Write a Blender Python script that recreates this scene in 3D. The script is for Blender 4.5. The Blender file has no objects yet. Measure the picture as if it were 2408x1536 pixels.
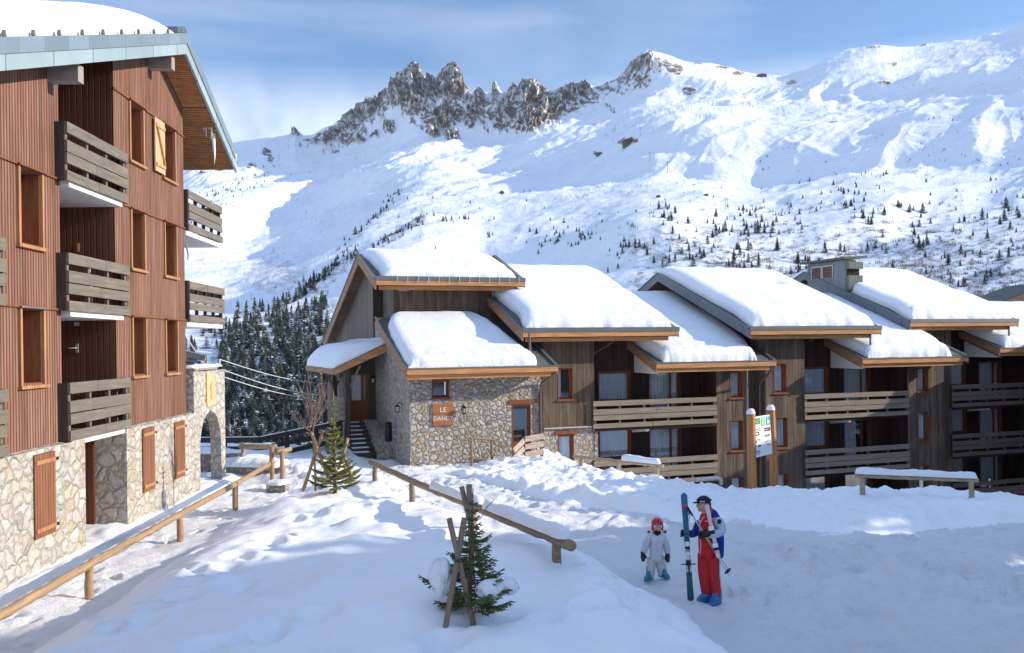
import bpy, bmesh, math, random
import numpy as np
from mathutils import Vector, Matrix
random.seed(7)
SC = bpy.context.scene
COL = SC.collection
R = math.radians
# ---------------------------------------------------------------- camera
CZ = 4.4                    # eye height above the path by the left house
FX, HX, HY, ROLL = 2167.0, 1204.0, 811.0, 0.013
cam_d = bpy.data.cameras.new('camera'); cam = bpy.data.objects.new('camera', cam_d); COL.objects.link(cam)
cam_d.sensor_width = 36; cam_d.lens = 36 * FX / 2408; cam_d.shift_y = 43 / 2408
cam_d.clip_start = 0.2; cam_d.clip_end = 30000
cam.location = (0, 0, CZ)
cam.rotation_euler = (Matrix.Rotation(R(90), 3, 'X') @ Matrix.Rotation(-ROLL, 3, 'Z')).to_euler()
SC.camera = cam
# ---------------------------------------------------------------- sun, sky, exposure
SUN_EL, SUN_AZ = R(21), R(0.3)          # azimuth counted from +X towards +Y
S = Vector((math.cos(SUN_EL) * math.cos(SUN_AZ), math.cos(SUN_EL) * math.sin(SUN_AZ), math.sin(SUN_EL)))
sd = bpy.data.lights.new('sun', 'SUN'); sun = bpy.data.objects.new('sun', sd); COL.objects.link(sun)
sd.energy = 4.9; sd.angle = R(0.53); sd.color = (1.0, 0.89, 0.74)
sun.rotation_euler = S.to_track_quat('Z', 'Y').to_euler()
W = bpy.data.worlds.new('World'); SC.world = W; W.use_nodes = True
SC.view_settings.view_transform = 'Standard'; SC.view_settings.look = 'None'
SC.view_settings.exposure = 0.40; SC.view_settings.gamma = 1


def sky_world():
    nt = W.node_tree; N = nt.nodes; L = nt.links
    N.clear()
    out = N.new('ShaderNodeOutputWorld'); bg = N.new('ShaderNodeBackground')
    sky = N.new('ShaderNodeTexSky'); sky.sky_type = 'NISHITA'; sky.sun_disc = False
    sky.sun_elevation = SUN_EL; sky.sun_rotation = R(90) - SUN_AZ
    sky.altitude = 1800; sky.air_density = 1.15; sky.dust_density = 0.1; sky.ozone_density = 4.5
    tc = N.new('ShaderNodeTexCoord'); mp = N.new('ShaderNodeMapping')
    mp.inputs['Scale'].default_value = (1.3, 1.3, 5.5); mp.inputs['Rotation'].default_value = (0, R(12), 0)
    n1 = N.new('ShaderNodeTexNoise'); n1.inputs['Scale'].default_value = 1.6; n1.inputs['Detail'].default_value = 7
    n1.inputs['Roughness'].default_value = 0.52; n1.inputs['Distortion'].default_value = 0.5
    rp = N.new('ShaderNodeValToRGB'); rp.color_ramp.elements[0].position = 0.45; rp.color_ramp.elements[1].position = 0.80
    rp.color_ramp.elements[1].color = (0.42, 0.42, 0.42, 1)
    # a low bank of cloud over the left horizon
    sep = N.new('ShaderNodeSeparateXYZ')
    low = N.new('ShaderNodeMapRange'); low.inputs['From Min'].default_value = 0.29; low.inputs['From Max'].default_value = 0.21
    n2 = N.new('ShaderNodeTexNoise'); n2.inputs['Scale'].default_value = 7; n2.inputs['Detail'].default_value = 5
    m2 = N.new('ShaderNodeMapRange'); m2.inputs['From Min'].default_value = 0.27; m2.inputs['From Max'].default_value = 0.50
    mul = N.new('ShaderNodeMath'); mul.operation = 'MULTIPLY'; mul.use_clamp = True
    mx = N.new('ShaderNodeMath'); mx.operation = 'MAXIMUM'
    mix = N.new('ShaderNodeMix'); mix.data_type = 'RGBA'
    mix.inputs['B'].default_value = (5.6, 6.1, 6.8, 1)
    L.new(tc.outputs['Generated'], mp.inputs['Vector']); L.new(mp.outputs[0], n1.inputs['Vector'])
    L.new(n1.outputs['Fac'], rp.inputs[0]); L.new(tc.outputs['Generated'], sep.inputs[0])
    L.new(sep.outputs['Z'], low.inputs['Value']); L.new(tc.outputs['Generated'], n2.inputs['Vector'])
    L.new(n2.outputs['Fac'], m2.inputs['Value']); L.new(low.outputs[0], mul.inputs[0]); L.new(m2.outputs[0], mul.inputs[1])
    L.new(mul.outputs[0], mx.inputs[0]); L.new(rp.outputs[0], mx.inputs[1])
    # bright broken cloud overhead, added out of view to lift the fill light
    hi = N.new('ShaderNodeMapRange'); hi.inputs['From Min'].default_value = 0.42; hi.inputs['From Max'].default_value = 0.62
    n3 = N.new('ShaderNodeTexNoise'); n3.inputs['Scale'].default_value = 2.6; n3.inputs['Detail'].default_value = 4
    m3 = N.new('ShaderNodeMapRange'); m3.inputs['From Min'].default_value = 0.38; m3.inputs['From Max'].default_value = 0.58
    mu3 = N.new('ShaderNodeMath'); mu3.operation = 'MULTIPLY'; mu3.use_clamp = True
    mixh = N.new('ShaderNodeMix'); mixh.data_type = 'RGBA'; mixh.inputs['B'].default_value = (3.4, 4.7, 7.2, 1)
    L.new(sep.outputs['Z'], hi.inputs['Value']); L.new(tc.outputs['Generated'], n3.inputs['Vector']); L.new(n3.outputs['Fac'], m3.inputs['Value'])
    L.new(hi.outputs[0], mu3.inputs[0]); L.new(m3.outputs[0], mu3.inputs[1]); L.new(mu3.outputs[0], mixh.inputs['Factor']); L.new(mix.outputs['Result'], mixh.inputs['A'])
    L.new(mx.outputs[0], mix.inputs['Factor']); L.new(sky.outputs[0], mix.inputs['A'])
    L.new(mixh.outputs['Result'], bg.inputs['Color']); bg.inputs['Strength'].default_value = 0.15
    L.new(bg.outputs[0], out.inputs[0])


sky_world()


# ---------------------------------------------------------------- helpers: pixels of the photo (2408 wide) to the world
def unroll(x, y):
    dx, dy = x - HX, y - HY
    return dx - ROLL * dy, dy + ROLL * dx


def P(x, y, d):
    """point seen at photo pixel x, y at depth d"""
    dx, dy = unroll(x, y)
    return Vector((dx / FX * d, d, CZ - dy / FX * d))


def PG(x, y, z):
    """point seen at x, y at world height z"""
    dx, dy = unroll(x, y)
    return P(x, y, (CZ - z) * FX / dy)


class Frame:
    """u along the facade, v out of it (towards the viewer), z up"""
    def __init__(self, ox, oy, ang):
        self.o = Vector((ox, oy, 0)); self.eu = Vector((math.cos(ang), math.sin(ang), 0))
        self.ev = Vector((math.sin(ang), -math.cos(ang), 0))

    def w(self, u, v, z):
        return self.o + self.eu * u + self.ev * v + Vector((0, 0, z))

    def uz(self, x, y, v):
        """(u, z) of pixel x, y on the plane v = const"""
        dx, dy = unroll(x, y)
        d = Vector((dx / FX, 1, -dy / FX)); p0 = self.o + self.ev * v
        t = p0.dot(self.ev) / d.dot(self.ev)
        q = d * t
        return (q - self.o).dot(self.eu), CZ + q.z

    def vz(self, x, y, u):
        """(v, z) of pixel x, y on the plane u = const"""
        dx, dy = unroll(x, y)
        d = Vector((dx / FX, 1, -dy / FX)); p0 = self.o + self.eu * u
        t = p0.dot(self.eu) / d.dot(self.eu)
        q = d * t
        return (q - self.o).dot(self.ev), CZ + q.z


WORLD = Frame(0, 0, 0)
WORLD.ev = Vector((0, 1, 0))


# ---------------------------------------------------------------- helpers: objects
def tag(o, label=None, cat=None, group=None, kind=None):
    if label: o['label'] = label
    if cat: o['category'] = cat
    if group: o['group'] = group
    if kind: o['kind'] = kind
    return o


def empty(name, loc, label=None, cat=None, group=None):
    o = bpy.data.objects.new(name, None); COL.objects.link(o); o.location = loc
    o.empty_display_size = 0.2
    return tag(o, label, cat, group)


def root_of(o):
    while o.parent: o = o.parent
    return o


class MB:
    """collects geometry in world coordinates; build() links it as one mesh object"""
    def __init__(self):
        self.v = []; self.f = []; self.sm = []; self.cut = []

    def add(self, vs, fs, smooth=False):
        n = len(self.v); self.cut.append((n, len(self.f))); self.v += [tuple(p) for p in vs]
        self.f += [tuple(i + n for i in f) for f in fs]; self.sm += [smooth] * len(fs)
        return self

    def box(self, fr, u0, u1, v0, v1, z0, z1):
        c = [fr.w(u, v, z) for z in (z0, z1) for v in (v0, v1) for u in (u0, u1)]
        return self.add(c, [(0, 1, 3, 2), (4, 6, 7, 5), (0, 4, 5, 1), (2, 3, 7, 6), (0, 2, 6, 4), (1, 5, 7, 3)])

    def prism(self, base, off):
        """polygon base (list of points) swept by vector off"""
        n = len(base); base = [Vector(p) for p in base]; off = Vector(off)
        fs = [tuple(range(n)), tuple(range(2 * n - 1, n - 1, -1))]
        fs += [(i, i + n, (i + 1) % n + n, (i + 1) % n) for i in range(n)]
        return self.add(base + [p + off for p in base], fs)

    def beam(self, a, b, w, h, up=(0, 0, 1)):
        a, b = Vector(a), Vector(b); d = (b - a).normalized(); s = d.cross(Vector(up)).normalized(); t = s.cross(d)
        c = []
        for p in (a, b):
            c += [p - s * w / 2 - t * h / 2, p + s * w / 2 - t * h / 2, p + s * w / 2 + t * h / 2, p - s * w / 2 + t * h / 2]
        return self.add(c, [(0, 3, 2, 1), (4, 5, 6, 7), (0, 1, 5, 4), (1, 2, 6, 5), (2, 3, 7, 6), (3, 0, 4, 7)])

    def tube(self, pts, rad, n=8, caps=True):
        pts = [Vector(p) for p in pts]; m = len(pts)
        if not hasattr(rad, '__len__'): rad = [rad] * m
        vs = []; d0 = (pts[1] - pts[0]).normalized()
        s = d0.cross(Vector((0, 0, 1)))
        if s.length < 0.05: s = d0.cross(Vector((1, 0, 0)))
        s.normalize()
        for i, p in enumerate(pts):
            d = (pts[min(i + 1, m - 1)] - pts[max(i - 1, 0)]).normalized()
            s = (s - d * s.dot(d)).normalized(); t = d.cross(s)
            vs += [p + (s * math.cos(k * 2 * math.pi / n) + t * math.sin(k * 2 * math.pi / n)) * rad[i] for k in range(n)]
        fs = [(i * n + k, i * n + (k + 1) % n, (i + 1) * n + (k + 1) % n, (i + 1) * n + k) for i in range(m - 1) for k in range(n)]
        self.add(vs, fs, True)
        if caps:
            self.add(vs[:n], [tuple(range(n))[::-1]]); self.add(vs[-n:], [tuple(range(n))])
        return self

    def build(self, name, mat, parent=None, col=None):
        me = bpy.data.meshes.new(name)
        L = Vector((0, 0, 0))
        if parent is not None: L = root_of(parent).location
        me.from_pydata([(x - L.x, y - L.y, z - L.z) for x, y, z in self.v], [], self.f)
        me.polygons.foreach_set('use_smooth', self.sm)
        if isinstance(mat, (list, tuple)):
            for m in mat: me.materials.append(m)
        else: me.materials.append(mat)
        bm = bmesh.new(); bm.from_mesh(me); bmesh.ops.recalc_face_normals(bm, faces=bm.faces); bm.to_mesh(me); bm.free()
        o = bpy.data.objects.new(name, me); COL.objects.link(o)
        if parent is not None: o.parent = parent
        return o

    def each(self, name, mat, parent=None):
        """one object for each piece that was added"""
        r = []; c = self.cut + [(len(self.v), len(self.f))]
        for (a, b), (a2, b2) in zip(c[:-1], c[1:]):
            q = MB(); q.v = self.v[a:a2]; q.f = [tuple(i - a for i in f) for f in self.f[b:b2]]; q.sm = self.sm[b:b2]; r.append(q.build(name, mat, parent))
        return r

    def thing(self, name, mat, label, cat, group=None):
        """a top-level thing of one mesh, origin at its base"""
        a = np.array(self.v); c = Vector((float(a[:, 0].mean()), float(a[:, 1].mean()), float(a[:, 2].min())))
        self.v = [(x - c.x, y - c.y, z - c.z) for x, y, z in self.v]
        o = self.build(name, mat); o.location = c
        return tag(o, label, cat, group)


def bevel(o, w=0.01, seg=1):
    m = o.modifiers.new('bevel', 'BEVEL'); m.width = w; m.segments = seg; m.limit_method = 'ANGLE'
    return o


# ---------------------------------------------------------------- numpy noise
def _h(ix, iy, s):
    n = (ix * 374761393 + iy * 668265263 + s * 1442695041) & 0xFFFFFFFF
    n = ((n ^ (n >> 13)) * 1274126177) & 0xFFFFFFFF
    return ((n ^ (n >> 16)) & 0xFFFFFF) / 16777215.0


def vn(x, y, s=0):
    x = np.asarray(x, float); y = np.asarray(y, float)
    ix = np.floor(x).astype(np.int64); iy = np.floor(y).astype(np.int64); fx = x - ix; fy = y - iy
    fx = fx * fx * fx * (fx * (fx * 6 - 15) + 10); fy = fy * fy * fy * (fy * (fy * 6 - 15) + 10)
    a = _h(ix, iy, s); b = _h(ix + 1, iy, s); c = _h(ix, iy + 1, s); d = _h(ix + 1, iy + 1, s)
    return ((a + (b - a) * fx) * (1 - fy) + (c + (d - c) * fx) * fy) * 2 - 1


def fbm(x, y, s=0, o=5, g=0.5, ridged=False):
    r = 0; a = 1; t = 0
    for i in range(o):
        n = vn(x, y, s + i * 17)
        if ridged: n = 1 - 2 * np.abs(n)
        r = r + a * n; t += a; a *= g
        x, y = (x * 1.6 - y * 1.2) + 3.7, (x * 1.2 + y * 1.6) - 1.9
    return r / t


def sstep(a, b, x):
    t = np.clip((x - a) / (b - a), 0, 1)
    return t * t * (3 - 2 * t)


def grid_mesh(name, X, Y, Z, mat, attrs=None, smooth=True):
    r, c = X.shape
    me = bpy.data.meshes.new(name)
    me.vertices.add(r * c)
    me.vertices.foreach_set('co', np.stack([X, Y, Z], -1).astype(np.float32).ravel())
    i = np.arange((r - 1) * (c - 1)); a = (i // (c - 1)) * c + i % (c - 1)
    q = np.stack([a, a + 1, a + c + 1, a + c], -1).astype(np.int32)
    me.loops.add(q.size); me.loops.foreach_set('vertex_index', q.ravel())
    me.polygons.add(len(q)); me.polygons.foreach_set('loop_start', np.arange(0, q.size, 4, dtype=np.int32))
    me.update(calc_edges=True)
    me.polygons.foreach_set('use_smooth', np.full(len(q), smooth))
    for k, v in (attrs or {}).items():
        at = me.attributes.new(k, 'FLOAT', 'POINT'); at.data.foreach_set('value', v.astype(np.float32).ravel())
    me.materials.append(mat); me.validate()
    o = bpy.data.objects.new(name, me); COL.objects.link(o)
    return o


# ---------------------------------------------------------------- materials
class NT:
    """tiny node-tree builder"""
    def __init__(self, name, rough=0.7, spec=0.3):
        self.m = bpy.data.materials.new(name); self.m.use_nodes = True
        self.t = self.m.node_tree; self.b = self.t.nodes['Principled BSDF']
        self.b.inputs['Roughness'].default_value = rough
        self.b.inputs['Specular IOR Level'].default_value = spec

    def n(self, t, **kw):
        n = self.t.nodes.new('ShaderNode' + t)
        for k, v in kw.items():
            if k in n.inputs: self.set(n.inputs[k], v)
            else: setattr(n, k, v)
        return n

    def set(self, inp, v):
        if isinstance(v, bpy.types.NodeSocket): self.t.links.new(v, inp)
        else: inp.default_value = v

    def pos(self): return self.n('NewGeometry').outputs['Position']

    def math(self, op, a, b=0.0, c=None, clamp=False):
        n = self.n('Math', operation=op, use_clamp=clamp); self.set(n.inputs[0], a); self.set(n.inputs[1], b)
        if c is not None: self.set(n.inputs[2], c)
        return n.outputs[0]

    def vmath(self, op, a, b):
        n = self.n('VectorMath', operation=op); self.set(n.inputs[0], a); self.set(n.inputs[1], b)
        return n.outputs['Value'] if op == 'DOT_PRODUCT' else n.outputs[0]

    def noise(self, vec, scale, detail=4, rough=0.55, dist=0.0):
        n = self.n('TexNoise', Scale=scale, Detail=detail, Roughness=rough, Distortion=dist); self.set(n.inputs['Vector'], vec)
        return n.outputs['Fac']

    def rng(self, v, a, b, c=0.0, d=1.0):
        n = self.n('MapRange'); self.set(n.inputs[0], v)
        for i, x in enumerate((a, b, c, d)): n.inputs[i + 1].default_value = x
        return n.outputs[0]

    def mix(self, f, a, b, mode='MIX'):
        n = self.n('Mix', data_type='RGBA', blend_type=mode)
        self.set(n.inputs['Factor'], f)
        for k, v in (('A', a), ('B', b)):
            s = [i for i in n.inputs if i.name == k and i.type == 'RGBA'][0]
            if isinstance(v, tuple) and len(v) == 3: v = v + (1,)
            self.set(s, v)
        return [o for o in n.outputs if o.type == 'RGBA'][0]

    def ramp(self, f, stops):
        n = self.n('ValToRGB'); e = n.color_ramp.elements
        while len(e) < len(stops): e.new(0.5)
        for i, (p, c) in enumerate(stops):
            e[i].position = p; e[i].color = tuple(c) + (1,) if len(c) == 3 else c
        self.set(n.inputs[0], f)
        return n.outputs[0]

    def comb(self, x, y, z):
        n = self.n('CombineXYZ')
        for i, v in enumerate((x, y, z)): self.set(n.inputs[i], v)
        return n.outputs[0]

    def color(self, c):
        self.set(self.b.inputs['Base Color'], c if isinstance(c, bpy.types.NodeSocket) or len(c) == 4 else c + (1,))
        return self

    def bump(self, h, dist=0.02, strength=1.0, normal=None):
        n = self.n('Bump'); self.set(n.inputs['Height'], h); n.inputs['Distance'].default_value = dist
        n.inputs['Strength'].default_value = strength
        if normal is not None: self.set(n.inputs['Normal'], normal)
        self.t.links.new(n.outputs[0], self.b.inputs['Normal']); return n.outputs[0]


def plain(name, c, rough=0.6, metal=0.0, spec=0.3, var=0.12, scale=6.0):
    q = NT(name, rough, spec); q.b.inputs['Metallic'].default_value = metal
    f = q.noise(q.pos(), scale, 4)
    q.color(q.mix(f, tuple(x * (1 - var) for x in c), tuple(min(1, x * (1 + var)) for x in c)))
    return q.m


def planks(name, d, pitch, base, var=0.25, groove=0.12, dark=0.25, offset=0.0, weather=None, tilt=(0, 0, 1), grain=0.35, depth=0.02, batten=False):
    """boards counted along direction d, grain along tilt"""
    q = NT(name, 0.75, 0.25); p = q.pos()
    u = q.math('ADD', q.math('DIVIDE', q.vmath('DOT_PRODUCT', p, tuple(d)), pitch), offset)
    idx = q.math('FLOOR', u); fr = q.math('FRACT', u)
    wn = q.n('TexWhiteNoise', noise_dimensions='1D'); q.set(wn.inputs['W'], idx)
    t = q.vmath('DOT_PRODUCT', p, tuple(tilt))
    gv = q.comb(q.math('MULTIPLY', u, 3.0), q.math('MULTIPLY', t, 0.9), q.math('MULTIPLY', idx, 7.3))
    g = q.noise(gv, 2.2, 6, 0.65, 0.6)
    c0 = q.mix(wn.outputs['Value'], tuple(x * (1 - var) for x in base), tuple(x * (1 + var) for x in base))
    c1 = q.mix(q.rng(g, 0.25, 0.75), tuple(x * (1 - grain) for x in base), c0)
    c1 = q.mix(0.5, c0, c1)
    if weather:
        wv = q.noise(q.comb(q.math('MULTIPLY', u, 0.6), q.math('MULTIPLY', t, 0.35), 0.0), 1.3, 5, 0.6)
        c1 = q.mix(q.rng(wv, 0.48, 0.72, 0.0, 0.75), c1, weather)
    e = q.math('MINIMUM', fr, q.math('SUBTRACT', 1.0, fr))
    m = q.rng(e, groove * 0.35, groove, 0.0, 1.0)
    big = q.noise(q.vmath('MULTIPLY', p, (1, 1, .35)), .55, 5, .65); c1 = q.mix(q.rng(big, .38, .66), q.mix(1.0, c1, (.66, .64, .63), 'MULTIPLY'), c1)
    if batten:        # a narrow raised board over each joint
        e2 = q.math('ABSOLUTE', q.math('SUBTRACT', fr, 0.5))
        raised = q.rng(e2, 0.20, 0.24, 1.0, 0.0)
        h = q.math('ADD', raised, q.math('MULTIPLY', g, 0.08))
        seam = q.math('MULTIPLY', q.rng(e2, 0.20, 0.23, 0.0, 1.0), q.rng(e2, 0.25, 0.30, 1.0, 0.0))
        c2 = q.mix(q.math('MULTIPLY', seam, 0.8), c1, tuple(x * dark for x in base))
    else:
        h = q.math('ADD', m, q.math('MULTIPLY', g, 0.12))
        c2 = q.mix(m, tuple(x * dark for x in base), c1)
    q.color(c2); q.bump(h, depth)
    return q.m


def stone(name, size, cols, mortar, bump=0.06, lump=1.0, grey=0.0):
    q = NT(name, 0.9, 0.2); p = q.pos()
    wob = q.n('TexNoise', Scale=1.0 / size * 0.9, Detail=3)
    q.set(wob.inputs['Vector'], p)
    p2 = q.vmath('ADD', p, q.vmath('MULTIPLY', q.vmath('SUBTRACT', wob.outputs['Color'], (0.5, 0.5, 0.5)), (size * 1.05,) * 3))
    p3 = q.vmath('MULTIPLY', p2, (1 / size, 1 / size, 1.18 / size))
    v1 = q.n('TexVoronoi', feature='DISTANCE_TO_EDGE', Scale=1.0, Randomness=0.95); q.set(v1.inputs['Vector'], p3)
    v2 = q.n('TexVoronoi', feature='F1', Scale=1.0, Randomness=0.95); q.set(v2.inputs['Vector'], p3)
    sc = q.n('SeparateColor'); q.set(sc.inputs[0], v2.outputs['Color'])
    base = q.ramp(sc.outputs[0], cols)
    base = q.mix(q.math('MULTIPLY', sc.outputs[1], 0.45), base, q.mix(1.0, base, (0.55, 0.55, 0.55), 'MULTIPLY'))
    fine = q.noise(p, 14, 8, 0.7)
    med = q.noise(p, 4.0 / size * 0.3, 4, 0.6)
    base = q.mix(q.rng(fine, 0.35, 0.7), q.mix(1.0, base, (0.62, 0.62, 0.64), 'MULTIPLY'), base)
    base = q.mix(q.rng(med, 0.3, 0.7, 0.45, 0.0), base, q.mix(1.0, base, (0.7, 0.68, 0.66), 'MULTIPLY'))
    edge = q.rng(v1.outputs['Distance'], 0.02, 0.075)
    q.color(q.mix(edge, mortar, base))
    h = q.math('ADD', q.rng(v1.outputs['Distance'], 0.0, 0.22), q.math('MULTIPLY', fine, 0.45 * lump))
    h = q.math('ADD', h, q.math('MULTIPLY', sc.outputs[2], 0.5))
    q.bump(h, bump)
    return q.m
# ---------------------------------------------------------------- the materials of the place
M = {}
AL = R(20)                                  # the chalets' fronts recede to the right by this angle
CU = (math.cos(AL), math.sin(AL), 0); CV = (math.sin(AL), -math.cos(AL), 0)
LU = (-0.0295, 0.99957, 0); LV = (0.99957, 0.0295, 0)      # left house: along the facade / out of it


def snow(name, tint=(0.86, 0.88, 0.92), grit=0.02, fine=28, lump=0.0, far=False, wet=0.0):
    q = NT(name, 0.62, 0.25); p = q.pos()
    n1 = q.noise(p, fine, 6, 0.7); n2 = q.noise(p, 2.2, 5, 0.6)
    q.color(q.mix(n2, tuple(x * 0.965 for x in tint), tint))
    h = q.math('ADD', n1, q.math('MULTIPLY', n2, 1.5)); h = q.math('ADD', h, q.math('MULTIPLY', q.noise(p, 9, 3, .6), .8))
    if lump: h = q.math('ADD', h, q.math('MULTIPLY', q.noise(p, 7, 4, 0.6), lump))
    q.bump(h, grit, 0.9)
    return q.m


M['snow_roof'] = snow('roof_snow', grit=0.022)
M['snow_cap'] = snow('cap_snow', grit=0.03, fine=20, lump=2)
M['planks_red'] = planks('red_brown_boards', LU, 0.105, (0.315, 0.152, 0.10), var=0.30, groove=0.20, dark=0.30, weather=(0.42, 0.27, 0.21), depth=0.02)
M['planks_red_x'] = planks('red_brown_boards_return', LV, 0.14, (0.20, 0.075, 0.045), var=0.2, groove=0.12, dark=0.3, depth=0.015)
M['planks_dark'] = planks('brown_boards', CU, 0.165, (0.16, 0.112, 0.082), var=0.36, groove=0.11, dark=0.2, weather=(0.33, 0.25, 0.165), depth=0.035, batten=True)
M['planks_dark_v'] = planks('brown_boards_side', CV, 0.165, (0.24, 0.185, 0.155), var=0.25, groove=0.12, dark=0.35, depth=0.02)
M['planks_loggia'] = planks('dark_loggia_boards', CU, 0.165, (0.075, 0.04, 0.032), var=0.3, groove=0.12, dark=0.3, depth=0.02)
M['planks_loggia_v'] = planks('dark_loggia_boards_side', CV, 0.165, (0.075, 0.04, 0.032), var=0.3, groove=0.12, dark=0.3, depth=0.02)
M['soffit_left'] = planks('orange_brown_soffit_slats', LU, 0.135, (0.40, 0.16, 0.065), var=0.25, groove=0.26, dark=0.12, tilt=LV, depth=0.03)
M['soffit'] = planks('soffit_boards', CV, 0.12, (0.30, 0.165, 0.085), var=0.2, groove=0.15, dark=0.3, tilt=CU)
M['shutter'] = planks('orange_brown_shutter_boards', LU, 0.11, (0.34, 0.15, 0.08), var=0.18, groove=0.12, dark=0.4)
M['door_wood'] = planks('orange_wood_door', CU, 0.6, (0.34, 0.13, 0.045), var=0.1, groove=0.02, dark=0.5)


def wood(name, c, d=(1, 0, 0), grey=None, rough=0.7, s=1.0, amt=0.5):
    """sawn wood, grain stretched along d"""
    q = NT(name, rough, 0.25); p = q.pos()
    dv = Vector(d).normalized()
    t = q.vmath('DOT_PRODUCT', p, tuple(dv))
    along = q.vmath('SUBTRACT', p, q.vmath('MULTIPLY', q.comb(t, t, t), tuple(x * 0.93 for x in dv)))
    g = q.noise(along, 14 * s, 6, 0.65, 0.4); k = q.noise(p, 1.7, 4, 0.6)
    col = q.mix(q.rng(g, 0.3, 0.7), tuple(x * (1 - amt) for x in c), tuple(x * (1 + amt * 0.4) for x in c))
    if grey: col = q.mix(q.rng(k, 0.4, 0.65, 0, 0.8), col, grey)
    else: col = q.mix(q.rng(k, 0.35, 0.7, 0, 0.35), col, tuple(x * 0.7 for x in c))
    q.color(col); q.bump(g, 0.006)
    return q.m


M['fascia'] = wood('orange_fascia_board', (0.60, 0.29, 0.12), CU)
M['fascia_v'] = wood('weathered_fascia_board', (0.40, 0.21, 0.115), CV)
M['frame_wood'] = wood('brown_window_frame', (0.25, 0.09, 0.04), (0, 0, 1))
M['frame_light'] = wood('orange_window_frame', (0.47, 0.235, 0.11), (0, 0, 1))
M['grey_wood_l'] = wood('grey_balcony_boards', (0.205, 0.18, 0.145), LU, (0.15, 0.135, 0.115))
M['grey_wood_c'] = wood('weathered_balcony_boards', (0.30, 0.245, 0.185), CU, (0.24, 0.20, 0.155))
M['grey_wood_d'] = wood('dim_balcony_boards', (0.20, 0.15, 0.125), CU, (0.17, 0.13, 0.11))
M['dark_post'] = wood('dark_brown_post', (0.075, 0.055, 0.045), (0, 0, 1))
M['log'] = wood('peeled_log', (0.41, 0.265, 0.15), (-0.03, 1, 0), (0.34, 0.24, 0.15))
M['log_old'] = wood('weathered_log', (0.33, 0.225, 0.14), (0.5, -0.85, 0), (0.23, 0.165, 0.12))
M['log_grey'] = wood('greyed_log', (0.42, 0.33, 0.21), (1, 0.2, 0), (0.36, 0.3, 0.21))
M['stake'] = wood('tan_stake', (0.50, 0.34, 0.17), (0, 0, 1), (0.36, 0.26, 0.15))
M['stake_old'] = wood('grey_brown_stake', (0.26, 0.19, 0.125), (0, 0, 1), (0.20, 0.155, 0.11))
M['fence_dark'] = wood('dark_fence_boards', (0.055, 0.04, 0.034), (1, 0.2, 0))
M['sign_post'] = wood('orange_sign_post', (0.50, 0.225, 0.085), (0, 0, 1))
M['concrete'] = plain('grey_concrete_beam', (0.30, 0.275, 0.25), 0.85, var=0.2)
M['white_wall'] = plain('white_render', (0.74, 0.70, 0.66), 0.9, var=0.05)
M['roofing'] = plain('dark_roofing_felt', (0.11, 0.115, 0.105), 0.8, var=0.3, scale=9)
M['zinc'] = plain('grey_zinc_sheet', (0.24, 0.26, 0.27), 0.45, 0.3, 0.4, 0.15, 2.0)
M['zinc_dark'] = plain('dark_zinc_sheet', (0.15, 0.165, 0.175), 0.45, 0.4, 0.4, 0.2, 2.0)
M['pipe'] = plain('brown_metal_pipe', (0.15, 0.125, 0.11), 0.4, 0.4)
M['pipe_pale'] = plain('pale_metal_pipe', (0.55, 0.52, 0.5), 0.4, 0.3)
M['black'] = plain('black_metal', (0.02, 0.02, 0.022), 0.4, 0.3)
M['galv'] = plain('galvanised_steel', (0.5, 0.52, 0.52), 0.4, 0.6)
M['ice'] = plain('ice', (0.8, 0.86, 0.92), 0.12, 0, 0.6, 0.03)
M['interior'] = plain('dark_room', (0.03, 0.028, 0.026), 0.9)  # near-black, the darkness of unlit rooms and openings put into the colour
M['cable'] = plain('white_cable', (0.62, 0.62, 0.62), 0.5)
M['orange_panel'] = wood('honey_carved_panel', (0.78, 0.50, 0.25), (0, 0, 1), s=0.5, amt=0.3)
M['carving'] = plain('dark_carving', (0.45, 0.24, 0.10), 0.7)


def sheet_metal(name, d, c, pitch, dark=0.5, var=0.14):
    """sheets of coated metal with seams"""
    q = NT(name, 0.42, 0.4); q.b.inputs['Metallic'].default_value = 0.25; p = q.pos()
    u = q.math('DIVIDE', q.vmath('DOT_PRODUCT', p, d), pitch)
    wn = q.n('TexWhiteNoise', noise_dimensions='1D'); q.set(wn.inputs['W'], q.math('FLOOR', u))
    fr = q.math('FRACT', u); e = q.math('MINIMUM', fr, q.math('SUBTRACT', 1.0, fr))
    col = q.mix(wn.outputs['Value'], tuple(x * (1 - var) for x in c), tuple(x * (1 + var) for x in c))
    col = q.mix(q.rng(q.noise(p, 1.5, 5), 0.4, 0.7, 0, 0.4), col, tuple(x * 0.75 for x in c))
    m = q.rng(e, 0.006, 0.02)
    q.color(q.mix(m, tuple(x * dark for x in c), col)); q.bump(m, 0.006)
    return q.m


M['fascia_metal_top'] = sheet_metal('blue_grey_fascia_sheets', LU, (0.22, 0.285, 0.33), 0.95)
M['fascia_metal_low'] = sheet_metal('green_grey_fascia_sheets', LU, (0.34, 0.44, 0.45), 1.75)
M['zinc_seam'] = sheet_metal('standing_seam_zinc', CU, (0.20, 0.225, 0.24), 0.42, 0.35)
M['zinc_seam_v'] = sheet_metal('standing_seam_zinc_side', CV, (0.17, 0.20, 0.22), 0.42, 0.35)
M['louvre'] = plain('red_brown_louvre', (.17, .085, .06), .8); M['dull_steel'] = plain('dull_steel', (.13, .14, .12), .35, .6)
M['verge_metal'] = sheet_metal('blue_grey_verge_sheets', CV, (0.15, 0.18, 0.205), 1.9, 0.4, 0.1)

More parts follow.
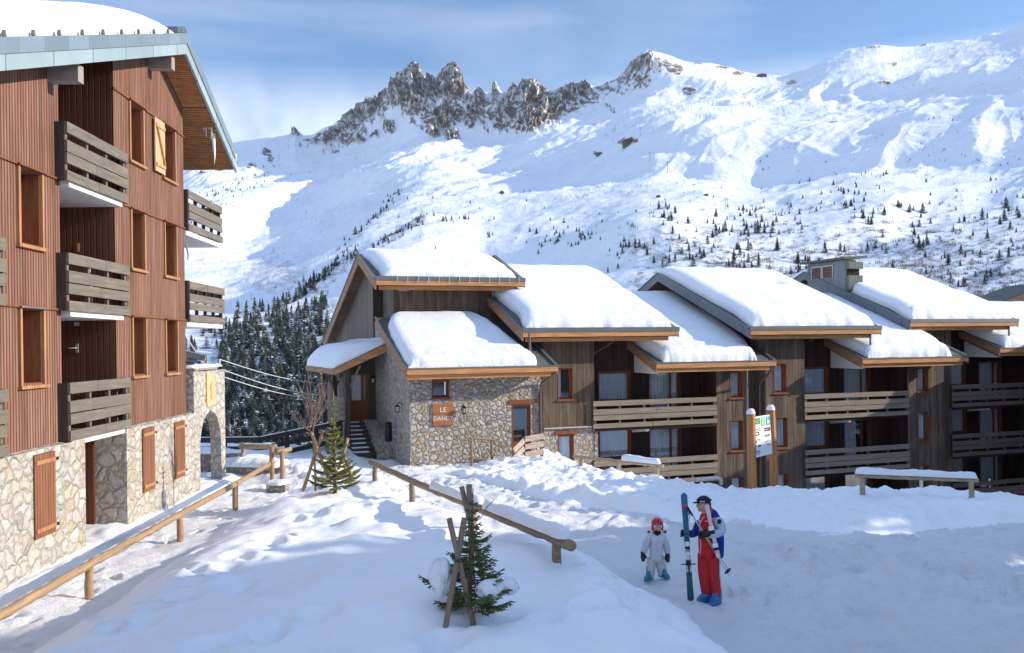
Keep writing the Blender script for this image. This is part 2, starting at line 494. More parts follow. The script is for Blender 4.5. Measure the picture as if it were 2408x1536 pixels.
M['stone_left'] = stone('pale_rubble_stone', 0.31, [(0.0, (0.66, 0.64, 0.60)), (0.35, (0.78, 0.75, 0.68)), (0.65, (0.70, 0.66, 0.59)),
    (0.84, (0.74, 0.67, 0.54)), (0.95, (0.68, 0.57, 0.40)), (1.0, (0.56, 0.54, 0.51))], (0.40, 0.35, 0.28), 0.05)
M['stone_chalet'] = stone('grey_rubble_stone', 0.225, [(0.0, (0.52, 0.49, 0.46)), (0.35, (0.72, 0.67, 0.58)), (0.6, (0.62, 0.58, 0.53)),
    (0.78, (0.70, 0.64, 0.54)), (0.92, (0.58, 0.42, 0.23)), (1.0, (0.48, 0.45, 0.42))], (0.34, 0.30, 0.25), 0.06)


def glass(name, tint=(0.75, 0.85, 0.9), refl=0.30):
    m = bpy.data.materials.new(name); m.use_nodes = True; t = m.node_tree; N = t.nodes; N.clear()
    out = N.new('ShaderNodeOutputMaterial'); mx = N.new('ShaderNodeMixShader'); tr = N.new('ShaderNodeBsdfTransparent')
    gl = N.new('ShaderNodeBsdfGlossy'); gl.inputs['Roughness'].default_value = 0.03
    tr.inputs[0].default_value = tint + (1,); gl.inputs[0].default_value = (0.9, 0.93, 0.97, 1)
    mx.inputs[0].default_value = refl
    t.links.new(tr.outputs[0], mx.inputs[1]); t.links.new(gl.outputs[0], mx.inputs[2]); t.links.new(mx.outputs[0], out.inputs[0])
    return m


M['glass'] = glass('window_glass', (.93, .97, 1.0), .26)


def curtain_mat():
    q = NT('sheer_curtain', 0.9, 0.1); p = q.pos()
    n = q.noise(q.comb(q.math('MULTIPLY', q.vmath('DOT_PRODUCT', p, CU), 9.0), q.math('MULTIPLY', q.vmath('DOT_PRODUCT', p, (0, 0, 1)), 0.5), 0.0), 1.0, 4)
    q.color(q.mix(n, (0.50, 0.56, 0.62), (0.93, 0.95, 0.97))); q.bump(n, 0.05)
    return q.m


M['curtain'] = curtain_mat()
# ---------------------------------------------------------------- the mountain across the valley (real terrain, 60 m to 3.6 km away)
SKY = [(-1700, 520), (-900, 470), (-200, 420), (430, 372), (445, 362), (500, 345), (560, 333), (600, 327), (640, 325), (680, 318), (688, 312), (694, 304), (702, 314), (716, 320), (740, 316), (760, 302),
       (775, 298), (800, 284), (806, 276), (815, 268), (826, 258), (834, 254), (840, 246), (852, 248), (860, 236), (868, 228), (878, 236), (895, 226), (905, 210), (915, 205), (926, 186), (934, 172), (940, 168),
       (948, 176), (953, 168), (962, 154), (972, 150), (984, 152), (990, 162), (994, 178), (1002, 182), (1008, 172), (1014, 186), (1024, 184), (1030, 172), (1038, 162), (1050, 154), (1062, 151), (1074, 156), (1082, 168), (1090, 190),
       (1098, 208), (1104, 216), (1116, 216), (1124, 211), (1132, 214), (1146, 216), (1156, 218), (1158, 204), (1166, 200), (1172, 212), (1184, 216), (1196, 214), (1206, 207), (1218, 206), (1228, 200),
       (1236, 188), (1246, 186), (1258, 192), (1270, 202), (1282, 206), (1292, 214), (1300, 213), (1310, 206), (1322, 207), (1332, 206), (1340, 196), (1352, 199), (1366, 196), (1376, 203), (1386, 202), (1410, 200),
       (1434, 192), (1450, 186), (1462, 172), (1472, 164), (1480, 152), (1494, 142), (1508, 128), (1520, 119), (1530, 117), (1545, 122), (1560, 126), (1578, 130), (1592, 138), (1606, 143), (1622, 147),
       (1650, 149), (1680, 151), (1712, 157), (1728, 162), (1745, 169), (1770, 174), (1800, 178), (1838, 179), (1862, 174), (1890, 166), (1920, 151), (1945, 136), (1975, 124), (2000, 116), (2030, 110), (2060, 107), (2090, 108), (2120, 111),
       (2150, 111), (2190, 104), (2240, 98), (2290, 90), (2330, 82), (2370, 72), (2390, 64), (2408, 52), (2500, 20), (2700, -40), (3200, -120), (4200, -160)]
_sx = np.array([p[0] for p in SKY], float); _sy = np.array([p[1] for p in SKY], float)
_xs = np.concatenate([np.linspace(-1700, -60, 90, endpoint=False), np.arange(-60, 2480, 2.0), np.linspace(2480, 4200, 110)])
YB = 1080.0
_s0 = np.linspace(-0.35, 0, 40, endpoint=False); _s1 = np.linspace(0, 1, 560)


def blob(x, y, cx, cy, rx, ry, ang=0):
    c, s = math.cos(R(ang)), math.sin(R(ang))
    a = ((x - cx) * c + (y - cy) * s) / rx; b = (-(x - cx) * s + (y - cy) * c) / ry
    return np.exp(-(a * a + b * b) ** 1.5)


LIT = [(590, 440, 170, 34, -10, 4.5), (500, 600, 90, 60, -20, 4.5), (600, 545, 130, 55, -22, 4.5), (700, 490, 100, 40, -30, 4.0), (820, 415, 110, 24, -10, 3.0), (900, 400, 200, 26, -8, 2.2), (850, 365, 90, 18, -20, 1.6), (1150, 355, 20, 22, 0, 3),
       (1050, 395, 160, 16, -6, 2), (1400, 262, 150, 20, -5, 3.0), (1330, 300, 60, 18, 20, 2.5), (1400, 300, 60, 14, 0, 2), (1700, 165, 70, 14, 10, 2.0), (1680, 220, 50, 22, 0, 1.6), (1680, 330, 120, 10, 5, 2),
       (1950, 255, 110, 22, 5, 3.2), (1990, 290, 90, 30, 15, 3.0), (1860, 330, 130, 10, 4, 2.5), (2060, 345, 60, 40, 20, 2.2), (2130, 107, 60, 9, 0, 3), (2080, 140, 60, 8, -3, 2), (1880, 360, 20, 16, 0, 2.2),
       (2220, 355, 60, 10, 0, 2), (2320, 325, 50, 18, 15, 2.3), (1430, 440, 200, 26, -8, 2.4), (1620, 420, 120, 22, 15, 2), (1250, 470, 160, 20, -14, 2.0), (1820, 420, 110, 30, 12, 2.0), (2050, 420, 150, 12, 4, 2.4), (2280, 436, 160, 12, 3, 2.6),
       (1500, 370, 120, 12, -10, 1.8), (1630, 365, 50, 18, 25, 2), (1520, 590, 30, 60, 25, 2.6), (1100, 330, 120, 12, -15, 2), (2300, 690, 70, 30, 35, 2.4), (1700, 500, 160, 30, 4, 1.2), (1100, 560, 20, 60, 35, 1.4), (1010, 310, 40, 20, 0, 1.5),
       (1330, 520, 150, 14, -20, 1.6), (1900, 560, 200, 60, 0, 0.8), (1545, 135, 50, 8, 15, 2.5)]
DARK = [(640, 665, 100, 45, -15, 4.0), (765, 605, 110, 42, -42, 4.4), (860, 510, 80, 34, -35, 4.4), (945, 445, 60, 22, -28, 3.4), (720, 690, 150, 50, -20, 2.0), (820, 640, 140, 60, -30, 2.2), (1050, 520, 150, 30, -25, 2.0), (600, 365, 180, 30, -6, 2.0),
        (900, 300, 120, 50, -30, 1.6), (1000, 330, 120, 30, -8, 1.8), (1230, 350, 160, 20, -10, 2.0), (1700, 290, 150, 60, 0, 2.4), (1560, 330, 160, 30, -6, 2.2), (1550, 220, 150, 40, -10, 1.6), (1820, 220, 100, 40, 0, 2), (2250, 210, 220, 70, 0, 1.8),
        (2150, 300, 110, 40, 10, 2.0), (1900, 385, 140, 22, 8, 2.2), (1450, 400, 130, 16, -6, 2.0), (1130, 430, 120, 16, -14, 2.6), (1680, 450, 60, 22, 20, 2.0), (1250, 560, 180, 40, -20, 1.8), (1450, 560, 60, 60, 30, 2.0), (1260, 500, 120, 10, -14, 1.8),
        (2250, 380, 120, 24, 0, 1.8), (1930, 500, 200, 24, 0, 1.0), (940, 620, 120, 50, -30, 1.8), (1750, 150, 40, 10, 0, 1.0), (1080, 380, 60, 10, -20, 2.0), (1420, 620, 120, 60, 0, 1.4)]
ROCKS = [(970, 200, 44, 52, 0, 1.15), (930, 210, 26, 40, 20, 1.0), (880, 235, 24, 22, -30, .9), (1068, 190, 34, 42, 0, 1.25), (1090, 215, 14, 22, 0, 1.0), (1020, 205, 18, 34, 0, .9), (1052, 262, 34, 26, 30, .95), (1045, 290, 24, 16, 0, .8), (1112, 262, 16, 38, 15, .9), (1165, 214, 10, 16, 0, 1.1),
         (1182, 262, 20, 36, 20, .9), (1222, 215, 26, 24, 0, .85), (1254, 218, 34, 30, 0, 1.1), (1275, 250, 44, 34, 20, 1.0), (1245, 280, 34, 26, 0, .85), (1340, 216, 24, 22, 0, .95), (1370, 214, 22, 18, 0, .9), (1318, 236, 18, 24, 0, .7), (1128, 218, 14, 18, 0, .7),
         (845, 270, 30, 22, -40, .85), (815, 295, 34, 18, -45, .85), (780, 318, 30, 12, -30, .7), (870, 262, 24, 16, -50, .8), (700, 312, 14, 8, 0, 1.0), (915, 298, 14, 14, 0, .8), (880, 320, 10, 8, 0, .8), (1020, 312, 16, 14, 0, .75), (1060, 320, 20, 10, 0, .7), (850, 330, 12, 8, 0, .6),
         (1510, 148, 36, 18, -20, .58), (1480, 172, 30, 16, -20, .56), (1560, 150, 36, 14, 10, .50), (1585, 160, 22, 14, 30, .8), (1500, 190, 50, 18, -10, .5), (1430, 205, 40, 12, -10, .5), (1620, 214, 14, 7, 0, .9), (1735, 172, 16, 5, 0, .7), (1640, 150, 14, 5, 0, .7), (1700, 158, 20, 4, 0, .6),
         (628, 362, 9, 14, -20, .9), (636, 384, 7, 9, 0, .8), (590, 398, 12, 8, 0, .7), (520, 400, 12, 8, 0, .7), (480, 405, 14, 8, 0, .6), (1395, 300, 8, 4, 20, .6), (1440, 262, 24, 4, 20, .6), (1190, 262, 150, 48, 8, .53), (850, 285, 110, 34, -38, .58), (1350, 228, 70, 30, 10, .56), (1490, 180, 95, 40, -20, .52), (1010, 262, 70, 40, 10, .54), (760, 322, 70, 14, -18, .56), (2170, 106, 12, 4, 0, .7), (2060, 112, 24, 4, 0, .6), (2100, 150, 16, 5, 0, .6), (1960, 280, 14, 6, -10, .6),
         (1475, 345, 22, 7, 0, .8), (1400, 352, 10, 3, 0, .7), (2080, 185, 20, 5, 0, .5), (1860, 200, 14, 8, -20, .6), (1350, 258, 14, 12, 0, .7)]

TX, TS = np.meshgrid(_xs, np.concatenate([_s0, _s1]))
ysky = np.interp(TX, _sx, _sy)
_u = np.arange(-1700, 4201, 10.0); _us = np.interp(_u, _sx, _sy); _kk = np.exp(-(np.arange(-30, 31) / 11.0) ** 2); _kk /= _kk.sum()
_us = np.convolve(np.pad(_us, 30, 'edge'), _kk, 'valid')
ysm = np.interp(TX, _u, _us) + 4
TY = np.where(TS < 0, YB + (1330 - YB) * (-TS / 0.35), YB + (ysm - YB) * TS + (ysky - ysm) * np.clip((TS - 0.78) / 0.22, 0, 1) ** 2.5)
g = np.clip(TS, 0, 1)
right = sstep(1000, 1700, TX)
g = g ** (1.22 + 0.35 * right) * (1 - 0.0 * right)
_low = 60 * (420 / 60) ** np.clip(1 + TS / 0.35, 0, 1)
lnD = np.where(TS < 0, np.log(_low), math.log(420) + math.log(3500 / 420.) * g)
# folds of the slope: where it should look left or right, integrated along x
T = np.zeros_like(TX)
for b in LIT: T = T + .5 * b[5] * blob(TX, TY, *b[:5])
for b in DARK: T = T - .5 * b[5] * blob(TX, TY, *b[:5])
wx, wy = TX / 300.0 + TY / 420.0, TY / 110.0 + TX / 700.0
T += (1.2 * fbm(wx, wy, 5, 4) + 1.6 * fbm(wx * 3.1, wy * 2.6, 31, 5, .6)) * sstep(0.0, 0.12, TS)
T += 1.5 * sstep(1500, 2100, TX) * sstep(0.25, 0.6, TS) * 0 - (0.9 + 0.5 * sstep(1500, 1800, TX) * sstep(.6, .8, TS)) * sstep(0.0, 0.2, TS)
T += 1.1 * (1 - sstep(1000, 1250, TX)) * sstep(0.3, 0.5, TS) * (1 - sstep(.88, .97, TS))
dx = np.gradient(_xs) / FX
q = np.zeros_like(TX); acc = np.zeros(TX.shape[0]); LEAK = 420.0
for j in range(TX.shape[1]):
    acc = acc * math.exp(-dx[j] * FX / LEAK) + T[:, j] * dx[j]
    q[:, j] = acc
k = np.array([1, 2, 3, 4, 5, 4, 3, 2, 1.]); k /= k.sum()
for _ in range(9): q = np.apply_along_axis(lambda c: np.convolve(np.pad(c, 4, 'edge'), k, 'valid'), 0, q)
lnD = lnD + q * 0.95
_o = np.maximum.accumulate(lnD - 0.9 * TS, axis=0) + 0.9 * TS
lnD = 0.85 * _o + 0.15 * np.maximum.accumulate(lnD, axis=0)
D = np.exp(lnD)
X3 = (TX - HX - ROLL * (TY - HY)) / FX * D; Y3 = D.copy()
Z3 = CZ - (TY - HY + ROLL * (TX - HX)) / FX * D
# relief in world space
amp = D * sstep(0.02, 0.2, TS)
edge = 1 - 0.75 * sstep(0.9, 0.99, TS)
_wa = 60 * fbm(X3 / 420., Y3 / 420., 81, 3); _wb = 60 * fbm(X3 / 420., Y3 / 420., 83, 3)
_ac = (X3 * .80 - Y3 * .60 + _wa) / 150.; _al = (X3 * .60 + Y3 * .80 + _wb) / 430.
_far = 1 - .35 * sstep(.82, .95, TS)
Z3 += amp * edge * _far * 0.0115 * fbm(_ac * .55, _al * .55, 3, 3, .5)
Z3 += np.minimum(amp, 2300) * edge * 0.0080 * fbm(_ac * 1.35, _al * 1.2, 6, 4, .5, ridged=True)
Z3 += amp * edge * 0.0019 * fbm(X3 / 50. + Y3 / 300., Y3 / 80., 9, 4, 0.55) * 1.3
Z3 += amp * 0.0006 * fbm(X3 / 14., Y3 / 18., 12, 3, 0.6)
rock = np.zeros_like(TX)
for b in ROCKS: rock = np.maximum(rock, b[5] * 1.12 * blob(TX, TY, b[0], b[1], b[2] * 1.3, b[3] * 1.25, b[4]))
rn = fbm(TX / 24., TY / 30. - TX / 70., 44, 5, 0.6, ridged=True); rn2 = fbm(TX / 9.0, TY / 13. - TX / 40., 64, 4, 0.6, ridged=True)
rock = sstep(0.40, 0.50, rock * (.66 + .52 * rn + .34 * rn2) + .04 * rn2)
crag = np.zeros_like(TX)
for b in ROCKS[:30]: crag = np.maximum(crag, blob(TX, TY, *b[:5]))
Z3 += crag * (10 * rn + 7 * rn2) * 0.8
Y3 -= crag * (28 * rn2 + 70 * rn)
# scrub showing through thin snow on the lower right, and scattered stones
scrub = sstep(0.15, .6, -0.12 + fbm(TX / 26., TY / 10., 71, 5, 0.65) + 0.5 * sstep(470, 640, TY) * sstep(1350, 1700, TX) + 0.18 * fbm(TX / 200., TY / 60., 5, 3)) * sstep(1250, 1600, TX) * sstep(430, 600, TY) * 0.8
scrub = np.maximum(scrub, sstep(0.25, .5, fbm(TX / 18. + TY / 30., TY / 8., 77, 4, 0.6) - 0.45 + 1.1 * blob(TX, TY, 640, 640, 90, 60, -10)) * 0.5)
scrub = np.maximum(scrub, sstep(0.1, .4, fbm(TX / 14., TY / 9., 79, 4, 0.6) - 0.6 + 1.2 * np.maximum(blob(TX, TY, 790, 640, 90, 24, -42), blob(TX, TY, 960, 540, 80, 14, -36)) + 1.0 * blob(TX, TY, 700, 800, 260, 90, -10)) * 0.8)
pebble = sstep(0.70, 0.86, fbm(TX / 5., TY / 2.6, 91, 2, 0.5) + 0.25 * fbm(TX / 90., TY / 50., 23, 3)) * sstep(0.3, 0.5, TS) * 0.8


def mountain_mat():
    q = NT('mountain_snow_and_rock', 0.85, 0.1); p = q.pos()
    a = q.n('Attribute', attribute_name='rock').outputs['Fac']; sc = q.n('Attribute', attribute_name='scrub').outputs['Fac']
    n = q.noise(p, 0.03, 8, 0.7); n2 = q.noise(p, 0.12, 6, 0.7)
    rc = q.ramp(n, [(0.3, (0.075, 0.06, 0.052)), (0.5, (0.17, 0.125, 0.09)), (0.72, (0.34, 0.235, 0.145))])
    dust = q.rng(q.noise(p, 0.045, 6, 0.65), 0.505, 0.545)           # snow caught on the ledges
    rc = q.mix(q.math('MULTIPLY', dust, 0.75), rc, (0.8, 0.82, 0.86))
    snowc = q.mix(q.rng(q.noise(p, 0.01, 5, 0.6), 0.3, 0.7), (0.74, 0.78, 0.85), (0.83, 0.85, 0.89))
    sb = q.mix(q.rng(q.noise(p, 0.25, 5, 0.7), 0.4, 0.6), (0.06, 0.055, 0.05), (0.17, 0.14, 0.11))
    c = q.mix(q.math('MULTIPLY', sc, q.rng(q.noise(p, 0.35, 5, 0.75), 0.42, 0.58), clamp=True), snowc, sb)
    q.color(q.mix(a, c, rc))
    q.bump(q.math('ADD', q.noise(p, 0.05, 8, 0.72), q.math('MULTIPLY', a, q.math('MULTIPLY', n2, 2.0))), 5.0, 0.5)
    return q.m


M['mountain'] = mountain_mat()
mtn = grid_mesh('mountain_slope', X3, Y3, Z3, M['mountain'], {'rock': rock, 'scrub': np.maximum(scrub, pebble)})
tag(mtn, kind='structure')


def on_mountain(x, y):
    """terrain point whose grid cell was laid out at photo pixel x, y"""
    j = int(np.clip(np.searchsorted(_xs, x), 1, len(_xs) - 1))
    col = TY[:, j]; i = int(np.argmin(np.abs(col - y)))
    return Vector((float(X3[i, j]), float(Y3[i, j]), float(Z3[i, j])))
# ---------------------------------------------------------------- the snowy ground in front
def _ip(v, pts): return np.interp(v, [p[0] for p in pts], [p[1] for p in pts])


PITS = []
_r = random.Random(5)
for ax, ay, bx, by, n in ((-3.9, 10.8, -2.6, 12.6, 6), (-1.2, 10.9, .4, 12.2, 5), (-6.0, 10.6, -5.2, 12.3, 6), (1.0, 14.8, 2.2, 11.2, 8), (-5.2, 12.2, -4.4, 18.5, 16), (-3.4, 13.2, -5.9, 15.6, 8), (-6.2, 12.0, -6.0, 19.0, 10), (1.9, 11.0, 1.2, 16.5, 9), (-2.2, 25.5, -5.2, 27.5, 10), (0.6, 12.3, 1.8, 13.2, 3), (-5.0, 20.0, -3.0, 23.0, 7)):
    for i in range(n):
        t = (i + 0.5) / n
        PITS.append((ax + (bx - ax) * t + _r.uniform(-.22, .22), ay + (by - ay) * t + _r.uniform(-.2, .2), _r.uniform(.15, .27), _r.uniform(.08, .17)))
HUMPS = [(-3.3, 19.3, .42, .26), (-3.8, 21.0, .5, .16), (-4.9, 20.3, .45, .13), (-2.6, 18.9, .4, .15), (-4.4, 17.4, .7, .10), (-2.9, 17.2, .8, .10), (-3.2, 22.5, .6, .14), (-5.6, 22.6, .5, .14), (-1.9, 20.8, .7, .12),
         (0.3, 15.2, .9, .12), (-0.9, 13.2, .7, .15), (1.2, 13.0, .5, .14), (-5.9, 16.4, .6, .06), (-1.6, 12.4, 1.2, .10), (-4.9, 24.9, .5, .12), (-4.3, 26.4, .7, .12), (-6.1, 25.2, .4, .12), (-6.3, 28.0, .5, .1)]


def ground_h(x, y):
    x = np.asarray(x, float); y = np.asarray(y, float)
    b = _ip(y, [(0, .2), (22, .2), (28, .0), (34, -.28), (37, -.45), (41, -.42)])
    path = 1 - sstep(-7.5, -6.0, x)
    b = b * (1 - path) + path * np.interp(y, [0, 40], [0.02, 0.0])
    back = sstep(32, 37, y) * (1 - sstep(-8, -5.5, x)); b = b * (1 - back)
    # the untouched mound between the two log rails
    wob = 0.35 * fbm(x / 1.7, y / 1.7, 3, 3)
    xr = _ip(y, [(6, 3.2), (10, 2.7), (13.8, 2.1), (17, 1.0), (20, -.75), (24.6, -2.65), (29.8, -4.45), (32, -5.5)])
    H = _ip(y, [(6, .5), (12.8, .62), (16, .58), (20, .42), (24.6, .26), (28, .22), (31, .05), (32, 0)])
    md = sstep(-7.1, -5.2, x + 0.5 * wob) * (1 - sstep(xr - .6, xr + .95, x + 0.5 * wob + .16 * fbm(x / .5, y / .5, 6, 4, .6)))
    h = b + H * md
    h += md * (0.18 * fbm(x / 1.3, y / 1.6, 11, 4, .5) * sstep(0.3, 1, md) + 0.035 * fbm(x / .5, y / .6, 13, 3, .5) * sstep(17, 22, y) + 0.014 * fbm(x / .25, y / .3, 19, 3, .5) + .05 * fbm(x / .7, y / .8, 20, 4, .5) * sstep(.25, .6, vn(x / 2.2, y / 2.2, 18) + .2))
    for cx, cy, r, a in HUMPS: h += a * np.exp(-((x - cx) ** 2 + (y - cy) ** 2) / r ** 2)
    for cx, cy, r, a in PITS:
        d2 = ((x - cx) ** 2 + (y - cy) ** 2) / r ** 2
        h -= a * np.exp(-d2 ** 1.5) - 0.035 * np.exp(-(np.sqrt(d2) - 1.35) ** 2 / .12)
    # ploughed bank beyond the people
    yf = _ip(x, [(-6, 41), (-4, 38.5), (-2, 32.5), (.3, 26.5), (2.2, 23.7), (3.5, 22), (4.6, 20.8), (8, 19.9), (12, 21), (16, 22), (40, 24)]) + 0.8 * fbm(x / 1.6, y / 1.6, 21, 3)
    yc = _ip(x, [(-6, 38), (0, 34.6), (2.9, 32), (6.4, 28), (9.7, 26.5), (12.4, 26), (14.2, 25.5), (20, 25), (40, 26)]) + 0.25 * fbm(x / .8, y * 0, 25, 3)
    zc = _ip(x, [(-6, -.42), (-1.5, -.40), (0, -.12), (2.9, -.08), (6.4, -.08), (9.7, .0), (12.4, -.02), (14.2, -.16), (17, -.4), (24, -.3), (40, 0)]) + 0.10 * fbm(x / .7, y / 3, 27, 4) + 0.05
    t = np.clip((y - yf) / np.maximum(yc - yf, .5), 0, 1); on = sstep(0, .02, t) * sstep(-3.2, -0.5, x)
    plat = b + sstep(0, .16, t) * .34 * (1 - t) + t * (zc - b)
    lum = fbm(x / .75, y / .8, 33, 4, .55, ridged=True); lum2 = fbm(x / .32, y / .36, 35, 4, .6); big = fbm(x / 1.7, y / 1.1, 37, 3)
    soft = sstep(5.5, 9, x) * .9
    plat = plat + sstep(0, .12, t) * ((0.19 - 0.08 * soft) * lum + (0.13 - .06 * soft) * lum2 + 0.16 * big - .03)
    h = h * (1 - on) + plat * on
    # secondary lumps of churned snow on the trodden place
    ch = blob(x, y, 6.5, 17.0, 2.4, 1.1, -25) + 0.8 * blob(x, y, 12.5, 18.0, 4, 1.2, 10) + 0.9 * blob(x, y, 9.6, 12.2, 2.0, 1.3, 0) + .5 * blob(x, y, 8, 15, 5, 1, 0)
    h += ch * (0.32 * fbm(x / .6, y / .6, 41, 4, .55) + 0.10) * (1 - md)
    tr = (1 - md) * (1 - on)
    h += tr * (0.075 * fbm(x / .35, y / .4, 51, 4, .65) + 0.14 * fbm(x / 1.4, y / 1.6, 53, 3)) * np.where(path > .5, .7, 1.3)
    dents = sstep(.45, .75, vn(x / .16, y / .19, 55) * .7 + .4 * vn(x / 1.5, y / 1.7, 56)); h -= tr * .055 * dents * (1 - path * .6)
    pr_ = random.Random(31)
    for _ in range(330):
        k = pr_.random()
        if k < .6: px, py = pr_.uniform(1.6, 13), pr_.uniform(11.5, 23)
        elif k < .85: tt = pr_.random(); px, py = -5.0 + 7.5 * tt + pr_.gauss(0, .5), 35.5 - 12.5 * tt + pr_.gauss(0, .5)
        else: px, py = pr_.uniform(-8.6, -7.4), pr_.uniform(12, 30)
        an = pr_.uniform(-.9, .9); ca, sa = math.cos(an), math.sin(an); r1, r2 = pr_.uniform(.17, .24), pr_.uniform(.09, .13); a_ = pr_.uniform(.04, .09)
        i0 = (np.abs(x - px) < .6) & (np.abs(y - py) < .6)
        if not i0.any(): continue
        ux, uy = x[i0] - px, y[i0] - py
        d2 = ((ux * sa + uy * ca) / r1) ** 2 + ((ux * ca - uy * sa) / r2) ** 2
        h[i0] += tr[i0] * (-a_ * np.exp(-d2 ** 1.5) + .35 * a_ * np.exp(-(np.sqrt(d2) - 1.5) ** 2 / .2))
    # snow pushed against the left house and heaps by the low wall
    h += (0.20 + .06 * fbm(x / .6, y / .6, 61, 3)) * (1 - sstep(-9.35, -8.5, x + 0.05 * fbm(y / .7, y * 0, 62, 2) + 0.0295 * (y - 16.7))) * sstep(0, 1, y)
    hp = blob(x, y, -7.2, 31.5, 1.9, 1.3, 0) * .32 + blob(x, y, -5.2, 30.2, 1.6, 1.2, 0) * .28 + blob(x, y, -3.7, 27.7, 1.0, 1.2, 0) * .12
    h += hp * (1 + .9 * fbm(x / .45, y / .45, 63, 4, .6))
    # beyond the crest the ground falls away to the lower storeys
    dd = np.maximum(0, y - np.maximum(yc, 27)); st = _ip(x, [(-1, 0), (1, .0), (3.5, .18), (6, .9), (40, .9)])
    h -= np.minimum(dd * st, 6) * sstep(-2, 1, x)
    h -= np.minimum(np.maximum(0, y - _ip(x, [(-40, 41), (-9, 41), (-6, 44), (-2, 52), (40, 56)])) * .9, 24)
    return h


def gh(x, y): return float(ground_h(np.array([x]), np.array([y]))[0])


def snow_ground_mat():
    q = NT('ground_snow', 0.6, 0.3); p = q.pos()
    n = q.noise(p, 1.1, 5, 0.6); f = q.noise(p, 26, 8, 0.75); g = q.noise(p, 7, 5, 0.65)
    tr = q.n('Attribute', attribute_name='trodden').outputs['Fac']
    c = q.mix(n, (0.84, 0.86, 0.90), (0.90, 0.91, 0.93))
    dirt = q.math('MULTIPLY', tr, q.rng(g, 0.42, 0.66, 0.0, 0.12))
    q.color(q.mix(dirt, c, (0.83, 0.83, 0.85)))
    h = q.math('ADD', q.math('MULTIPLY', f, q.math('ADD', 0.35, q.math('MULTIPLY', tr, 1.2))), q.math('MULTIPLY', g, q.math('ADD', 0.4, q.math('MULTIPLY', tr, 2.0))))
    q.bump(h, 0.042, 0.9)
    q.b.inputs['Subsurface Weight'].default_value = 0.0
    return q.m


_gx = np.concatenate([np.linspace(-60, -13, 40, endpoint=False), np.arange(-13, -10, .25), np.arange(-10, 15.5, .085), np.arange(15.5, 20, .16), np.linspace(20, 70, 60)])
_gy = np.concatenate([np.arange(-8, 8, .5), np.arange(8, 10.5, .12), np.arange(10.5, 32, .085), np.arange(32, 44, .13), np.linspace(44, 75, 40)])
GX, GY = np.meshgrid(_gx, _gy)
GZ = ground_h(GX, GY)
_xr = _ip(GY, [(6, 3.6), (10, 3.1), (13.8, 2.5), (17, 1.4), (20, -.4), (24.6, -2.3), (29.8, -4.0), (32, -5.0)])
_yf = _ip(GX, [(-6, 41), (-4, 38.5), (-2, 32.5), (.3, 26.5), (2.2, 23.7), (3.5, 22), (4.6, 20.8), (8, 19.9), (12, 21), (16, 22), (40, 24)])
trod = np.clip((GX > _xr) * (GY < _yf) + (GX < -6.9) * (GX > -9.0) * .8, 0, 1)
M['ground'] = snow_ground_mat()
ground = grid_mesh('snow_ground', GX, GY, GZ, M['ground'], {'trodden': trod.astype(float)})
tag(ground, kind='structure')
# ---------------------------------------------------------------- building helpers
def facade(mb, fr, v, u0, u1, z0, top, holes=(), depth=0.2):
    """wall face on plane v with openings (u0, u1, z0, z1) and their reveals; top is a number or a list of (u, z) points"""
    prof = [(u0, top), (u1, top)] if not hasattr(top, '__len__') else top
    tz = lambda u: float(np.interp(u, [p[0] for p in prof], [p[1] for p in prof]))
    cuts = sorted(set([u0, u1] + [p[0] for p in prof if u0 < p[0] < u1] + [x for h in holes for x in h[:2] if u0 < x < u1]))
    for a, b in zip(cuts[:-1], cuts[1:]):
        hs = sorted([(h[2], h[3]) for h in holes if h[0] < b - 1e-6 and h[1] > a + 1e-6])
        z = z0
        for lo, hi in hs:
            if lo > z + 1e-6: mb.add([fr.w(a, v, z), fr.w(b, v, z), fr.w(b, v, lo), fr.w(a, v, lo)], [(0, 1, 2, 3)])
            z = max(z, hi)
        if z < min(tz(a), tz(b)): mb.add([fr.w(a, v, z), fr.w(b, v, z), fr.w(b, v, tz(b)), fr.w(a, v, tz(a))], [(0, 1, 2, 3)])
    for h in holes:
        a, b, lo, hi = h[:4]; d = h[4] if len(h) > 4 else depth
        c = [(a, lo), (b, lo), (b, hi), (a, hi)]
        for i in range(4):
            p, q = c[i], c[(i + 1) % 4]
            mb.add([fr.w(p[0], v, p[1]), fr.w(q[0], v, q[1]), fr.w(q[0], v - d, q[1]), fr.w(p[0], v - d, p[1])], [(0, 1, 2, 3)])
    return mb


def rect_v(mb, fr, u, v0, v1, z0, z1, z1b=None):
    """wall face on plane u = const"""
    mb.add([fr.w(u, v0, z0), fr.w(u, v1, z0), fr.w(u, v1, z1 if z1b is None else z1b), fr.w(u, v0, z1)], [(0, 1, 2, 3)])
    return mb


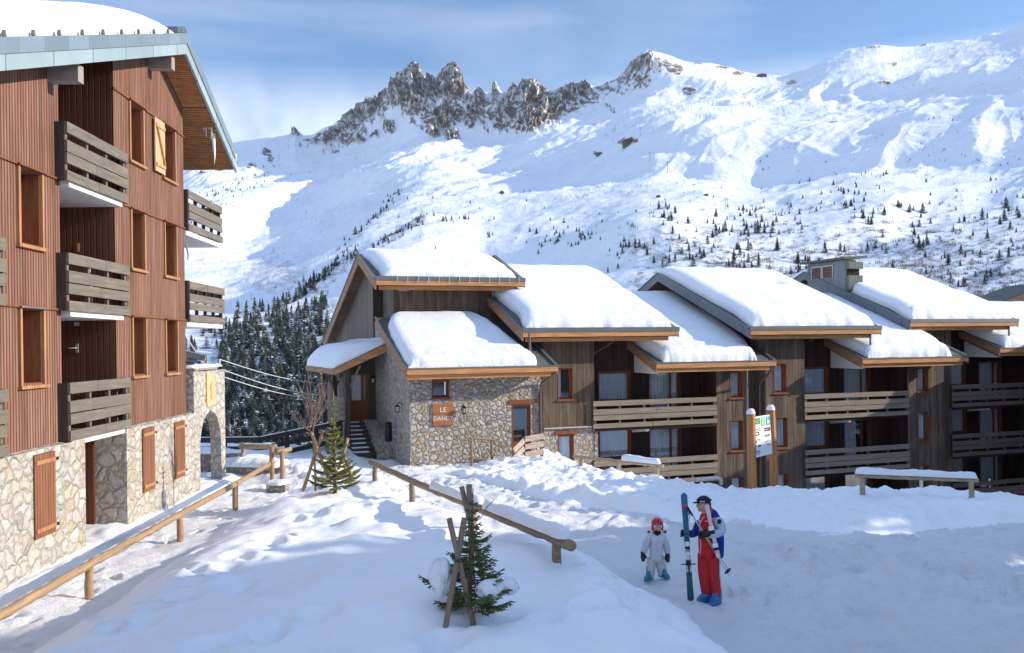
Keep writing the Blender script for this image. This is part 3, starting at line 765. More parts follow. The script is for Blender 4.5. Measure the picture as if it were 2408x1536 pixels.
def window(fr, u0, u1, z0, z1, v, parent, depth=0.2, bars=(), curtain=(0, 1), mat=None, name='window', sill=True, glass_mat=None, lower=0.0, cv=0.07):
    """v is the wall face; the frame lines the opening, the sash sits at v - depth"""
    mat = mat or M['frame_wood']; e = 0.004; m = MB(); t = 0.045; s = 0.065
    m.box(fr, u0 + e, u0 + t, v - depth, v + .012, z0 + e, z1 - e); m.box(fr, u1 - t, u1 - e, v - depth, v + .012, z0 + e, z1 - e)
    m.box(fr, u0 + t, u1 - t, v - depth, v + .012, z1 - t, z1 - e); m.box(fr, u0 + t, u1 - t, v - depth, v + .012, z0 + e, z0 + t)
    if sill: m.box(fr, u0 - .06, u1 + .06, v + .014, v + .07, z0 - .05, z0 + .012)
    a, b, lo, hi = u0 + t, u1 - t, z0 + t, z1 - t; vb = v - depth + .01
    m.box(fr, a, a + s, vb - .05, vb, lo, hi); m.box(fr, b - s, b, vb - .05, vb, lo, hi)
    m.box(fr, a + s, b - s, vb - .05, vb, hi - s, hi); m.box(fr, a + s, b - s, vb - .05, vb, lo, lo + s + lower)
    for k in bars:
        x = a + (b - a) * k; m.box(fr, x - .05, x + .05, vb - .048, vb + .004, lo + s, hi - s)
    w = m.build(name, mat, parent)
    g = MB(); g.add([fr.w(a + s, vb - .03, lo + s), fr.w(b - s, vb - .03, lo + s), fr.w(b - s, vb - .03, hi - s), fr.w(a + s, vb - .03, hi - s)], [(0, 1, 2, 3)])
    g.build('pane', glass_mat or M['glass'], w)
    if curtain:
        c = MB(); ca, cb = a + (b - a) * curtain[0], a + (b - a) * curtain[1]; n = max(8, int((cb - ca) / .035)); vs = []
        for i in range(n + 1):
            x = ca + (cb - ca) * i / n; dv = .03 * math.sin(i * 1.35) + .012 * math.sin(i * .5 + z0)
            vs += [fr.w(x, vb - cv - .06 + dv, lo), fr.w(x, vb - cv - .06 + dv, hi)]
        c.add(vs, [(2 * i, 2 * i + 2, 2 * i + 3, 2 * i + 1) for i in range(n)], True); c.build('curtain', M['curtain'], w)
    return w


def roof_slab(fr, u0, u1, pts, th, mat, parent, name='roof'):
    """pts: (v, z) of the top surface, front to back"""
    base = [fr.w(u0, v, z) for v, z in pts] + [fr.w(u0, v, z - th) for v, z in reversed(pts)]
    m = MB(); m.prism(base, fr.eu * (u1 - u0)); return m.build(name, mat, parent)


def verge(fr, u, pts, h, w, mat, parent, name='verge_board', top=0.03):
    """board along a sloping edge at plane u, w thick outwards (-u if w < 0)"""
    base = [fr.w(u, v, z + top) for v, z in pts] + [fr.w(u, v, z + top - h) for v, z in reversed(pts)]
    m = MB(); m.prism(base, fr.eu * w); return m.build(name, mat, parent)


def snow_on(fr, u0, u1, ve, ze, slope, run, parent, back=0.0, bslope=0.36, T=0.5, left=((0, .1), (10, .1)), right=((0, .1), (10, .1)), seed=1, hollows=(), front=0.05, name='roof_snow', r=0.55, res=0.14, axis='v', top=0.0, mat=None, rback=.6):
    """snow lying on a pitched roof: thick slab with rounded, slumping edges"""
    tot = run + back - top
    def dens(a, b):
        n = max(8, int((b - a) / res)); x = np.linspace(a, b, n); e = min(0.5, (b - a) / 4)
        return np.unique(np.round(np.concatenate([x, a + e * np.linspace(0, 1, 10) ** 2, b - e * np.linspace(0, 1, 10) ** 2]), 4))
    ts = dens(front, tot); ss = dens(0, 1.0 * (u1 - u0)) / (u1 - u0)
    TT, SS = np.meshgrid(ts, ss, indexing='ij')
    L = np.interp(TT, [p[0] for p in left], [p[1] for p in left]); Rr = np.interp(TT, [p[0] for p in right], [p[1] for p in right])
    L = L + .05 * fbm(TT / .7, TT * 0 + seed, seed, 3); Rr = Rr + .05 * fbm(TT / .7, TT * 0 + seed + 9, seed, 3)
    UU = u0 + L + (u1 - u0 - L - Rr) * SS
    dt0 = np.maximum(TT - front, 0)
    TT = TT + (.09 * fbm(UU / .5, UU * 0 + seed, seed + 5, 4, .6)) * (1 - sstep(0, 1.0, TT))
    zr = ze + slope * np.minimum(TT, run) - bslope * np.maximum(0, TT - run)
    d = np.minimum(UU - (u0 + L), (u1 - Rr) - UU); dt = dt0; db = np.maximum(tot - TT, 0)
    pr = lambda x, rr: (1 - (1 - np.clip(x / rr, 0, 1)) ** 2.4) ** (1 / 2.4)
    prof = pr(d, r) * pr(dt, r * .55) * pr(db, rback)
    th = T * (1 + .08 * fbm(UU / 2.6, TT / 2.2, seed + 3, 3)) * prof
    th += prof * .055 * fbm(UU / .30, TT / .22, seed + 7, 4, .6) * (1.15 - sstep(0, 2.2, TT))
    th += prof * .022 * fbm(UU / .8, TT / .8, seed + 8, 2)
    if back > 0: th -= .20 * np.exp(-((TT - run) / .8) ** 2) * prof      # rounded over the ridge
    for hu, ht, hr, ha in hollows: th -= ha * np.exp(-(((UU - hu) / hr) ** 2 + ((TT - ht) / (hr * .6)) ** 2))
    th = np.maximum(th, -.012) + .003
    # bulge outwards: thick snow leans over its edge
    VV = ve - TT
    e = fr.eu; v = fr.ev; o = fr.o
    Lr = root_of(parent).location if parent else Vector((0, 0, 0))
    X = o.x + e.x * UU + v.x * VV - Lr.x; Y = o.y + e.y * UU + v.y * VV - Lr.y; Z = zr + th - Lr.z
    ob = grid_mesh(name, X, Y, Z, mat or M['snow_roof'])
    if parent: ob.parent = parent
    return ob


def railing(fr, u0, u1, v, zb, h, parent, mat, name='balcony_railing', th=.045, posts=6, fracs=((0, .19), (.31, .51), (.53, .71), (.83, 1)), side=0.0, pm=None):
    """four wide boards on posts; zb the bottom, h the height"""
    m = MB(); rr = random.Random(int(u0 * 97 + zb * 31))
    for f0, f1 in fracs:
        hi, lo = zb + h * (1 - f0), zb + h * (1 - f1); mid = (u0 + u1) / 2 + rr.uniform(-.3, .3)
        for a, b in ((u0, mid - .004), (mid + .004, u1)):
            dz = rr.uniform(-.006, .006); m.box(fr, a, b, v - th, v + rr.uniform(-.006, .006), lo + dz, hi + dz)
    r = m.build(name, mat, parent); p = MB()
    for i in range(posts):
        x = u0 + .1 + (u1 - u0 - .2) * i / (posts - 1); p.box(fr, x - .045, x + .045, v - th - .09, v - th - .004, zb + .02, zb + h - .03)
    p.each('rail_post', pm or M['grey_wood_d'], r)
    return r


def text_mesh(s, size, mat, loc, ex, ez, parent, name='lettering', extrude=0.004, align='CENTER', shear=0.0):
    cu = bpy.data.curves.new('t', 'FONT'); cu.body = s; cu.size = size; cu.extrude = extrude; cu.align_x = align; cu.align_y = 'CENTER'; cu.shear = shear
    cu.resolution_u = 3; t = bpy.data.objects.new('t', cu); COL.objects.link(t)
    dg = bpy.context.evaluated_depsgraph_get(); me = bpy.data.meshes.new_from_object(t.evaluated_get(dg)); bpy.data.objects.remove(t)
    ex = Vector(ex).normalized(); ez = Vector(ez).normalized(); n = ex.cross(ez)
    Lr = root_of(parent).location if parent else Vector((0, 0, 0)); loc = Vector(loc) - Lr
    for v in me.vertices: v.co = loc + ex * v.co.x + ez * v.co.y + n * v.co.z
    me.materials.clear(); me.materials.append(mat); me.name = name
    o = bpy.data.objects.new(name, me); COL.objects.link(o)
    if parent: o.parent = parent
    return o
# ---------------------------------------------------------------- the red-brown house on the left
LF = Frame(-9.29, 16.7, R(90) + math.atan2(0.0295, 1))
lh = empty('apartment_house', (-9.4, 20, 0), 'tall red-brown boarded apartment house on a pale stone base, left of the snowy path', 'house')
PEAK_U, PEAK_Z = 8.3, 12.93


def lroof(u): return PEAK_Z - .345 * (PEAK_U - u) if u < PEAK_U else PEAK_Z - .456 * (u - PEAK_U)


TH = .5
prof = [(-9, lroof(-9) - TH), (2.45, lroof(2.45) - TH)]
floors = (2.55, 5.24, 7.94)
COLS = ((.76, 1.62), (6.3, 7.15), (8.7, 9.6))
rows = {0: (3.76, 5.2), 1: (6.46, 7.90), 2: (9.16, 10.6)}
holesA = [(c[0], c[1]) + rows[r] for c in COLS[:1] for r in (0, 1)] + [(-3.2, -.55, 2.75, 5.0, 1.5), (-3.2, -.55, 5.4, 7.7, 1.5)]
m = MB(); facade(m, LF, 0, -9, 2.45, 2.52, prof, holesA, .42); m.build('wall', M['planks_red'], lh)
holesB = [(c[0], c[1]) + rows[r] for c in COLS[1:] for r in (0, 1, 2)]
m = MB(); facade(m, LF, 0, 5.3, 10.4, 2.52, [(5.3, lroof(5.3) - TH), (PEAK_U, PEAK_Z - TH), (10.4, lroof(10.4) - TH)], holesB, .42)
rect_v(m, LF, 10.4, 0, -8, 2.5, lroof(10.4) - TH); m.build('wall', M['planks_red'], lh)
# loggia between the two wall parts
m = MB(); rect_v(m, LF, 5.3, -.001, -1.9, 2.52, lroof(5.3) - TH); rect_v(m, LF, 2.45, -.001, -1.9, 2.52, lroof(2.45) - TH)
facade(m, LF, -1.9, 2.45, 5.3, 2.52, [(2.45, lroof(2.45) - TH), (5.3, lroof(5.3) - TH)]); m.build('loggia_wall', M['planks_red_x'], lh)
m = MB()
for z in floors[1:]: m.box(LF, 2.46, 5.29, -1.88, .19, z - .13, z)
m.box(LF, 2.46, 5.29, -1.88, .19, 2.42, 2.55)
m.each('balcony_slab', M['white_wall'], lh)
# drip boards where the boarding is lapped
m = MB()
for z in floors[1:]:
    for a, b in ((-9, 2.46), (5.28, 10.42)): m.box(LF, a, b, .003, .04, z - .012, z + .03)
m.box(LF, 5.28, 10.42, .003, .04, 10.63, 10.67)
m.each('drip_board', M['frame_wood'], lh)
# stone base
sb = MB()
facade(sb, LF, .2, -9, 3.05, -.6, 2.5, [(.76, 1.62, .80, 2.42, .12)], .12)
facade(sb, LF, .2, 5.34, 10.45, -.6, 2.5, [(6.3, 7.13, .80, 2.42, .12), (8.68, 9.52, .80, 2.38, .12)], .12)
rect_v(sb, LF, 5.34, .2, -.55, -.6, 2.42); rect_v(sb, LF, 3.05, .2, -1.7, -.6, 2.42)
sb.add([LF.w(-9, .2, 2.5), LF.w(3.05, .2, 2.5), LF.w(3.05, -.05, 2.52), LF.w(-9, -.05, 2.52)], [(0, 1, 2, 3)])
sb.add([LF.w(5.34, .2, 2.5), LF.w(10.45, .2, 2.5), LF.w(10.45, -.05, 2.52), LF.w(5.34, -.05, 2.52)], [(0, 1, 2, 3)])
rect_v(sb, LF, 10.45, .2, -6, -.6, 2.5)
sb.build('stone_base', M['stone_left'], lh)
m = MB(); m.box(LF, 5.24, 5.30, -1.5, -.56, -.1, 2.35); d = m.build('entrance_door', planks('dark_red_door_boards', LV, .13, (.21, .075, .04), var=.1, groove=.1), lh)
m = MB(); m.box(LF, 5.30, 5.5, -1.7, -.55, -.6, 2.42); m.box(LF, 3.0, 5.4, -1.72, -1.66, -.6, 2.42); m.build('porch_wall', M['planks_red_x'], lh)
m = MB(); m.box(LF, 3.05, 5.3, -1.6, .15, -.05, .06); m.build('door_step', M['concrete'], lh)
# shutters closed over the base windows
for u0, u1, z0, z1 in ((.76, 1.62, .80, 2.42), (6.3, 7.13, .80, 2.42), (8.68, 9.52, .80, 2.38)):
    m = MB(); m.box(LF, u0 + .01, u1 - .01, .19, .235, z0 + .01, z1 - .01); s = m.build('window_shutter', M['shutter'], lh)
    m = MB(); m.box(LF, u0 + .03, u1 - .03, .237, .26, z0 + .12, z0 + .2); m.box(LF, u0 + .03, u1 - .03, .237, .26, z1 - .2, z1 - .12); m.each('brace', M['frame_light'], s)
    m = MB(); m.box(LF, u1 - .02, u1 + .06, .22, .27, z0 + .13, z0 + .19); m.box(LF, u1 - .02, u1 + .06, .22, .27, z1 - .19, z1 - .13); m.each('hinge', M['black'], s)
# wooden windows set deep in the boarding
for ci, c in enumerate(COLS):
    for r, (z0, z1) in rows.items():
        if ci == 0 and r == 2: continue
        u0, u1 = c; m = MB(); t = .07
        m.box(LF, u0 - t, u0 + .004, -.05, .045, z0 - .02, z1 + .02); m.box(LF, u1 - .004, u1 + t, -.05, .045, z0 - .02, z1 + .02)
        m.box(LF, u0 - t - .06, u1 + t + .06, -.02, .085, z0 - .085, z0 - .022)
        w = m.build('window', M['frame_light'], lh)
        m = MB(); m.box(LF, u0 - t - .05, u1 + t + .05, -.02, .10, z1 + .022, z1 + .055); m.build('drip_cap', M['grey_wood_l'] if ci == 0 and r == 0 else M['frame_wood'], w)
        m = MB(); m.box(LF, u0 + .02, u1 - .02, -.40, -.36, z0 + .02, z1 - .02); m.box(LF, u1 - .02, u1 - .006, -.41, -.02, z0 + .01, z1 - .01)
        m.box(LF, u0 + .01, u1 - .02, -.41, -.02, z0, z0 + .02); m.build('reveal', M['frame_wood'], w)
        m = MB(); m.add([LF.w(u0 + .1, -.355, z0 + .1), LF.w(u1 - .1, -.355, z0 + .1), LF.w(u1 - .1, -.355, z1 - .1), LF.w(u0 + .1, -.355, z1 - .1)], [(0, 1, 2, 3)])
        m.build('pane', M['glass'], w)
# one shutter folded open by the top right window
m = MB(); m.box(LF, 7.86, 8.6, .05, .09, 9.18, 10.6); s = m.build('open_shutter', wood('pale_new_shutter', (.72, .46, .25), (0, 0, 1)), lh)
m = MB(); m.box(LF, 7.9, 8.57, .092, .12, 9.32, 9.41); m.box(LF, 7.9, 8.57, .092, .12, 10.37, 10.46); m.beam(LF.w(7.94, .107, 10.36), LF.w(8.5, .107, 9.43), .03, .08, LF.ev); m.each('brace', wood('shutter_brace', (.60, .36, .19), (0, 0, 1)), s)
# balconies
for (u0, u1) in ((2.25, 5.5), (-3.5, -.24)):
    for z in (floors if u0 > 0 else floors[:2]):
        railing(LF, u0, u1, .26, z - .02, 1.2, lh, M['grey_wood_l'], posts=4, th=.06, pm=M['grey_wood_l'])
        m = MB(); m.box(LF, u0, u0 + .05, -.02, .195, z - .02, z + 1.18); m.box(LF, u1 - .05, u1, -.02, .195, z - .02, z + 1.18); m.each('balcony_side', M['dark_post'], lh)
m = MB()
for z in floors[1:]: m.box(LF, -3.2, -.55, -1.5, .19, z - .13, z)
m.each('balcony_slab', M['white_wall'], lh)
# loggia fittings: a door handle and a small vent seen under the middle balcony
m = MB(); m.box(LF, 5.27, 5.297, -.95, -.89, 4.35, 4.56); m.tube([LF.w(5.25, -.92, 4.46), LF.w(5.2, -.92, 4.46), LF.w(5.2, -1.08, 4.45)], .016); m.build('door_handle', M['galv'], lh)
m = MB(); m.box(LF, 5.27, 5.297, -.98, -.86, 4.98, 5.08); m.build('wall_vent', M['pipe_pale'], lh)
m = MB(); m.box(LF, 5.27, 5.297, -.9, -.84, 6.75, 6.95); m.build('wall_switch', M['frame_light'], lh)
# corner balconies past the end of the facade
for z, L_ in ((7.93, 14.0), (5.24, 14.1)):
    railing(LF, 10.5, L_, .12, z - .02, 1.18, lh, M['grey_wood_l'], posts=5, th=.06, pm=M['dark_post'])
    m = MB(); m.box(LF, 10.44, 10.5, -.3, .10, z - .05, z + 1.18); m.each('balcony_side', M['dark_post'], lh)
    m = MB(); m.box(LF, 10.42, L_ - .02, -1.4, .05, z - .17, z - .03); m.each('balcony_slab', M['white_wall'], lh)
    railing(LF, 10.5, L_, -1.35, z - .02, 1.18, lh, M['dark_post'], posts=5, th=.06, pm=M['dark_post'])
    m = MB(); m.box(LF, L_ - .06, L_, -1.28, .05, z + .0, z + .28); m.box(LF, L_ - .06, L_, -1.28, .05, z + .75, z + 1.15); m.each('balcony_side', M['grey_wood_l'], lh)
m = MB(); m.beam(LF.w(10.46, .03, 7.5), LF.w(10.66, .03, 7.2), .04, .05); m.beam(LF.w(10.66, .03, 7.2), LF.w(10.6, .03, 7.05), .03, .04); m.build('bracket', M['galv'], lh)
# roof: deck, boarded soffit, two bands of fascia sheets, purlin ends
OV = .8
m = MB()
pl = [(-12, lroof(-12)), (PEAK_U, PEAK_Z), (13.25, lroof(13.25))]
base = [LF.w(u, OV - .08, z) for u, z in pl] + [LF.w(u, OV - .08, z - .36) for u, z in reversed(pl)]
m.prism(base, LF.ev * -9.5); m.build('roof', M['roofing'], lh)
m = MB()
for a, b in ((pl[0], pl[1]), (pl[1], pl[2])):
    m.prism([LF.w(a[0], OV - .09, a[1] - .37), LF.w(b[0], OV - .09, b[1] - .37), LF.w(b[0], OV - .09, b[1] - .42), LF.w(a[0], OV - .09, a[1] - .42)], LF.ev * -9.0)
m.build('soffit', M['soffit_left'], lh)
# beyond the gable the soffit is open to view: slats across
m = MB(); n = 30
for i in range(n):
    u = 10.5 + (13.2 - 10.5) * i / (n - 1); z = lroof(u) - .44; m.box(LF, u - .035, u + .035, -6, OV - .1, z - .03, z + .01)
for i in range(26):
    u = 8.35 + 2.1 * i / 26; z = lroof(u) - .44; m.box(LF, u - .035, u + .028, .01, OV - .1, z - .03, z + .01)
m.build('soffit_slats', M['fascia'], lh)


def band(v0, v1, t0, t1, mat, nm, ends=(-12, 13.3)):
    q = [(ends[0], lroof(ends[0])), (PEAK_U, PEAK_Z), (ends[1], lroof(ends[1]))]
    mm = MB(); mm.prism([LF.w(u, v0, z + t0) for u, z in q] + [LF.w(u, v0, z + t1) for u, z in reversed(q)], LF.ev * (v1 - v0)); return mm.build(nm, mat, lh)


band(OV - .07, OV + .03, .05, -.235, M['fascia_metal_top'], 'fascia_band')
band(OV - .07, OV - .0, -.24, -.52, M['fascia_metal_low'], 'fascia_band')
m = MB(); m.box(LF, 13.2, 13.27, -8, OV - .02, lroof(13.25) - .46, lroof(13.25) - .02); m.build('eave_board', M['frame_wood'], lh)
m = MB()
for u in (2.1, 7.75): m.box(LF, u - .13, u + .13, -.1, .62, lroof(u - .13) - .92 + .04, lroof(u - .13) - .53)
m.each('purlin_end', M['concrete'], lh)
m = MB(); q = [(7.7, lroof(7.7) + .06), (PEAK_U, PEAK_Z + .06), (PEAK_U + .25, lroof(PEAK_U + .25) + .06)]
m.prism([LF.w(u, OV - .03, z) for u, z in q] + [LF.w(u, OV - .03, z + .17) for u, z in reversed(q)], LF.ev * -6); m.build('ridge_cap', M['zinc_dark'], lh)
m = MB()
for i in range(11):
    u = -2.2 + i * 1.02; z = lroof(u) + .05; m.prism([LF.w(u - .06, OV - .02, z), LF.w(u + .06, OV - .02, z), LF.w(u + .02, OV - .02, z + .11), LF.w(u - .02, OV - .02, z + .11)], LF.ev * -.05)
m.each('snow_guard', M['zinc_dark'], lh)


def left_roof_snow():
    us = np.unique(np.concatenate([np.linspace(-11, 7.75, 90), 7.75 - .8 * np.linspace(0, 1, 16) ** 2])); vs = np.concatenate([np.linspace(0, .5, 10) ** 1.6 / .5 ** .6, np.linspace(.6, 8, 26)])
    U, V = np.meshgrid(us, vs, indexing='ij')
    pr = lambda x, rr, p=2.4: (1 - (1 - np.clip(x / rr, 0, 1)) ** p) ** (1 / p)
    T = .70 * pr(V, .5) * pr(7.76 - U, 5.0, 1.7) * (1 + .07 * fbm(U / 3, V / 2, 4, 3)) + .02 * fbm(U / .3, V / .3, 5, 3) * pr(V, .3) * pr(7.76 - U, .3)
    Z = PEAK_Z - .345 * (PEAK_U - U) + .05 + np.maximum(T, 0)
    Vv = OV - .12 - V + .04 * fbm(U / .4, U * 0, 6, 3)
    o = LF.o; e = LF.eu; w = LF.ev
    ob = grid_mesh('roof_snow', o.x + e.x * U + w.x * Vv - lh.location.x, o.y + e.y * U + w.y * Vv - lh.location.y, Z - lh.location.z, M['snow_roof']); ob.parent = lh


left_roof_snow()
# icicles under the eave corner
m = MB(); rr = random.Random(3)
def icicle(mb, x, y, d, L, r0):
    p = P(x, y, d); k = 7
    mb.tube([p + Vector((math.sin(i * 1.3) * r0 * .15, 0, -L * i / k)) for i in range(k + 1)], [r0 * (1 - i / k) ** .8 + .004 for i in range(k + 1)], 7)
icicle(m, 502, 256, 28.3, 1.7, .11); icicle(m, 497, 252, 28.2, .75, .06); icicle(m, 508, 262, 28.4, .8, .05)
for i in range(11): icicle(m, 478 + i * 2.2 + rr.uniform(-.6, .6), 250 + i * .5, 28.0, rr.uniform(.35, 1.05), .034)
icicle(m, 554, 362, 29.8, .5, .025); icicle(m, 463, 214, 28, .2, .03)
m.thing('icicles', M['ice'], 'long icicles hanging from the roof edge of the red-brown house', 'icicles')

# arch wall that continues the stone base
aw = empty('arch_wall', tuple(LF.w(12, 0, 0)), 'pale stone garden wall with a round-headed arch, beside the red-brown house', 'wall')
def arch_wall():
    u0, u1, zt = 10.46, 13.7, 3.72; a0, a1, spring = 11.0, 13.2, 1.35; rad = (a1 - a0) / 2; cu = (a0 + a1) / 2; n = 18
    front, back = .2, -.14
    arc = [(a0, -.6), (a0, spring)] + [(cu - rad * math.cos(math.pi * i / n), spring + rad * 1.0 * math.sin(math.pi * i / n)) for i in range(1, n)] + [(a1, spring), (a1, -.6)]
    mb = MB()
    for v in (front, back):
        mb.add([LF.w(u0, v, -.6), LF.w(a0, v, -.6), LF.w(a0, v, zt), LF.w(u0, v, zt + .03)], [(0, 1, 2, 3)])
        mb.add([LF.w(a1, v, -.6), LF.w(u1, v, -.6), LF.w(u1, v, zt), LF.w(a1, v, zt)], [(0, 1, 2, 3)])
        pts = arc[1:-1]
        for p, q in zip(pts[:-1], pts[1:]):
            mb.add([LF.w(p[0], v, p[1]), LF.w(q[0], v, q[1]), LF.w(q[0], v, zt), LF.w(p[0], v, zt)], [(0, 1, 2, 3)])
    for p, q in zip(arc[:-1], arc[1:]): mb.add([LF.w(p[0], front, p[1]), LF.w(q[0], front, q[1]), LF.w(q[0], back, q[1]), LF.w(p[0], back, p[1])], [(0, 1, 2, 3)])
    rect_v(mb, LF, u0, front, back, -.6, zt + .03); rect_v(mb, LF, u1, front, back, -.6, zt)
    mb.add([LF.w(u0, front, zt + .03), LF.w(u1, front, zt), LF.w(u1, back, zt), LF.w(u0, back, zt + .03)], [(0, 1, 2, 3)])
    mb.build('wall', M['stone_left'], aw)
    c = MB(); c.box(LF, u0 - .02, 12.7, back - .05, front + .05, zt + .035, zt + .10); c.build('coping', M['concrete'], aw)
arch_wall()
snow_on(LF, 10.5, 13.5, .24, 3.82, 0.0, .36, aw, T=.09, seed=4, r=.12, res=.06, rback=.1, name='coping_snow')
m = MB(); m.box(LF, 11.62, 12.45, .202, .25, 2.62, 3.62); pn = m.build('carved_panel', M['orange_panel'], aw)
m = MB()
for i, (u, z, a, b) in enumerate(((11.98, 3.20, .10, .13), (12.06, 3.02, .06, .10), (11.97, 2.90, .05, .06), (12.03, 3.35, .05, .05), (12.08, 2.84, .03, .05))):
    m.add([LF.w(u + a * math.cos(k * math.pi / 6), .254 + .001 * i, z + b * math.sin(k * math.pi / 6)) for k in range(12)], [tuple(range(12))])
m.each('carving', M['carving'], pn)

rk = empty('drying_rack', tuple(LF.w(4.1, -.7, 5.24)), 'white metal drying rack on the middle loggia balcony of the red-brown house', 'drying rack')
m = MB()
for v in (-.35, -1.0): m.tube([LF.w(3.2, v, 5.26), LF.w(3.35, v, 6.35), LF.w(4.7, v, 6.35), LF.w(4.85, v, 5.26)], .014, 6)
m.build('frame', M['cable'], rk)
m = MB()
for k in range(7): m.tube([LF.w(3.4, -.35 - .1 * k, 6.1), LF.w(4.65, -.35 - .1 * k, 6.1)], .006, 5)
m.build('rods', M['cable'], rk)
tb = empty('balcony_table', tuple(LF.w(3.0, -.8, 5.24)), 'small round white table behind the middle loggia railing', 'table')
m = MB(); c = LF.w(2.95, -.7, 5.95); m.tube([c, c + Vector((0, 0, .03))], [.36, .36], 20); m.build('tabletop', M['white_wall'], tb); m = MB(); m.tube([c, c - Vector((0, 0, .7))], .03, 8); m.build('leg', M['cable'], tb)
# ---------------------------------------------------------------- the row of brown chalets
CF0 = Frame(3.59, 40.5, AL)
SL = .378


def sub_frame(du, dv):
    f = Frame(0, 0, AL); f.o = CF0.o + CF0.eu * du + CF0.ev * dv; return f


def low_roof(fr, u0, u1, ve, ze, run, par, seed, left, right, T=.5, hollows=(), fin=True, top=0.0, slope=SL, vm='fascia_v'):
    """roof with wooden edge boards and snow"""
    roof_slab(fr, u0, u1, [(ve, ze), (ve - run, ze + slope * run)], .2, M['roofing'], par)
    m = MB(); m.box(fr, u0 - .03, u1 + .03, ve + .002, ve + .035, ze - .235, ze - .03); m.build('eave_board', M['fascia'], par)
    m = MB(); m.box(fr, u0 + .02, u1 - .25, ve - .12, ve - .08, ze - .42, ze - .20); m.build('eave_board', M['fascia'], par)
    m = MB(); m.box(fr, u0 - .05, u1 + .05, ve - .02, ve + .055, ze - .028, ze + .03); m.build('eave_flashing', M['zinc_dark'], par)
    verge(fr, u0 - .002, [(ve, ze), (ve - run, ze + slope * run)], .40, -.05, M[vm], par, top=.0)
    verge(fr, u0 - .01, [(ve + .03, ze - .012), (ve - run, ze + slope * run)], .05, -.075, M['zinc_dark'], par, name='verge_flashing', top=.055)
    verge(fr, u1 + .002, [(ve, ze), (ve - run, ze + slope * run)], .34, .05, M['fascia_v'], par, top=.0)
    verge(fr, u1 - .12, [(ve + .0, ze), (ve - run, ze + slope * run)], .05, .13, M['zinc_dark'], par, name='verge_flashing', top=.09)
    s = MB(); s.prism([fr.w(u0 + .02, ve - .1, ze - .26), fr.w(u0 + .02, ve - run, ze + slope * (run - .1) - .26), fr.w(u0 + .02, ve - run, ze + slope * (run - .1) - .22), fr.w(u0 + .02, ve - .1, ze - .22)], fr.eu * (u1 - u0 - .04))
    s.build('soffit', M['soffit'], par)
    snow_on(fr, u0, u1, ve, ze + .01, slope, run, par, T=T, left=left, right=right, seed=seed, hollows=hollows, front=.03, top=top)


def high_roof(fr, u0, u1, ve, ze, run, brun, par, seed, left, right, metal=True, T=.6, hollows=(), gable=True, vh=.42, gutter=True):
    top = (ve - run, ze + SL * run); bk = (top[0] - brun, top[1] - .36 * brun)
    roof_slab(fr, u0, u1, [(ve, ze), top, bk], .22, M['roofing'], par)
    m = MB(); m.box(fr, u0 - .03, u1 + .03, ve + .002, ve + .035, ze - .24, ze - .04); m.build('eave_board', M['fascia'], par)
    m = MB(); m.box(fr, u0 + .15, u1 - .4, ve - .2, ve - .16, ze - .44, ze - .20); m.build('eave_board', M['fascia'], par)
    m = MB(); m.box(fr, u0 - .05, u1 + .05, ve - .02, ve + .06, ze - .038, ze + .03 + (.12 if gutter else 0)); m.build('eave_flashing', M['zinc_dark'], par)
    vm = M['verge_metal'] if metal else M['fascia_v']
    verge(fr, u0 - .002, [(ve, ze), top, bk], vh, -.06, vm, par, top=.02)
    verge(fr, u0 - .01, [(ve + .03, ze), top, bk], .06, -.09, M['zinc_dark'], par, name='verge_flashing', top=.075)
    verge(fr, u1 + .002, [(ve, ze), top, bk], .3, .05, vm, par, top=.0)
    verge(fr, u1 - .15, [(ve, ze), top, bk], .05, .16, M['zinc_dark'], par, name='verge_flashing', top=.10)
    s = MB()
    for (a, b), (c, d) in (((ve - .05, ze), top), (top, bk)):
        s.prism([fr.w(u0 + .02, a, b - .27), fr.w(u0 + .02, c, d - .27), fr.w(u0 + .02, c, d - .225), fr.w(u0 + .02, a, b - .225)], fr.eu * (u1 - u0 - .04))
    s.build('soffit', M['soffit'], par)
    snow_on(fr, u0, u1, ve, ze + .01, SL, run, par, back=brun, bslope=.36, T=T, left=left, right=right, seed=seed, hollows=hollows, front=.05, r=.7)


def downpipe(fr, pts, par, r=.05, mat=None, name='downpipe'):
    m = MB(); m.tube([fr.w(*p) for p in pts], r, 8); return m.build(name, mat or M['pipe'], par)


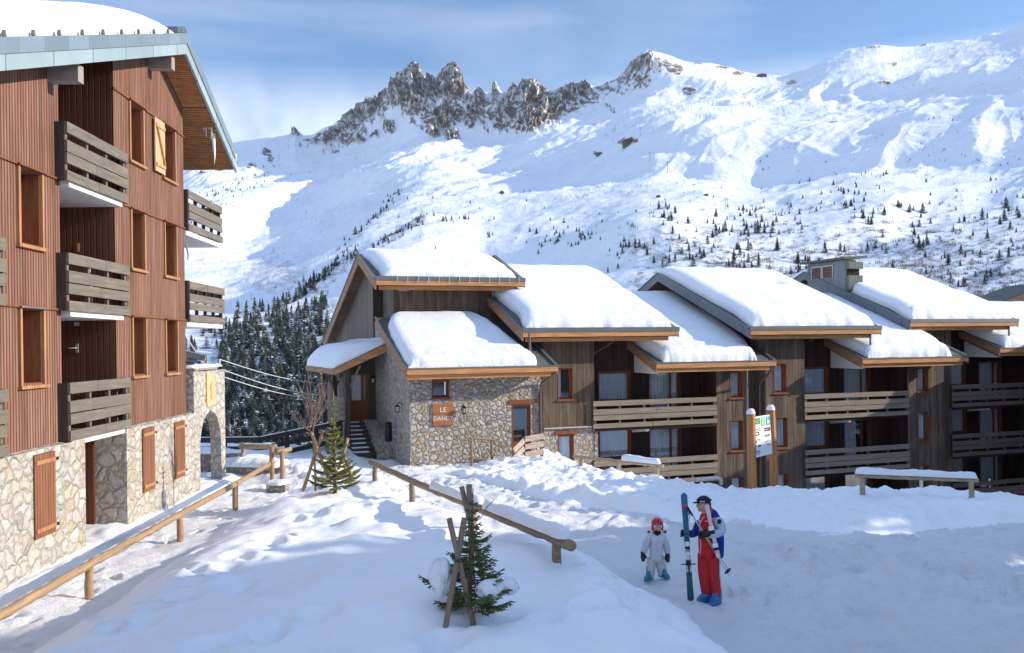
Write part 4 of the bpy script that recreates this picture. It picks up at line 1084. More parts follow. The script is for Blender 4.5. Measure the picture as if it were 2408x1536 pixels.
def chalet(du, dv, dz, name, label, seed, w2=6.2, w3=8.5, win2=6.8, wall0=-2.2, dark=False, hol=(), low_u=(2.4, 8.85), high_u=(-3.67, 3.65), stone=False, floors=3, rdz=0.0, metal=True, bal=5.95):
    fr = sub_frame(du, dv); rt = empty(name, tuple(fr.w(3, -3, -3.5 + dz)), label, 'chalet', None)
    R0 = SL; ve, ze, run = 1.0, 4.95 + rdz, 8.4
    rtop = lambda v: ze + R0 * (ve - v) - .25
    lz = 3.52 + rdz
    wt = 4.95 + R0 + rdz - .3
    # walls
    h1 = [(-1.75, -1.0, 2.05 + dz, 3.48 + dz), (-1.68, -.97, -.55 + dz, .93 + dz), (-1.68, -.97, -3.2 + dz, -1.72 + dz)]
    if stone: h1 = h1[:1]
    m = MB(); facade(m, fr, 0, wall0, 0, .78 if stone else -6, wt, h1); m.build('wall', M['planks_dark'], rt)
    h2 = [(win2, win2 + .75, z0 + dz, z1 + dz) for z0, z1 in ((1.85, 3.12), (-.62, .85), (-3.25, -1.8))]
    m = MB(); facade(m, fr, 0, w2, w3, -6, lz + .25, h2)
    rect_v(m, fr, w3, 0, -9, -6, lz + .3, lz + 3.4); m.build('wall', M['planks_dark'], rt)
    for h in h1: window(fr, *h, 0, rt, depth=.2, curtain=(0, .38) if stone else (0, .9), cv=.05)
    for h in h2: window(fr, *h, 0, rt, depth=.2, curtain=(.0, .9))
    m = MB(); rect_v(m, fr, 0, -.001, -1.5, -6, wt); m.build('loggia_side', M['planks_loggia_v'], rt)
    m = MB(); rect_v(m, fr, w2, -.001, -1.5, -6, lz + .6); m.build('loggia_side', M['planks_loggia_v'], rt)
    hb = []; zf = [.78, -1.87, -4.5][:floors]
    for z in zf: hb += [(.9, 2.55, z + 1.02 + dz, z + 2.42 + dz), (3.5, 5.2, z + .08 + dz, z + 2.38 + dz)]
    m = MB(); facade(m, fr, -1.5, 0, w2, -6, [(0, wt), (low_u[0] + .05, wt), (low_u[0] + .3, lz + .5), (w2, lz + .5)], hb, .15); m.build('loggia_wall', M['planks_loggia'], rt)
    for i, h in enumerate(hb):
        if i % 2 == 0: window(fr, *h, -1.5, rt, depth=.12, curtain=(0, 1), sill=False)
        else: window(fr, *h, -1.5, rt, depth=.12, curtain=(0, .55) if (i + seed) % 4 == 1 else (0, 1), bars=(.72,), sill=False, name='glazed_door')
    m = MB()
    for z in zf: m.box(fr, 0.01, w2 - .01, -1.49, .06, z - .16 + dz, z + dz)
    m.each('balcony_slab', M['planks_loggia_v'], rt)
    bm = M['grey_wood_d'] if dark else M['grey_wood_c']
    for k, z in enumerate(zf):
        railing(fr, -.12, w2 - .05, .15, z - .02 + dz, 1.2, rt, bm if (k == 0 or dark) else bm, posts=6)
        m = MB(); m.box(fr, -.14, -.04, -.02, .11, z - .02 + dz, z + 1.18 + dz); m.build('balcony_side', M['dark_post'], rt)
    # white fin under the low roof and a stub under the upper balcony
    m = MB(); m.prism([fr.w(low_u[0] + .25, 1.0, lz - .5), fr.w(low_u[0] + .25, -1.4, lz + .4), fr.w(low_u[0] + .25, -1.4, lz - .48)], fr.eu * .12); m.build('fin_wall', M['white_wall'], rt)
    m = MB(); m.prism([fr.w(2.55, .05, .74 + dz), fr.w(2.55, -1.4, .74 + dz), fr.w(2.55, -1.4, .35 + dz), fr.w(2.55, .0, .52 + dz)], fr.eu * .12); m.build('fin_wall', M['white_wall'], rt)
    m = MB(); m.box(fr, 2.2, 2.95, -.25, .72, ze - .44, ze - .3); m.build('purlin_end', M['white_wall'], rt)
    # near-black sheets behind the glass stand for the unlit rooms
    m = MB(); m.box(fr, wall0 + .1, -.05, -.7, -.66, -5, 3.9); m.box(fr, w2 + .1, w3 - .1, -.7, -.66, -5, 3.6); m.box(fr, .05, w2 - .05, -2.4, -2.36, -5, 3.6)
    m.each('room_wall', M['interior'], rt)
    # gable side under the high roof
    m = MB()
    m.add([fr.w(wall0, 0, -6), fr.w(wall0, -13, -6), fr.w(wall0, -13, rtop(-7.4) - .36 * 5.6), fr.w(wall0, -7.4, rtop(-7.4)), fr.w(wall0, 0, rtop(0))], [(0, 1, 2, 3, 4)])
    m.build('gable_wall', M['planks_dark_v'], rt)
    low_roof(fr, low_u[0], low_u[1], 1.2, lz, 8.6, rt, seed + 20, ((0, .38), (.6, .36), (2, .1), (9, .1)), ((0, 1.0), (.8, .8), (1.6, .5), (3, .3), (9, .2)), T=.55, hollows=hol and ((5.0 + low_u[0], .9, .3, .10),))
    high_roof(fr, high_u[0], high_u[1], ve, ze, run, 6.0, rt, seed, ((0, .12), (.3, .15), (2.0, .45), (4, .3), (8, .15), (14, .1)), ((0, .25), (1.0, .2), (14, .1)), metal=metal, hollows=hol)
    return rt, fr


cb, fb = chalet(0, 0, -.08, 'brown_chalet', 'dark brown boarded chalet adjoining the stone building on its right', 1, w3=7.8, win2=6.93, wall0=-2.45, stone=True, floors=2, metal=False, low_u=(2.45, 8.6),
                hol=((2.6, 4.6, .55, .30), (-2.3, 6.5, .5, .1)))
cc, fc = chalet(10.9, .3, -.1, 'brown_chalet', 'brown boarded chalet behind the tall signboard, with a blue-grey metal roof edge', 2, wall0=-2.2, hol=((1.5, 5.4, .5, .28), (4.2, 2.2, .5, .05)))
cd, fd = chalet(21.84, -1.6, -.02, 'brown_chalet', 'dim brown boarded chalet farthest right, with the metal chimney block above its left roof', 3, dark=True, rdz=.36, low_u=(2.13, 8.6), wall0=-2.9)
ce, fe = chalet(36.5, -5.0, -1.3, 'brown_chalet', 'snow-covered roof and wall of the last chalet, at the right edge of the row', 4, dark=True, rdz=-1.5)
# stone foot of the first brown chalet
m = MB(); facade(m, fb, -.04, -2.42, .17, -2.5, .74, [(-1.73, -.98, -1.15, .48, .22)], .22); rect_v(m, fb, .17, -.04, -1.4, -2.5, .74)
m.build('stone_foot', M['stone_chalet'], cb)
window(fb, -1.73, -.98, -1.15, .48, -.04, cb, depth=.18, curtain=(0, .95), name='glazed_door', sill=False)
m = MB(); m.box(fb, -1.9, -.72, -.03, .03, .49, .62); m.build('lintel', M['frame_wood'], cb)
m = MB(); m.box(fb, -2.42, .12, -.03, .06, .745, .80); m.build('foot_flashing', M['pipe_pale'], cb)
# wood strip between chalets and downpipes
m = MB(); facade(m, fb, -.3, 7.8, 8.75, -6, 3.7); m.build('wall', M['planks_dark'], cb)
downpipe(fb, [(8.45, 1.1, 3.3), (8.5, 1.0, 3.1), (8.55, .6, 2.8), (8.5, .3, 2.6), (8.5, .1, 2.3), (8.5, .1, -2.5)], cb)
downpipe(fb, [(7.85, .03, 3.2), (7.85, .03, -2.5)], cb, .05, M['grey_wood_c'], 'corner_trim')
downpipe(fc, [(3.1, .92, 4.8), (3.12, .9, 4.3), (3.15, .9, 3.75)], cc, .045)
downpipe(fd, [(3.1, .92, 5.15), (3.12, .9, 4.6), (3.15, .9, 4.05)], cd, .045)
downpipe(fc, [(6.25, .06, 3.3), (6.2, .08, 3.0), (6.15, .06, 2.2), (6.15, .06, -3)], cc, .035, M['pipe'])

# chimney block of the far chalet
ck = MB(); cu0, cu1, cv0, cv1 = -3.72, -2.95, -3.83, -7.1
ck.prism([fd.w(cu0, cv0, 5.0), fd.w(cu1, cv0, 5.0), fd.w(cu1, cv1, 5.0), fd.w(cu0, cv1, 5.0)], (0, 0, 3.94)); chim = ck.build('chimney', M['zinc_seam_v'], cd)
m = MB(); m.prism([fd.w(cu0 - .3, cv0 + .3, 8.95), fd.w(cu1 + .55, cv0 + .3, 9.05), fd.w(cu1 + .55, cv1 - .3, 9.05), fd.w(cu0 - .3, cv1 - .3, 8.95)], (0, 0, .13)); m.build('cap', M['roofing'], chim)
for a, b in ((-6.65, -5.84), (-5.68, -4.84)):
    m = MB(); m.box(fd, cu0 - .03, cu0 + .02, a, b, 8.05, 8.68); lo = m.build('louvre', M['louvre'], chim)
    m = MB(); m.box(fd, cu0 - .045, cu0 - .005, a - .05, a, 8.0, 8.73); m.box(fd, cu0 - .045, cu0 - .005, b, b + .05, 8.0, 8.73); m.box(fd, cu0 - .045, cu0 - .005, a, b, 8.68, 8.73); m.build('louvre_frame', M['galv'], lo)
m = MB(); m.prism([fd.w(cu0 + .02, cv0 + .001, 7.15), fd.w(cu0 + .1, cv0 + .22, 7.2), fd.w(cu1 + .28, cv0 + .22, 7.2), fd.w(cu1 + .35, cv0 - .6, 7.15)], (0, 0, .85)); m.build('front_hood', M['dull_steel'], chim)
m = MB(); m.prism([fd.w(cu0 + .02, cv0 + .001, 8.42), fd.w(cu0 + .1, cv0 + .24, 8.42), fd.w(cu1 + .3, cv0 + .24, 8.42), fd.w(cu1 + .35, cv0 - .6, 8.42)], (0, 0, .40)); m.build('front_hood', M['dull_steel'], chim)
m = MB(); m.box(fd, cu0 + .15, cu1 + .2, cv0 + .004, cv0 + .05, 8.0, 8.42); m.build('louvre', M['interior'], chim)  # black box stands for the dark opening between the two hood parts

# ---------------------------------------------------------------- the stone building
A = empty('stone_chalet', tuple(CF0.w(-6, -2, -.5)), 'rubble stone chalet with wooden gable and porch at the end of the path', 'chalet')
fa = CF0
U0, U1 = -8.6, -2.98
m = MB()
facade(m, fa, 1.2, U0, U1, -1.6, 3.35, [(-7.68, -6.95, 2.31, 3.05), (-4.3, -3.46, -.45, 1.95)], .22)
rect_v(m, fa, U1, 1.2, -.5, -1.6, 3.4)
z2 = lambda v: 3.5 + SL * (2.1 - v) - .25
rect_v(m, fa, U0, 1.2, -5.4, -1.6, z2(1.2), 5.6); m.build('stone_wall', M['stone_chalet'], A)
m = MB(); m.box(fa, U0 - .0, U0 + .45, -5.42, -5.395, .6, 4.6); m.build('corner_stones', M['stone_chalet'], A)
window(fa, -7.68, -6.95, 2.31, 3.05, 1.2, A, depth=.18, curtain=None)
m = MB(); m.box(fa, -7.6, -7.0, .6, .64, 2.3, 3.1); m.box(fa, -4.25, -3.5, .6, .64, -.4, 2); m.each('room_wall', M['interior'], A)
dg = window(fa, -4.3, -3.46, -.45, 1.95, 1.2, A, depth=.16, curtain=None, mat=M['door_wood'], name='door', sill=False, lower=.75)
m = MB(); m.box(fa, -4.45, -3.2, 1.15, 1.24, 1.96, 2.12); m.build('lintel', M['frame_wood'], A)
low_roof(fa, -8.88, -2.64, 2.1, 3.52, 5.7, A, 41, ((0, .10), (.6, .06), (2.0, .06), (3.2, .08), (4.4, .2), (5.2, .5), (5.7, .9)), ((0, .95), (.4, .75), (1.2, .9), (2.8, 1.1), (4.5, 1.3), (5.7, 1.8)), T=.42, top=.02)
m = MB(); m.box(fa, -8.84, -3.7, 1.98, 2.09, 3.545, 3.62); o_ = m.build('snow_strip', M['snow_cap'], A)
# upper storey
m = MB(); facade(m, fa, -3.5, -8.13, -2.0, 4.9, 7.5, [(-4.12, -3.55, 5.9, 6.45, .05)]); m.build('wall', M['planks_dark'], A)
m = MB(); m.box(fa, -4.11, -3.56, -3.56, -3.48, 5.91, 6.44); m.build('wall_grille', plain('brown_grille', (.09, .06, .05), .7), A)
m = MB(); rect_v(m, fa, -8.13, -3.5, -5.7, 4.9, 7.45, 8.2); m.build('side_wall', M['planks_dark_v'], A)
m = MB(); m.box(fa, -8.6, -8.13, -5.75, -5.7, 4.0, 8.3); m.build('side_wall', M['dark_post'], A)
rf = lambda v: (7.3 + SL * (-2.5 - v) if v > -6.36 else 8.75 - .36 * (-6.36 - v)) - .26
m = MB(); m.add([fa.w(-8.6, -5.74, 3.2), fa.w(-8.6, -5.74, rf(-5.74)), fa.w(-8.6, -6.36, rf(-6.36)), fa.w(-8.6, -17, rf(-17)), fa.w(-8.6, -17, -1), fa.w(-8.6, -9, -1)], [(0, 1, 2, 3, 4, 5)]); m.build('gable_wall', M['planks_dark_v'], A)
high_roof(fa, -9.1, -2.28, -2.5, 7.3, 3.86, 11.3, A, 51, ((0, .30), (1, .34), (2.6, .22), (3.4, .1), (16, .02)), ((0, .3), (2, .45), (3.8, .9), (16, .3)), metal=False, T=.52, vh=.46)
m = MB()
for i in range(13):
    u = -8.2 + i * .47; m.tube([fa.w(u, -2.42, 7.48), fa.w(u, -2.42, 7.2)], .008, 5)
m.each('icicle', M['ice'], A)
m = MB(); m.box(fa, -7.95, -7.55, -3.4, -2.9, 6.85, 7.0); m.build('purlin_end', M['concrete'], A)
downpipe(fa, [(-3.42, 1.0, 5.05), (-3.4, 1.02, 4.4), (-3.36, 1.04, 3.6)], A, .05)
downpipe(fa, [(-2.62, 1.9, 3.25), (-2.65, 1.6, 3.1), (-3.0, 1.3, 2.78), (-3.06, 1.27, 2.4), (-3.06, 1.27, .75), (-3.14, 1.3, .62)], A, .055)
m = MB(); m.tube([fa.w(-3.52, -3.4, 6.3), fa.w(-3.5, -3.35, 6.95), fa.w(-3.45, -3.35, 7.0), fa.w(-2.7, -3.3, 7.0)], .035, 6); m.build('vent_pipe', M['pipe_pale'], A)
# porch roof on the left flank, posts, stairs, door
pz = lambda u: 3.5 + .46 * (u + 10.8)
m = MB(); m.prism([fa.w(-10.85, -2.95, pz(-10.85)), fa.w(-8.6, -2.95, pz(-8.6)), fa.w(-8.6, -2.95, pz(-8.6) - .2), fa.w(-10.85, -2.95, pz(-10.85) - .2)], fa.ev * -9); m.build('porch_roof', M['roofing'], A)
m = MB(); m.prism([fa.w(-10.9, -2.945, pz(-10.9)), fa.w(-8.5, -2.945, pz(-8.5)), fa.w(-8.5, -2.945, pz(-8.5) - .34), fa.w(-10.9, -2.945, pz(-10.9) - .26)], fa.ev * .06); m.build('porch_fascia', M['fascia'], A)
m = MB(); m.box(fa, -10.93, -10.87, -11.9, -2.9, pz(-10.9) - .24, pz(-10.9) - .01); m.build('porch_fascia', M['fascia_v'], A)
m = MB(); m.prism([fa.w(-10.93, -2.87, pz(-10.93) + .002), fa.w(-8.6, -2.87, pz(-8.6) + .002), fa.w(-8.6, -2.87, pz(-8.6) + .05), fa.w(-10.93, -2.87, pz(-10.93) + .05)], fa.ev * -.12); m.build('porch_flashing', M['zinc_dark'], A)


def porch_snow():
    v = np.unique(np.concatenate([np.linspace(0, 8.9, 60), .5 * np.linspace(0, 1, 12) ** 2])); u = np.unique(np.concatenate([np.linspace(0, 2.3, 34), 1.0 * np.linspace(0, 1, 14) ** 2]))
    V, U = np.meshgrid(v, u, indexing='ij'); pr = lambda x, rr, p=2.2: (1 - (1 - np.clip(x / rr, 0, 1)) ** p) ** (1 / p)
    T = .62 * pr(V, .45) * pr(U, .9) * (1 - .55 * sstep(.8, 2.3, U)) * (1 + .1 * fbm(V / 2, U / 1.5, 8, 3)) + .02 * fbm(U / .3, V / .3, 5, 3) * pr(V, .3) * pr(U, .3)
    uu = -10.9 + U + .03 * fbm(V / .5, V * 0, 9, 3) * (1 - sstep(0, .5, U)); vv = -2.93 - V; zz = pz(uu) + .01 + T; f = fa; L0 = A.location
    ob = grid_mesh('porch_snow', f.o.x + f.eu.x * uu + f.ev.x * vv - L0.x, f.o.y + f.eu.y * uu + f.ev.y * vv - L0.y, zz - L0.z, M['snow_roof']); ob.parent = A


porch_snow()
m = MB()
for v in (-3.0, -6.4, -9.6): m.box(fa, -10.42, -10.22, v - .1, v + .1, -1, pz(-10.3) - .2)
for p in m.each('porch_post', M['dark_post'], A): pass
m = MB()
for v in (-3.0, -6.4, -9.6):
    m.beam(fa.w(-10.32, v - .1, 2.5), fa.w(-10.32, v - .8, 3.25), .06, .09); m.beam(fa.w(-10.4, v, 2.6), fa.w(-10.82, v, 3.28), .06, .09); m.beam(fa.w(-10.24, v, 2.6), fa.w(-9.75, v, 3.6), .06, .09)
m.each('brace', M['grey_wood_d'], A)
m = MB(); m.box(fa, -10.42, -10.22, -11.5, -3.1, 3.2, 3.36); m.build('porch_beam', M['dark_post'], A)
m = MB(); facade(m, fa, -5.4, -9.95, -8.6, -1, 4.1, [(-9.82, -8.92, .98, 3.2)], .1); rect_v(m, fa, -9.95, -5.4, -11, -1, 3.8); m.build('side_wall', M['planks_dark_v'], A)
dr = window(fa, -9.82, -8.92, .98, 3.2, -5.4, A, depth=.08, curtain=(.1, .7), mat=M['door_wood'], name='door', sill=False, lower=.85, bars=(.72,))
m = MB()
for i in range(8):
    z = 1.0 - (i) * .155; v0 = -5.39 + i * .36 + .7; m.box(fa, -10.25, -9.25 + .06 * i * 0, v0 - .36 - (.7 if i == 0 else 0), v0, z - .155, z - .02)
for st in m.each('step', M['dark_post'], A): pass
m = MB()
for i in range(8):
    z = 1.0 - i * .155; v0 = -5.39 + i * .36 + .7; m.box(fa, -10.2 + .03 * (i % 3), -9.5 - .05 * (i % 2), v0 - .3, v0 - .015, z - .018, z + .012)
m.each('step_snow', M['snow_cap'], A)
m = MB(); m.prism([fa.w(-9.25, -1.9, -.5), fa.w(-9.25, -1.9, .05), fa.w(-9.25, -4.6, 1.05), fa.w(-9.25, -5.38, 1.05), fa.w(-9.25, -5.38, -.5)], fa.eu * .64); m.build('stair_wall', M['stone_chalet'], A)
for i in range(4):
    pass
m = MB()
for i in range(4): m.box(fa, -11.15, -10.44, -3.05, -3.0, 1.25 + i * .26, 1.25 + i * .26 + .19)
bl = m.build('porch_railing', M['grey_wood_c'], A)
m = MB()
for i in range(4): m.box(fa, -10.45, -10.4, -6.3, -3.15, 1.2 + i * .26, 1.2 + i * .26 + .19)
m.build('porch_railing', M['grey_wood_d'], A)


def lantern(fr, u, v, z, par, side=False):
    m = MB(); n = fr.eu * -1 if side else fr.ev; c = fr.w(u, v, z)
    m.tube([c, c + n * .12 + Vector((0, 0, .1)), c + n * .2 + Vector((0, 0, .02))], .015, 6); m.tube([c + n * .2 + Vector((0, 0, .03)), c + n * .2 - Vector((0, 0, .06))], [.02, .13], 6)
    for k in range(4):
        a = k * math.pi / 2 + .78; s = fr.eu * math.cos(a) + fr.ev * math.sin(a); m.tube([c + n * .2 + s * .11 - Vector((0, 0, .06)), c + n * .2 + s * .08 - Vector((0, 0, .28))], .012, 4)
    m.tube([c + n * .2 - Vector((0, 0, .27)), c + n * .2 - Vector((0, 0, .31))], [.09, .05], 6); l = m.build('wall_lantern', M['black'], par)
    g = MB(); g.tube([c + n * .2 - Vector((0, 0, .07)), c + n * .2 - Vector((0, 0, .26))], [.085, .065], 6); g.build('lantern_glass', plain('amber_glass', (.55, .42, .25), .2), l); return l


lantern(fa, -6.42, 1.2, 1.95, A); lantern(fa, -8.6, -.1, 2.0, A, True); lantern(fa, -8.76, -5.4, 3.0, A)
# the name board
nb = MB(); nb.box(fa, -7.66, -6.82, 1.205, 1.26, 1.2, 2.08); nbo = nb.build('name_board', wood('orange_sign_board', (.42, .17, .07), CU), A)
text_mesh('LE', .27, plain('white_letters', (.75, .72, .68), .6), fa.w(-7.25, 1.262, 1.83), fa.eu, (0, 0, 1), nbo)
text_mesh('DANDY', .235, bpy.data.materials['white_letters'], fa.w(-7.24, 1.262, 1.49), fa.eu, (0, 0, 1), nbo)
# litter bin fixed to the flank wall
bn = empty('wall_bin', tuple(fa.w(U0 - .3, -1.3, .2)), 'dark cylindrical litter bin fixed to the stone flank wall', 'litter bin')
m = MB(); c = fa.w(U0 - .32, -1.3, 0); m.tube([c + Vector((0, 0, z)) for z in (.42, .44, 1.1, 1.12)], [.14, .16, .16, .14], 14); m.build('bin_body', M['black'], bn)
m = MB(); m.tube([c + Vector((0, 0, z)) for z in (1.14, 1.2, 1.24)], [.18, .15, .04], 14); m.build('bin_lid', M['black'], bn)
m = MB(); m.beam(c + Vector((0, 0, .9)), fa.w(U0, -1.3, .9), .1, .08); m.build('bracket', M['galv'], bn)
# hydrant-like valve on the wall
m = MB(); q = fa.w(U0 - .02, -.35, .72); m.tube([q, q - fa.eu * .12], .07, 10); m.tube([q - fa.eu * .12, q - fa.eu * .2 + fa.ev * .14], .045, 8); m.tube([q - fa.eu * .1 + fa.ev * .12, q - fa.eu * .26 + fa.ev * .16], .06, 10)
m.thing('wall_valve', M['galv'], 'grey metal valve sticking out of the stone flank wall beside the bin', 'wall valve')
# ---------------------------------------------------------------- things on the snow
def hit(x, y, d0=8.0, d1=50.0):
    """where the line of sight through x, y meets the snow"""
    ds = np.linspace(d0, d1, 1200); dx, dy = unroll(x, y)
    zz = CZ - dy / FX * ds; hh = ground_h(dx / FX * ds, ds); k = np.argmax(zz < hh)
    if not (zz < hh).any(): k = 900
    return Vector((dx / FX * ds[k], ds[k], float(hh[k])))


def on_ground(x, d):
    """snow surface below pixel column x at depth d"""
    X = (x - HX) / FX * d; return Vector((X, d, gh(X, d)))


def log_between(mb, a, b, r, seed=0, n=14, k=10, sag=0.0):
    a, b = Vector(a), Vector(b); rr = random.Random(seed)
    pts = [a.lerp(b, i / n) + Vector((rr.uniform(-.1, .1) * r, 0, rr.uniform(-.1, .1) * r - sag * math.sin(math.pi * i / n))) for i in range(n + 1)]
    mb.tube(pts, [r * rr.uniform(.95, 1.05) for _ in pts], k)


def snow_cap(a, b, w, h, parent, seed=1, name='snow_cap', drop=0.0, mat=None):
    """a lumpy ridge of snow lying along a rail"""
    a, b = Vector(a), Vector(b); d = (b - a); L = d.length; d = d / L; s = d.cross(Vector((0, 0, 1))).normalized()
    n = max(10, int(L / .05)); k = 9; T, Kk = np.meshgrid(np.linspace(0, 1, n), np.linspace(0, math.pi, k), indexing='ij')
    env = (1 - (1 - np.clip(np.minimum(T, 1 - T) * L / .14, 0, 1)) ** 2) ** .5
    hh = h * env * (1 + .35 * fbm(T * L / .5, T * 0 + seed, seed, 4, .6)); ww = w * (.3 + .7 * env) * (1 + .12 * fbm(T * L / .3, Kk, seed + 4, 3))
    cx = -np.cos(Kk) * ww; cz = np.sin(Kk) ** .8 * hh * (1 + .10 * fbm(T * L / .12, Kk * 1.5, seed + 2, 3)) - drop * (np.abs(np.cos(Kk)) > .9)
    L0 = root_of(parent).location if parent else Vector((0, 0, 0))
    X = a.x + d.x * T * L + s.x * cx - L0.x; Y = a.y + d.y * T * L + s.y * cx - L0.y; Z = a.z + d.z * T * L + cz - L0.z
    o = grid_mesh(name, X, Y, Z, mat or M['snow_cap']); o.parent = parent; return o


def rail_fence(label, posts, rails, mat, caps=(), pr=.075, name='log_rail', cat='railing', group=None, prad=None):
    """posts: (base, top); rails: (a, b, r); caps: (a, b, w, h)"""
    c = posts[len(posts) // 2][0]; rt = empty(name, tuple(c), label, cat, group)
    for i, (a, b) in enumerate(posts):
        m = MB(); log_between(m, Vector(a) - Vector((0, 0, .4)), b, prad or pr, i * 3 + 1, 6); m.build('post', mat, rt)
    for i, (a, b, r) in enumerate(rails):
        m = MB(); log_between(m, a, b, r, i * 7 + 2, 30); m.build('rail', mat, rt)
    for i, (a, b, w, h) in enumerate(caps): snow_cap(a, b, w, h, rt, i + 11)
    return rt


# the long rail on the left
lp = [hit(210, 1408), hit(424, 1274), hit(554, 1200), hit(640, 1139)]
def above(base, x, y):
    """point over base seen at image height y"""
    dx, dy = unroll(x, y); return Vector((base.x, base.y, CZ - dy / FX * base.y))
lt = [above(lp[0], 210, 1335), above(lp[1], 424, 1215), above(lp[2], 554, 1143), above(lp[3], 642, 1050)]
end = above(lp[3], 640, 1088)
dirn = (lt[1] - lt[0]); near = lt[0] - dirn * 1.35
zr = [p.z for p in lt]
rt = rail_fence('long peeled-log handrail on posts between the left path and the snow mound', list(zip(lp, lt)), [(near + Vector((0, 0, .0)), lt[0] + Vector((0, 0, .05)), .078), (lt[0] + Vector((0, 0, .05)), lt[1] + Vector((0, 0, .05)), .076), (lt[1] + Vector((0, 0, .05)), lt[2] + Vector((0, 0, .05)), .074), (lt[2] + Vector((0, 0, .05)), end, .074)], M['log'])
# the rail in the middle, capped with snow
mp = [hit(882, 1130), hit(969, 1180), hit(1309, 1319)]
mt = [above(mp[0], 876, 1097), above(mp[1], 967, 1138), above(mp[2], 1309, 1277)]
mid = mt[1].lerp(mt[2], .55); mb_ = Vector((mid.x, mid.y, gh(mid.x, mid.y)))
e2 = mt[2] + (mt[2] - mt[1]).normalized() * .62 + Vector((0, 0, -.02)); e1 = mt[0] - (mt[1] - mt[0]).normalized() * .45
up = Vector((0, 0, .075))
rail_fence('snow-capped weathered log rail running down the middle of the mound to the people', [(mp[0], mt[0]), (mp[1], mt[1]), (mb_, mid), (mp[2], mt[2])], [(e1 + up, mt[1] + up, .085), (mt[1] + up, e2 + up, .088)], M['log_old'],
           [(mt[1].lerp(mt[2], .22) + up * 1.6, mt[1].lerp(mt[2], .60) + up * 1.9, .12, .16), (mt[1].lerp(mt[2], .64) + up * 1.8, mt[2] + (e2 - mt[2]) * .75 + up * 1.9, .13, .17)], prad=.078)
# short rails on the crest
def crest_rail(label, x0, y0, x1, y1, d0, d1, px, mat, caps, r=.07, pr=.07):
    a, b = P(x0, y0, d0), P(x1, y1, d1); ps = []
    for x in px:
        t = (x - x0) / (x1 - x0); q = a.lerp(b, t); ps.append((Vector((q.x, q.y, gh(q.x, q.y))), q))
    u = Vector((0, 0, r * .9))
    rail_fence(label, ps, [(a, b, r)], mat, [(a.lerp(b, s) + u, a.lerp(b, e) + u, w, h) for s, e, w, h in caps], pr)
crest_rail('pale log rail on the snow crest at right, thickly capped with snow', 2010, 1118, 2300, 1130, 25.3, 25.0, (2028, 2284), M['log_grey'], [(.0, .995, .09, .17)], .06)
crest_rail('thin pale log rail on the snow crest in front of the first brown chalet', 1348, 1073, 1560, 1096, 33.2, 31.2, (1368, 1457, 1546), M['log_grey'], [(.55, .97, .13, .2)], .06)
m = MB(); q = P(1640, 1129, 28.6); m.tube([q, P(1685, 1124, 28.6), P(1695, 1127, 28.6), P(1697, 1140, 28.6)], .06, 8); m.thing('bent_pipe', M['galv'], 'bent metal pipe end poking out of the snow crest below the brown balconies', 'pipe')
# log corner by the low stone wall
def zz3(x, y): return (500 + x * .3906) / 1.2458, (900 + y * .3906) / 1.2458
A1, A2, A3 = [P(*zz3(x, y), d) for x, y, d in ((545, 1045, 32.5), (785, 1045, 30.6), (835, 1090, 29.6))]
A4 = P(*zz3(868, 1072), 30.6)
rail_fence('corner of peeled-log rails beyond the low stone wall', [(Vector((A1.x, A1.y, gh(A1.x, A1.y))), A1 + Vector((0, 0, .12))), (Vector((A3.x, A3.y, gh(A3.x, A3.y))), A3 + Vector((0, 0, .05)))], [(A1 - Vector((.1, 0, 0)), A2, .085), (A2 - Vector((.2, 0, .0)), A3 + Vector((.1, 0, -.05)), .08), (A3 - Vector((.15, .1, .0)), A4 + Vector((.1, .1, .02)), .08)], M['log'],
           [(A1.lerp(A2, .05) + Vector((0, 0, .07)), A1.lerp(A2, .85) + Vector((0, 0, .07)), .07, .04)])
# low stone wall under snow
lw = empty('low_stone_wall', (-8.2, 31.2, 0), 'low dry-stone wall under a thick layer of snow beside the arch', 'wall')
m = MB(); a, b = P(*zz3(390, 1240), 31.3), P(*zz3(855, 1245), 30.7); m.prism([(a.x, a.y, -.3), (b.x, b.y, -.3), (b.x, b.y + .9, -.3), (a.x, a.y + .9, -.3)], (0, 0, .72)); m.build('stones', M['stone_chalet'], lw)
snow_cap(Vector((a.x, a.y + .4, .40)), Vector((b.x - .1, b.y + .4, .40)), .5, .30, lw, 5)
m = MB(); a, b = P(*zz3(715, 1300), 28.2), P(*zz3(858, 1300), 28.0); m.prism([(a.x, a.y, -.2), (b.x, b.y, -.2), (b.x, b.y + .6, -.2), (a.x, a.y + .6, -.2)], (0, 0, .42)); m.build('stones', M['stone_chalet'], lw)
snow_cap(Vector((a.x, a.y + .3, .21)), Vector((b.x, b.y + .3, .21)), .34, .14, lw, 6)
m = MB(); m.prism([(-12.5, 31.6, -.4), (-9.3, 31.6, -.4), (-9.3, 31.9, -.4), (-12.5, 31.9, -.4)], (0, 0, 1.18)); m.thing('garden_wall', M['stone_chalet'], 'chest-high stone wall seen through the round-headed arch', 'wall')
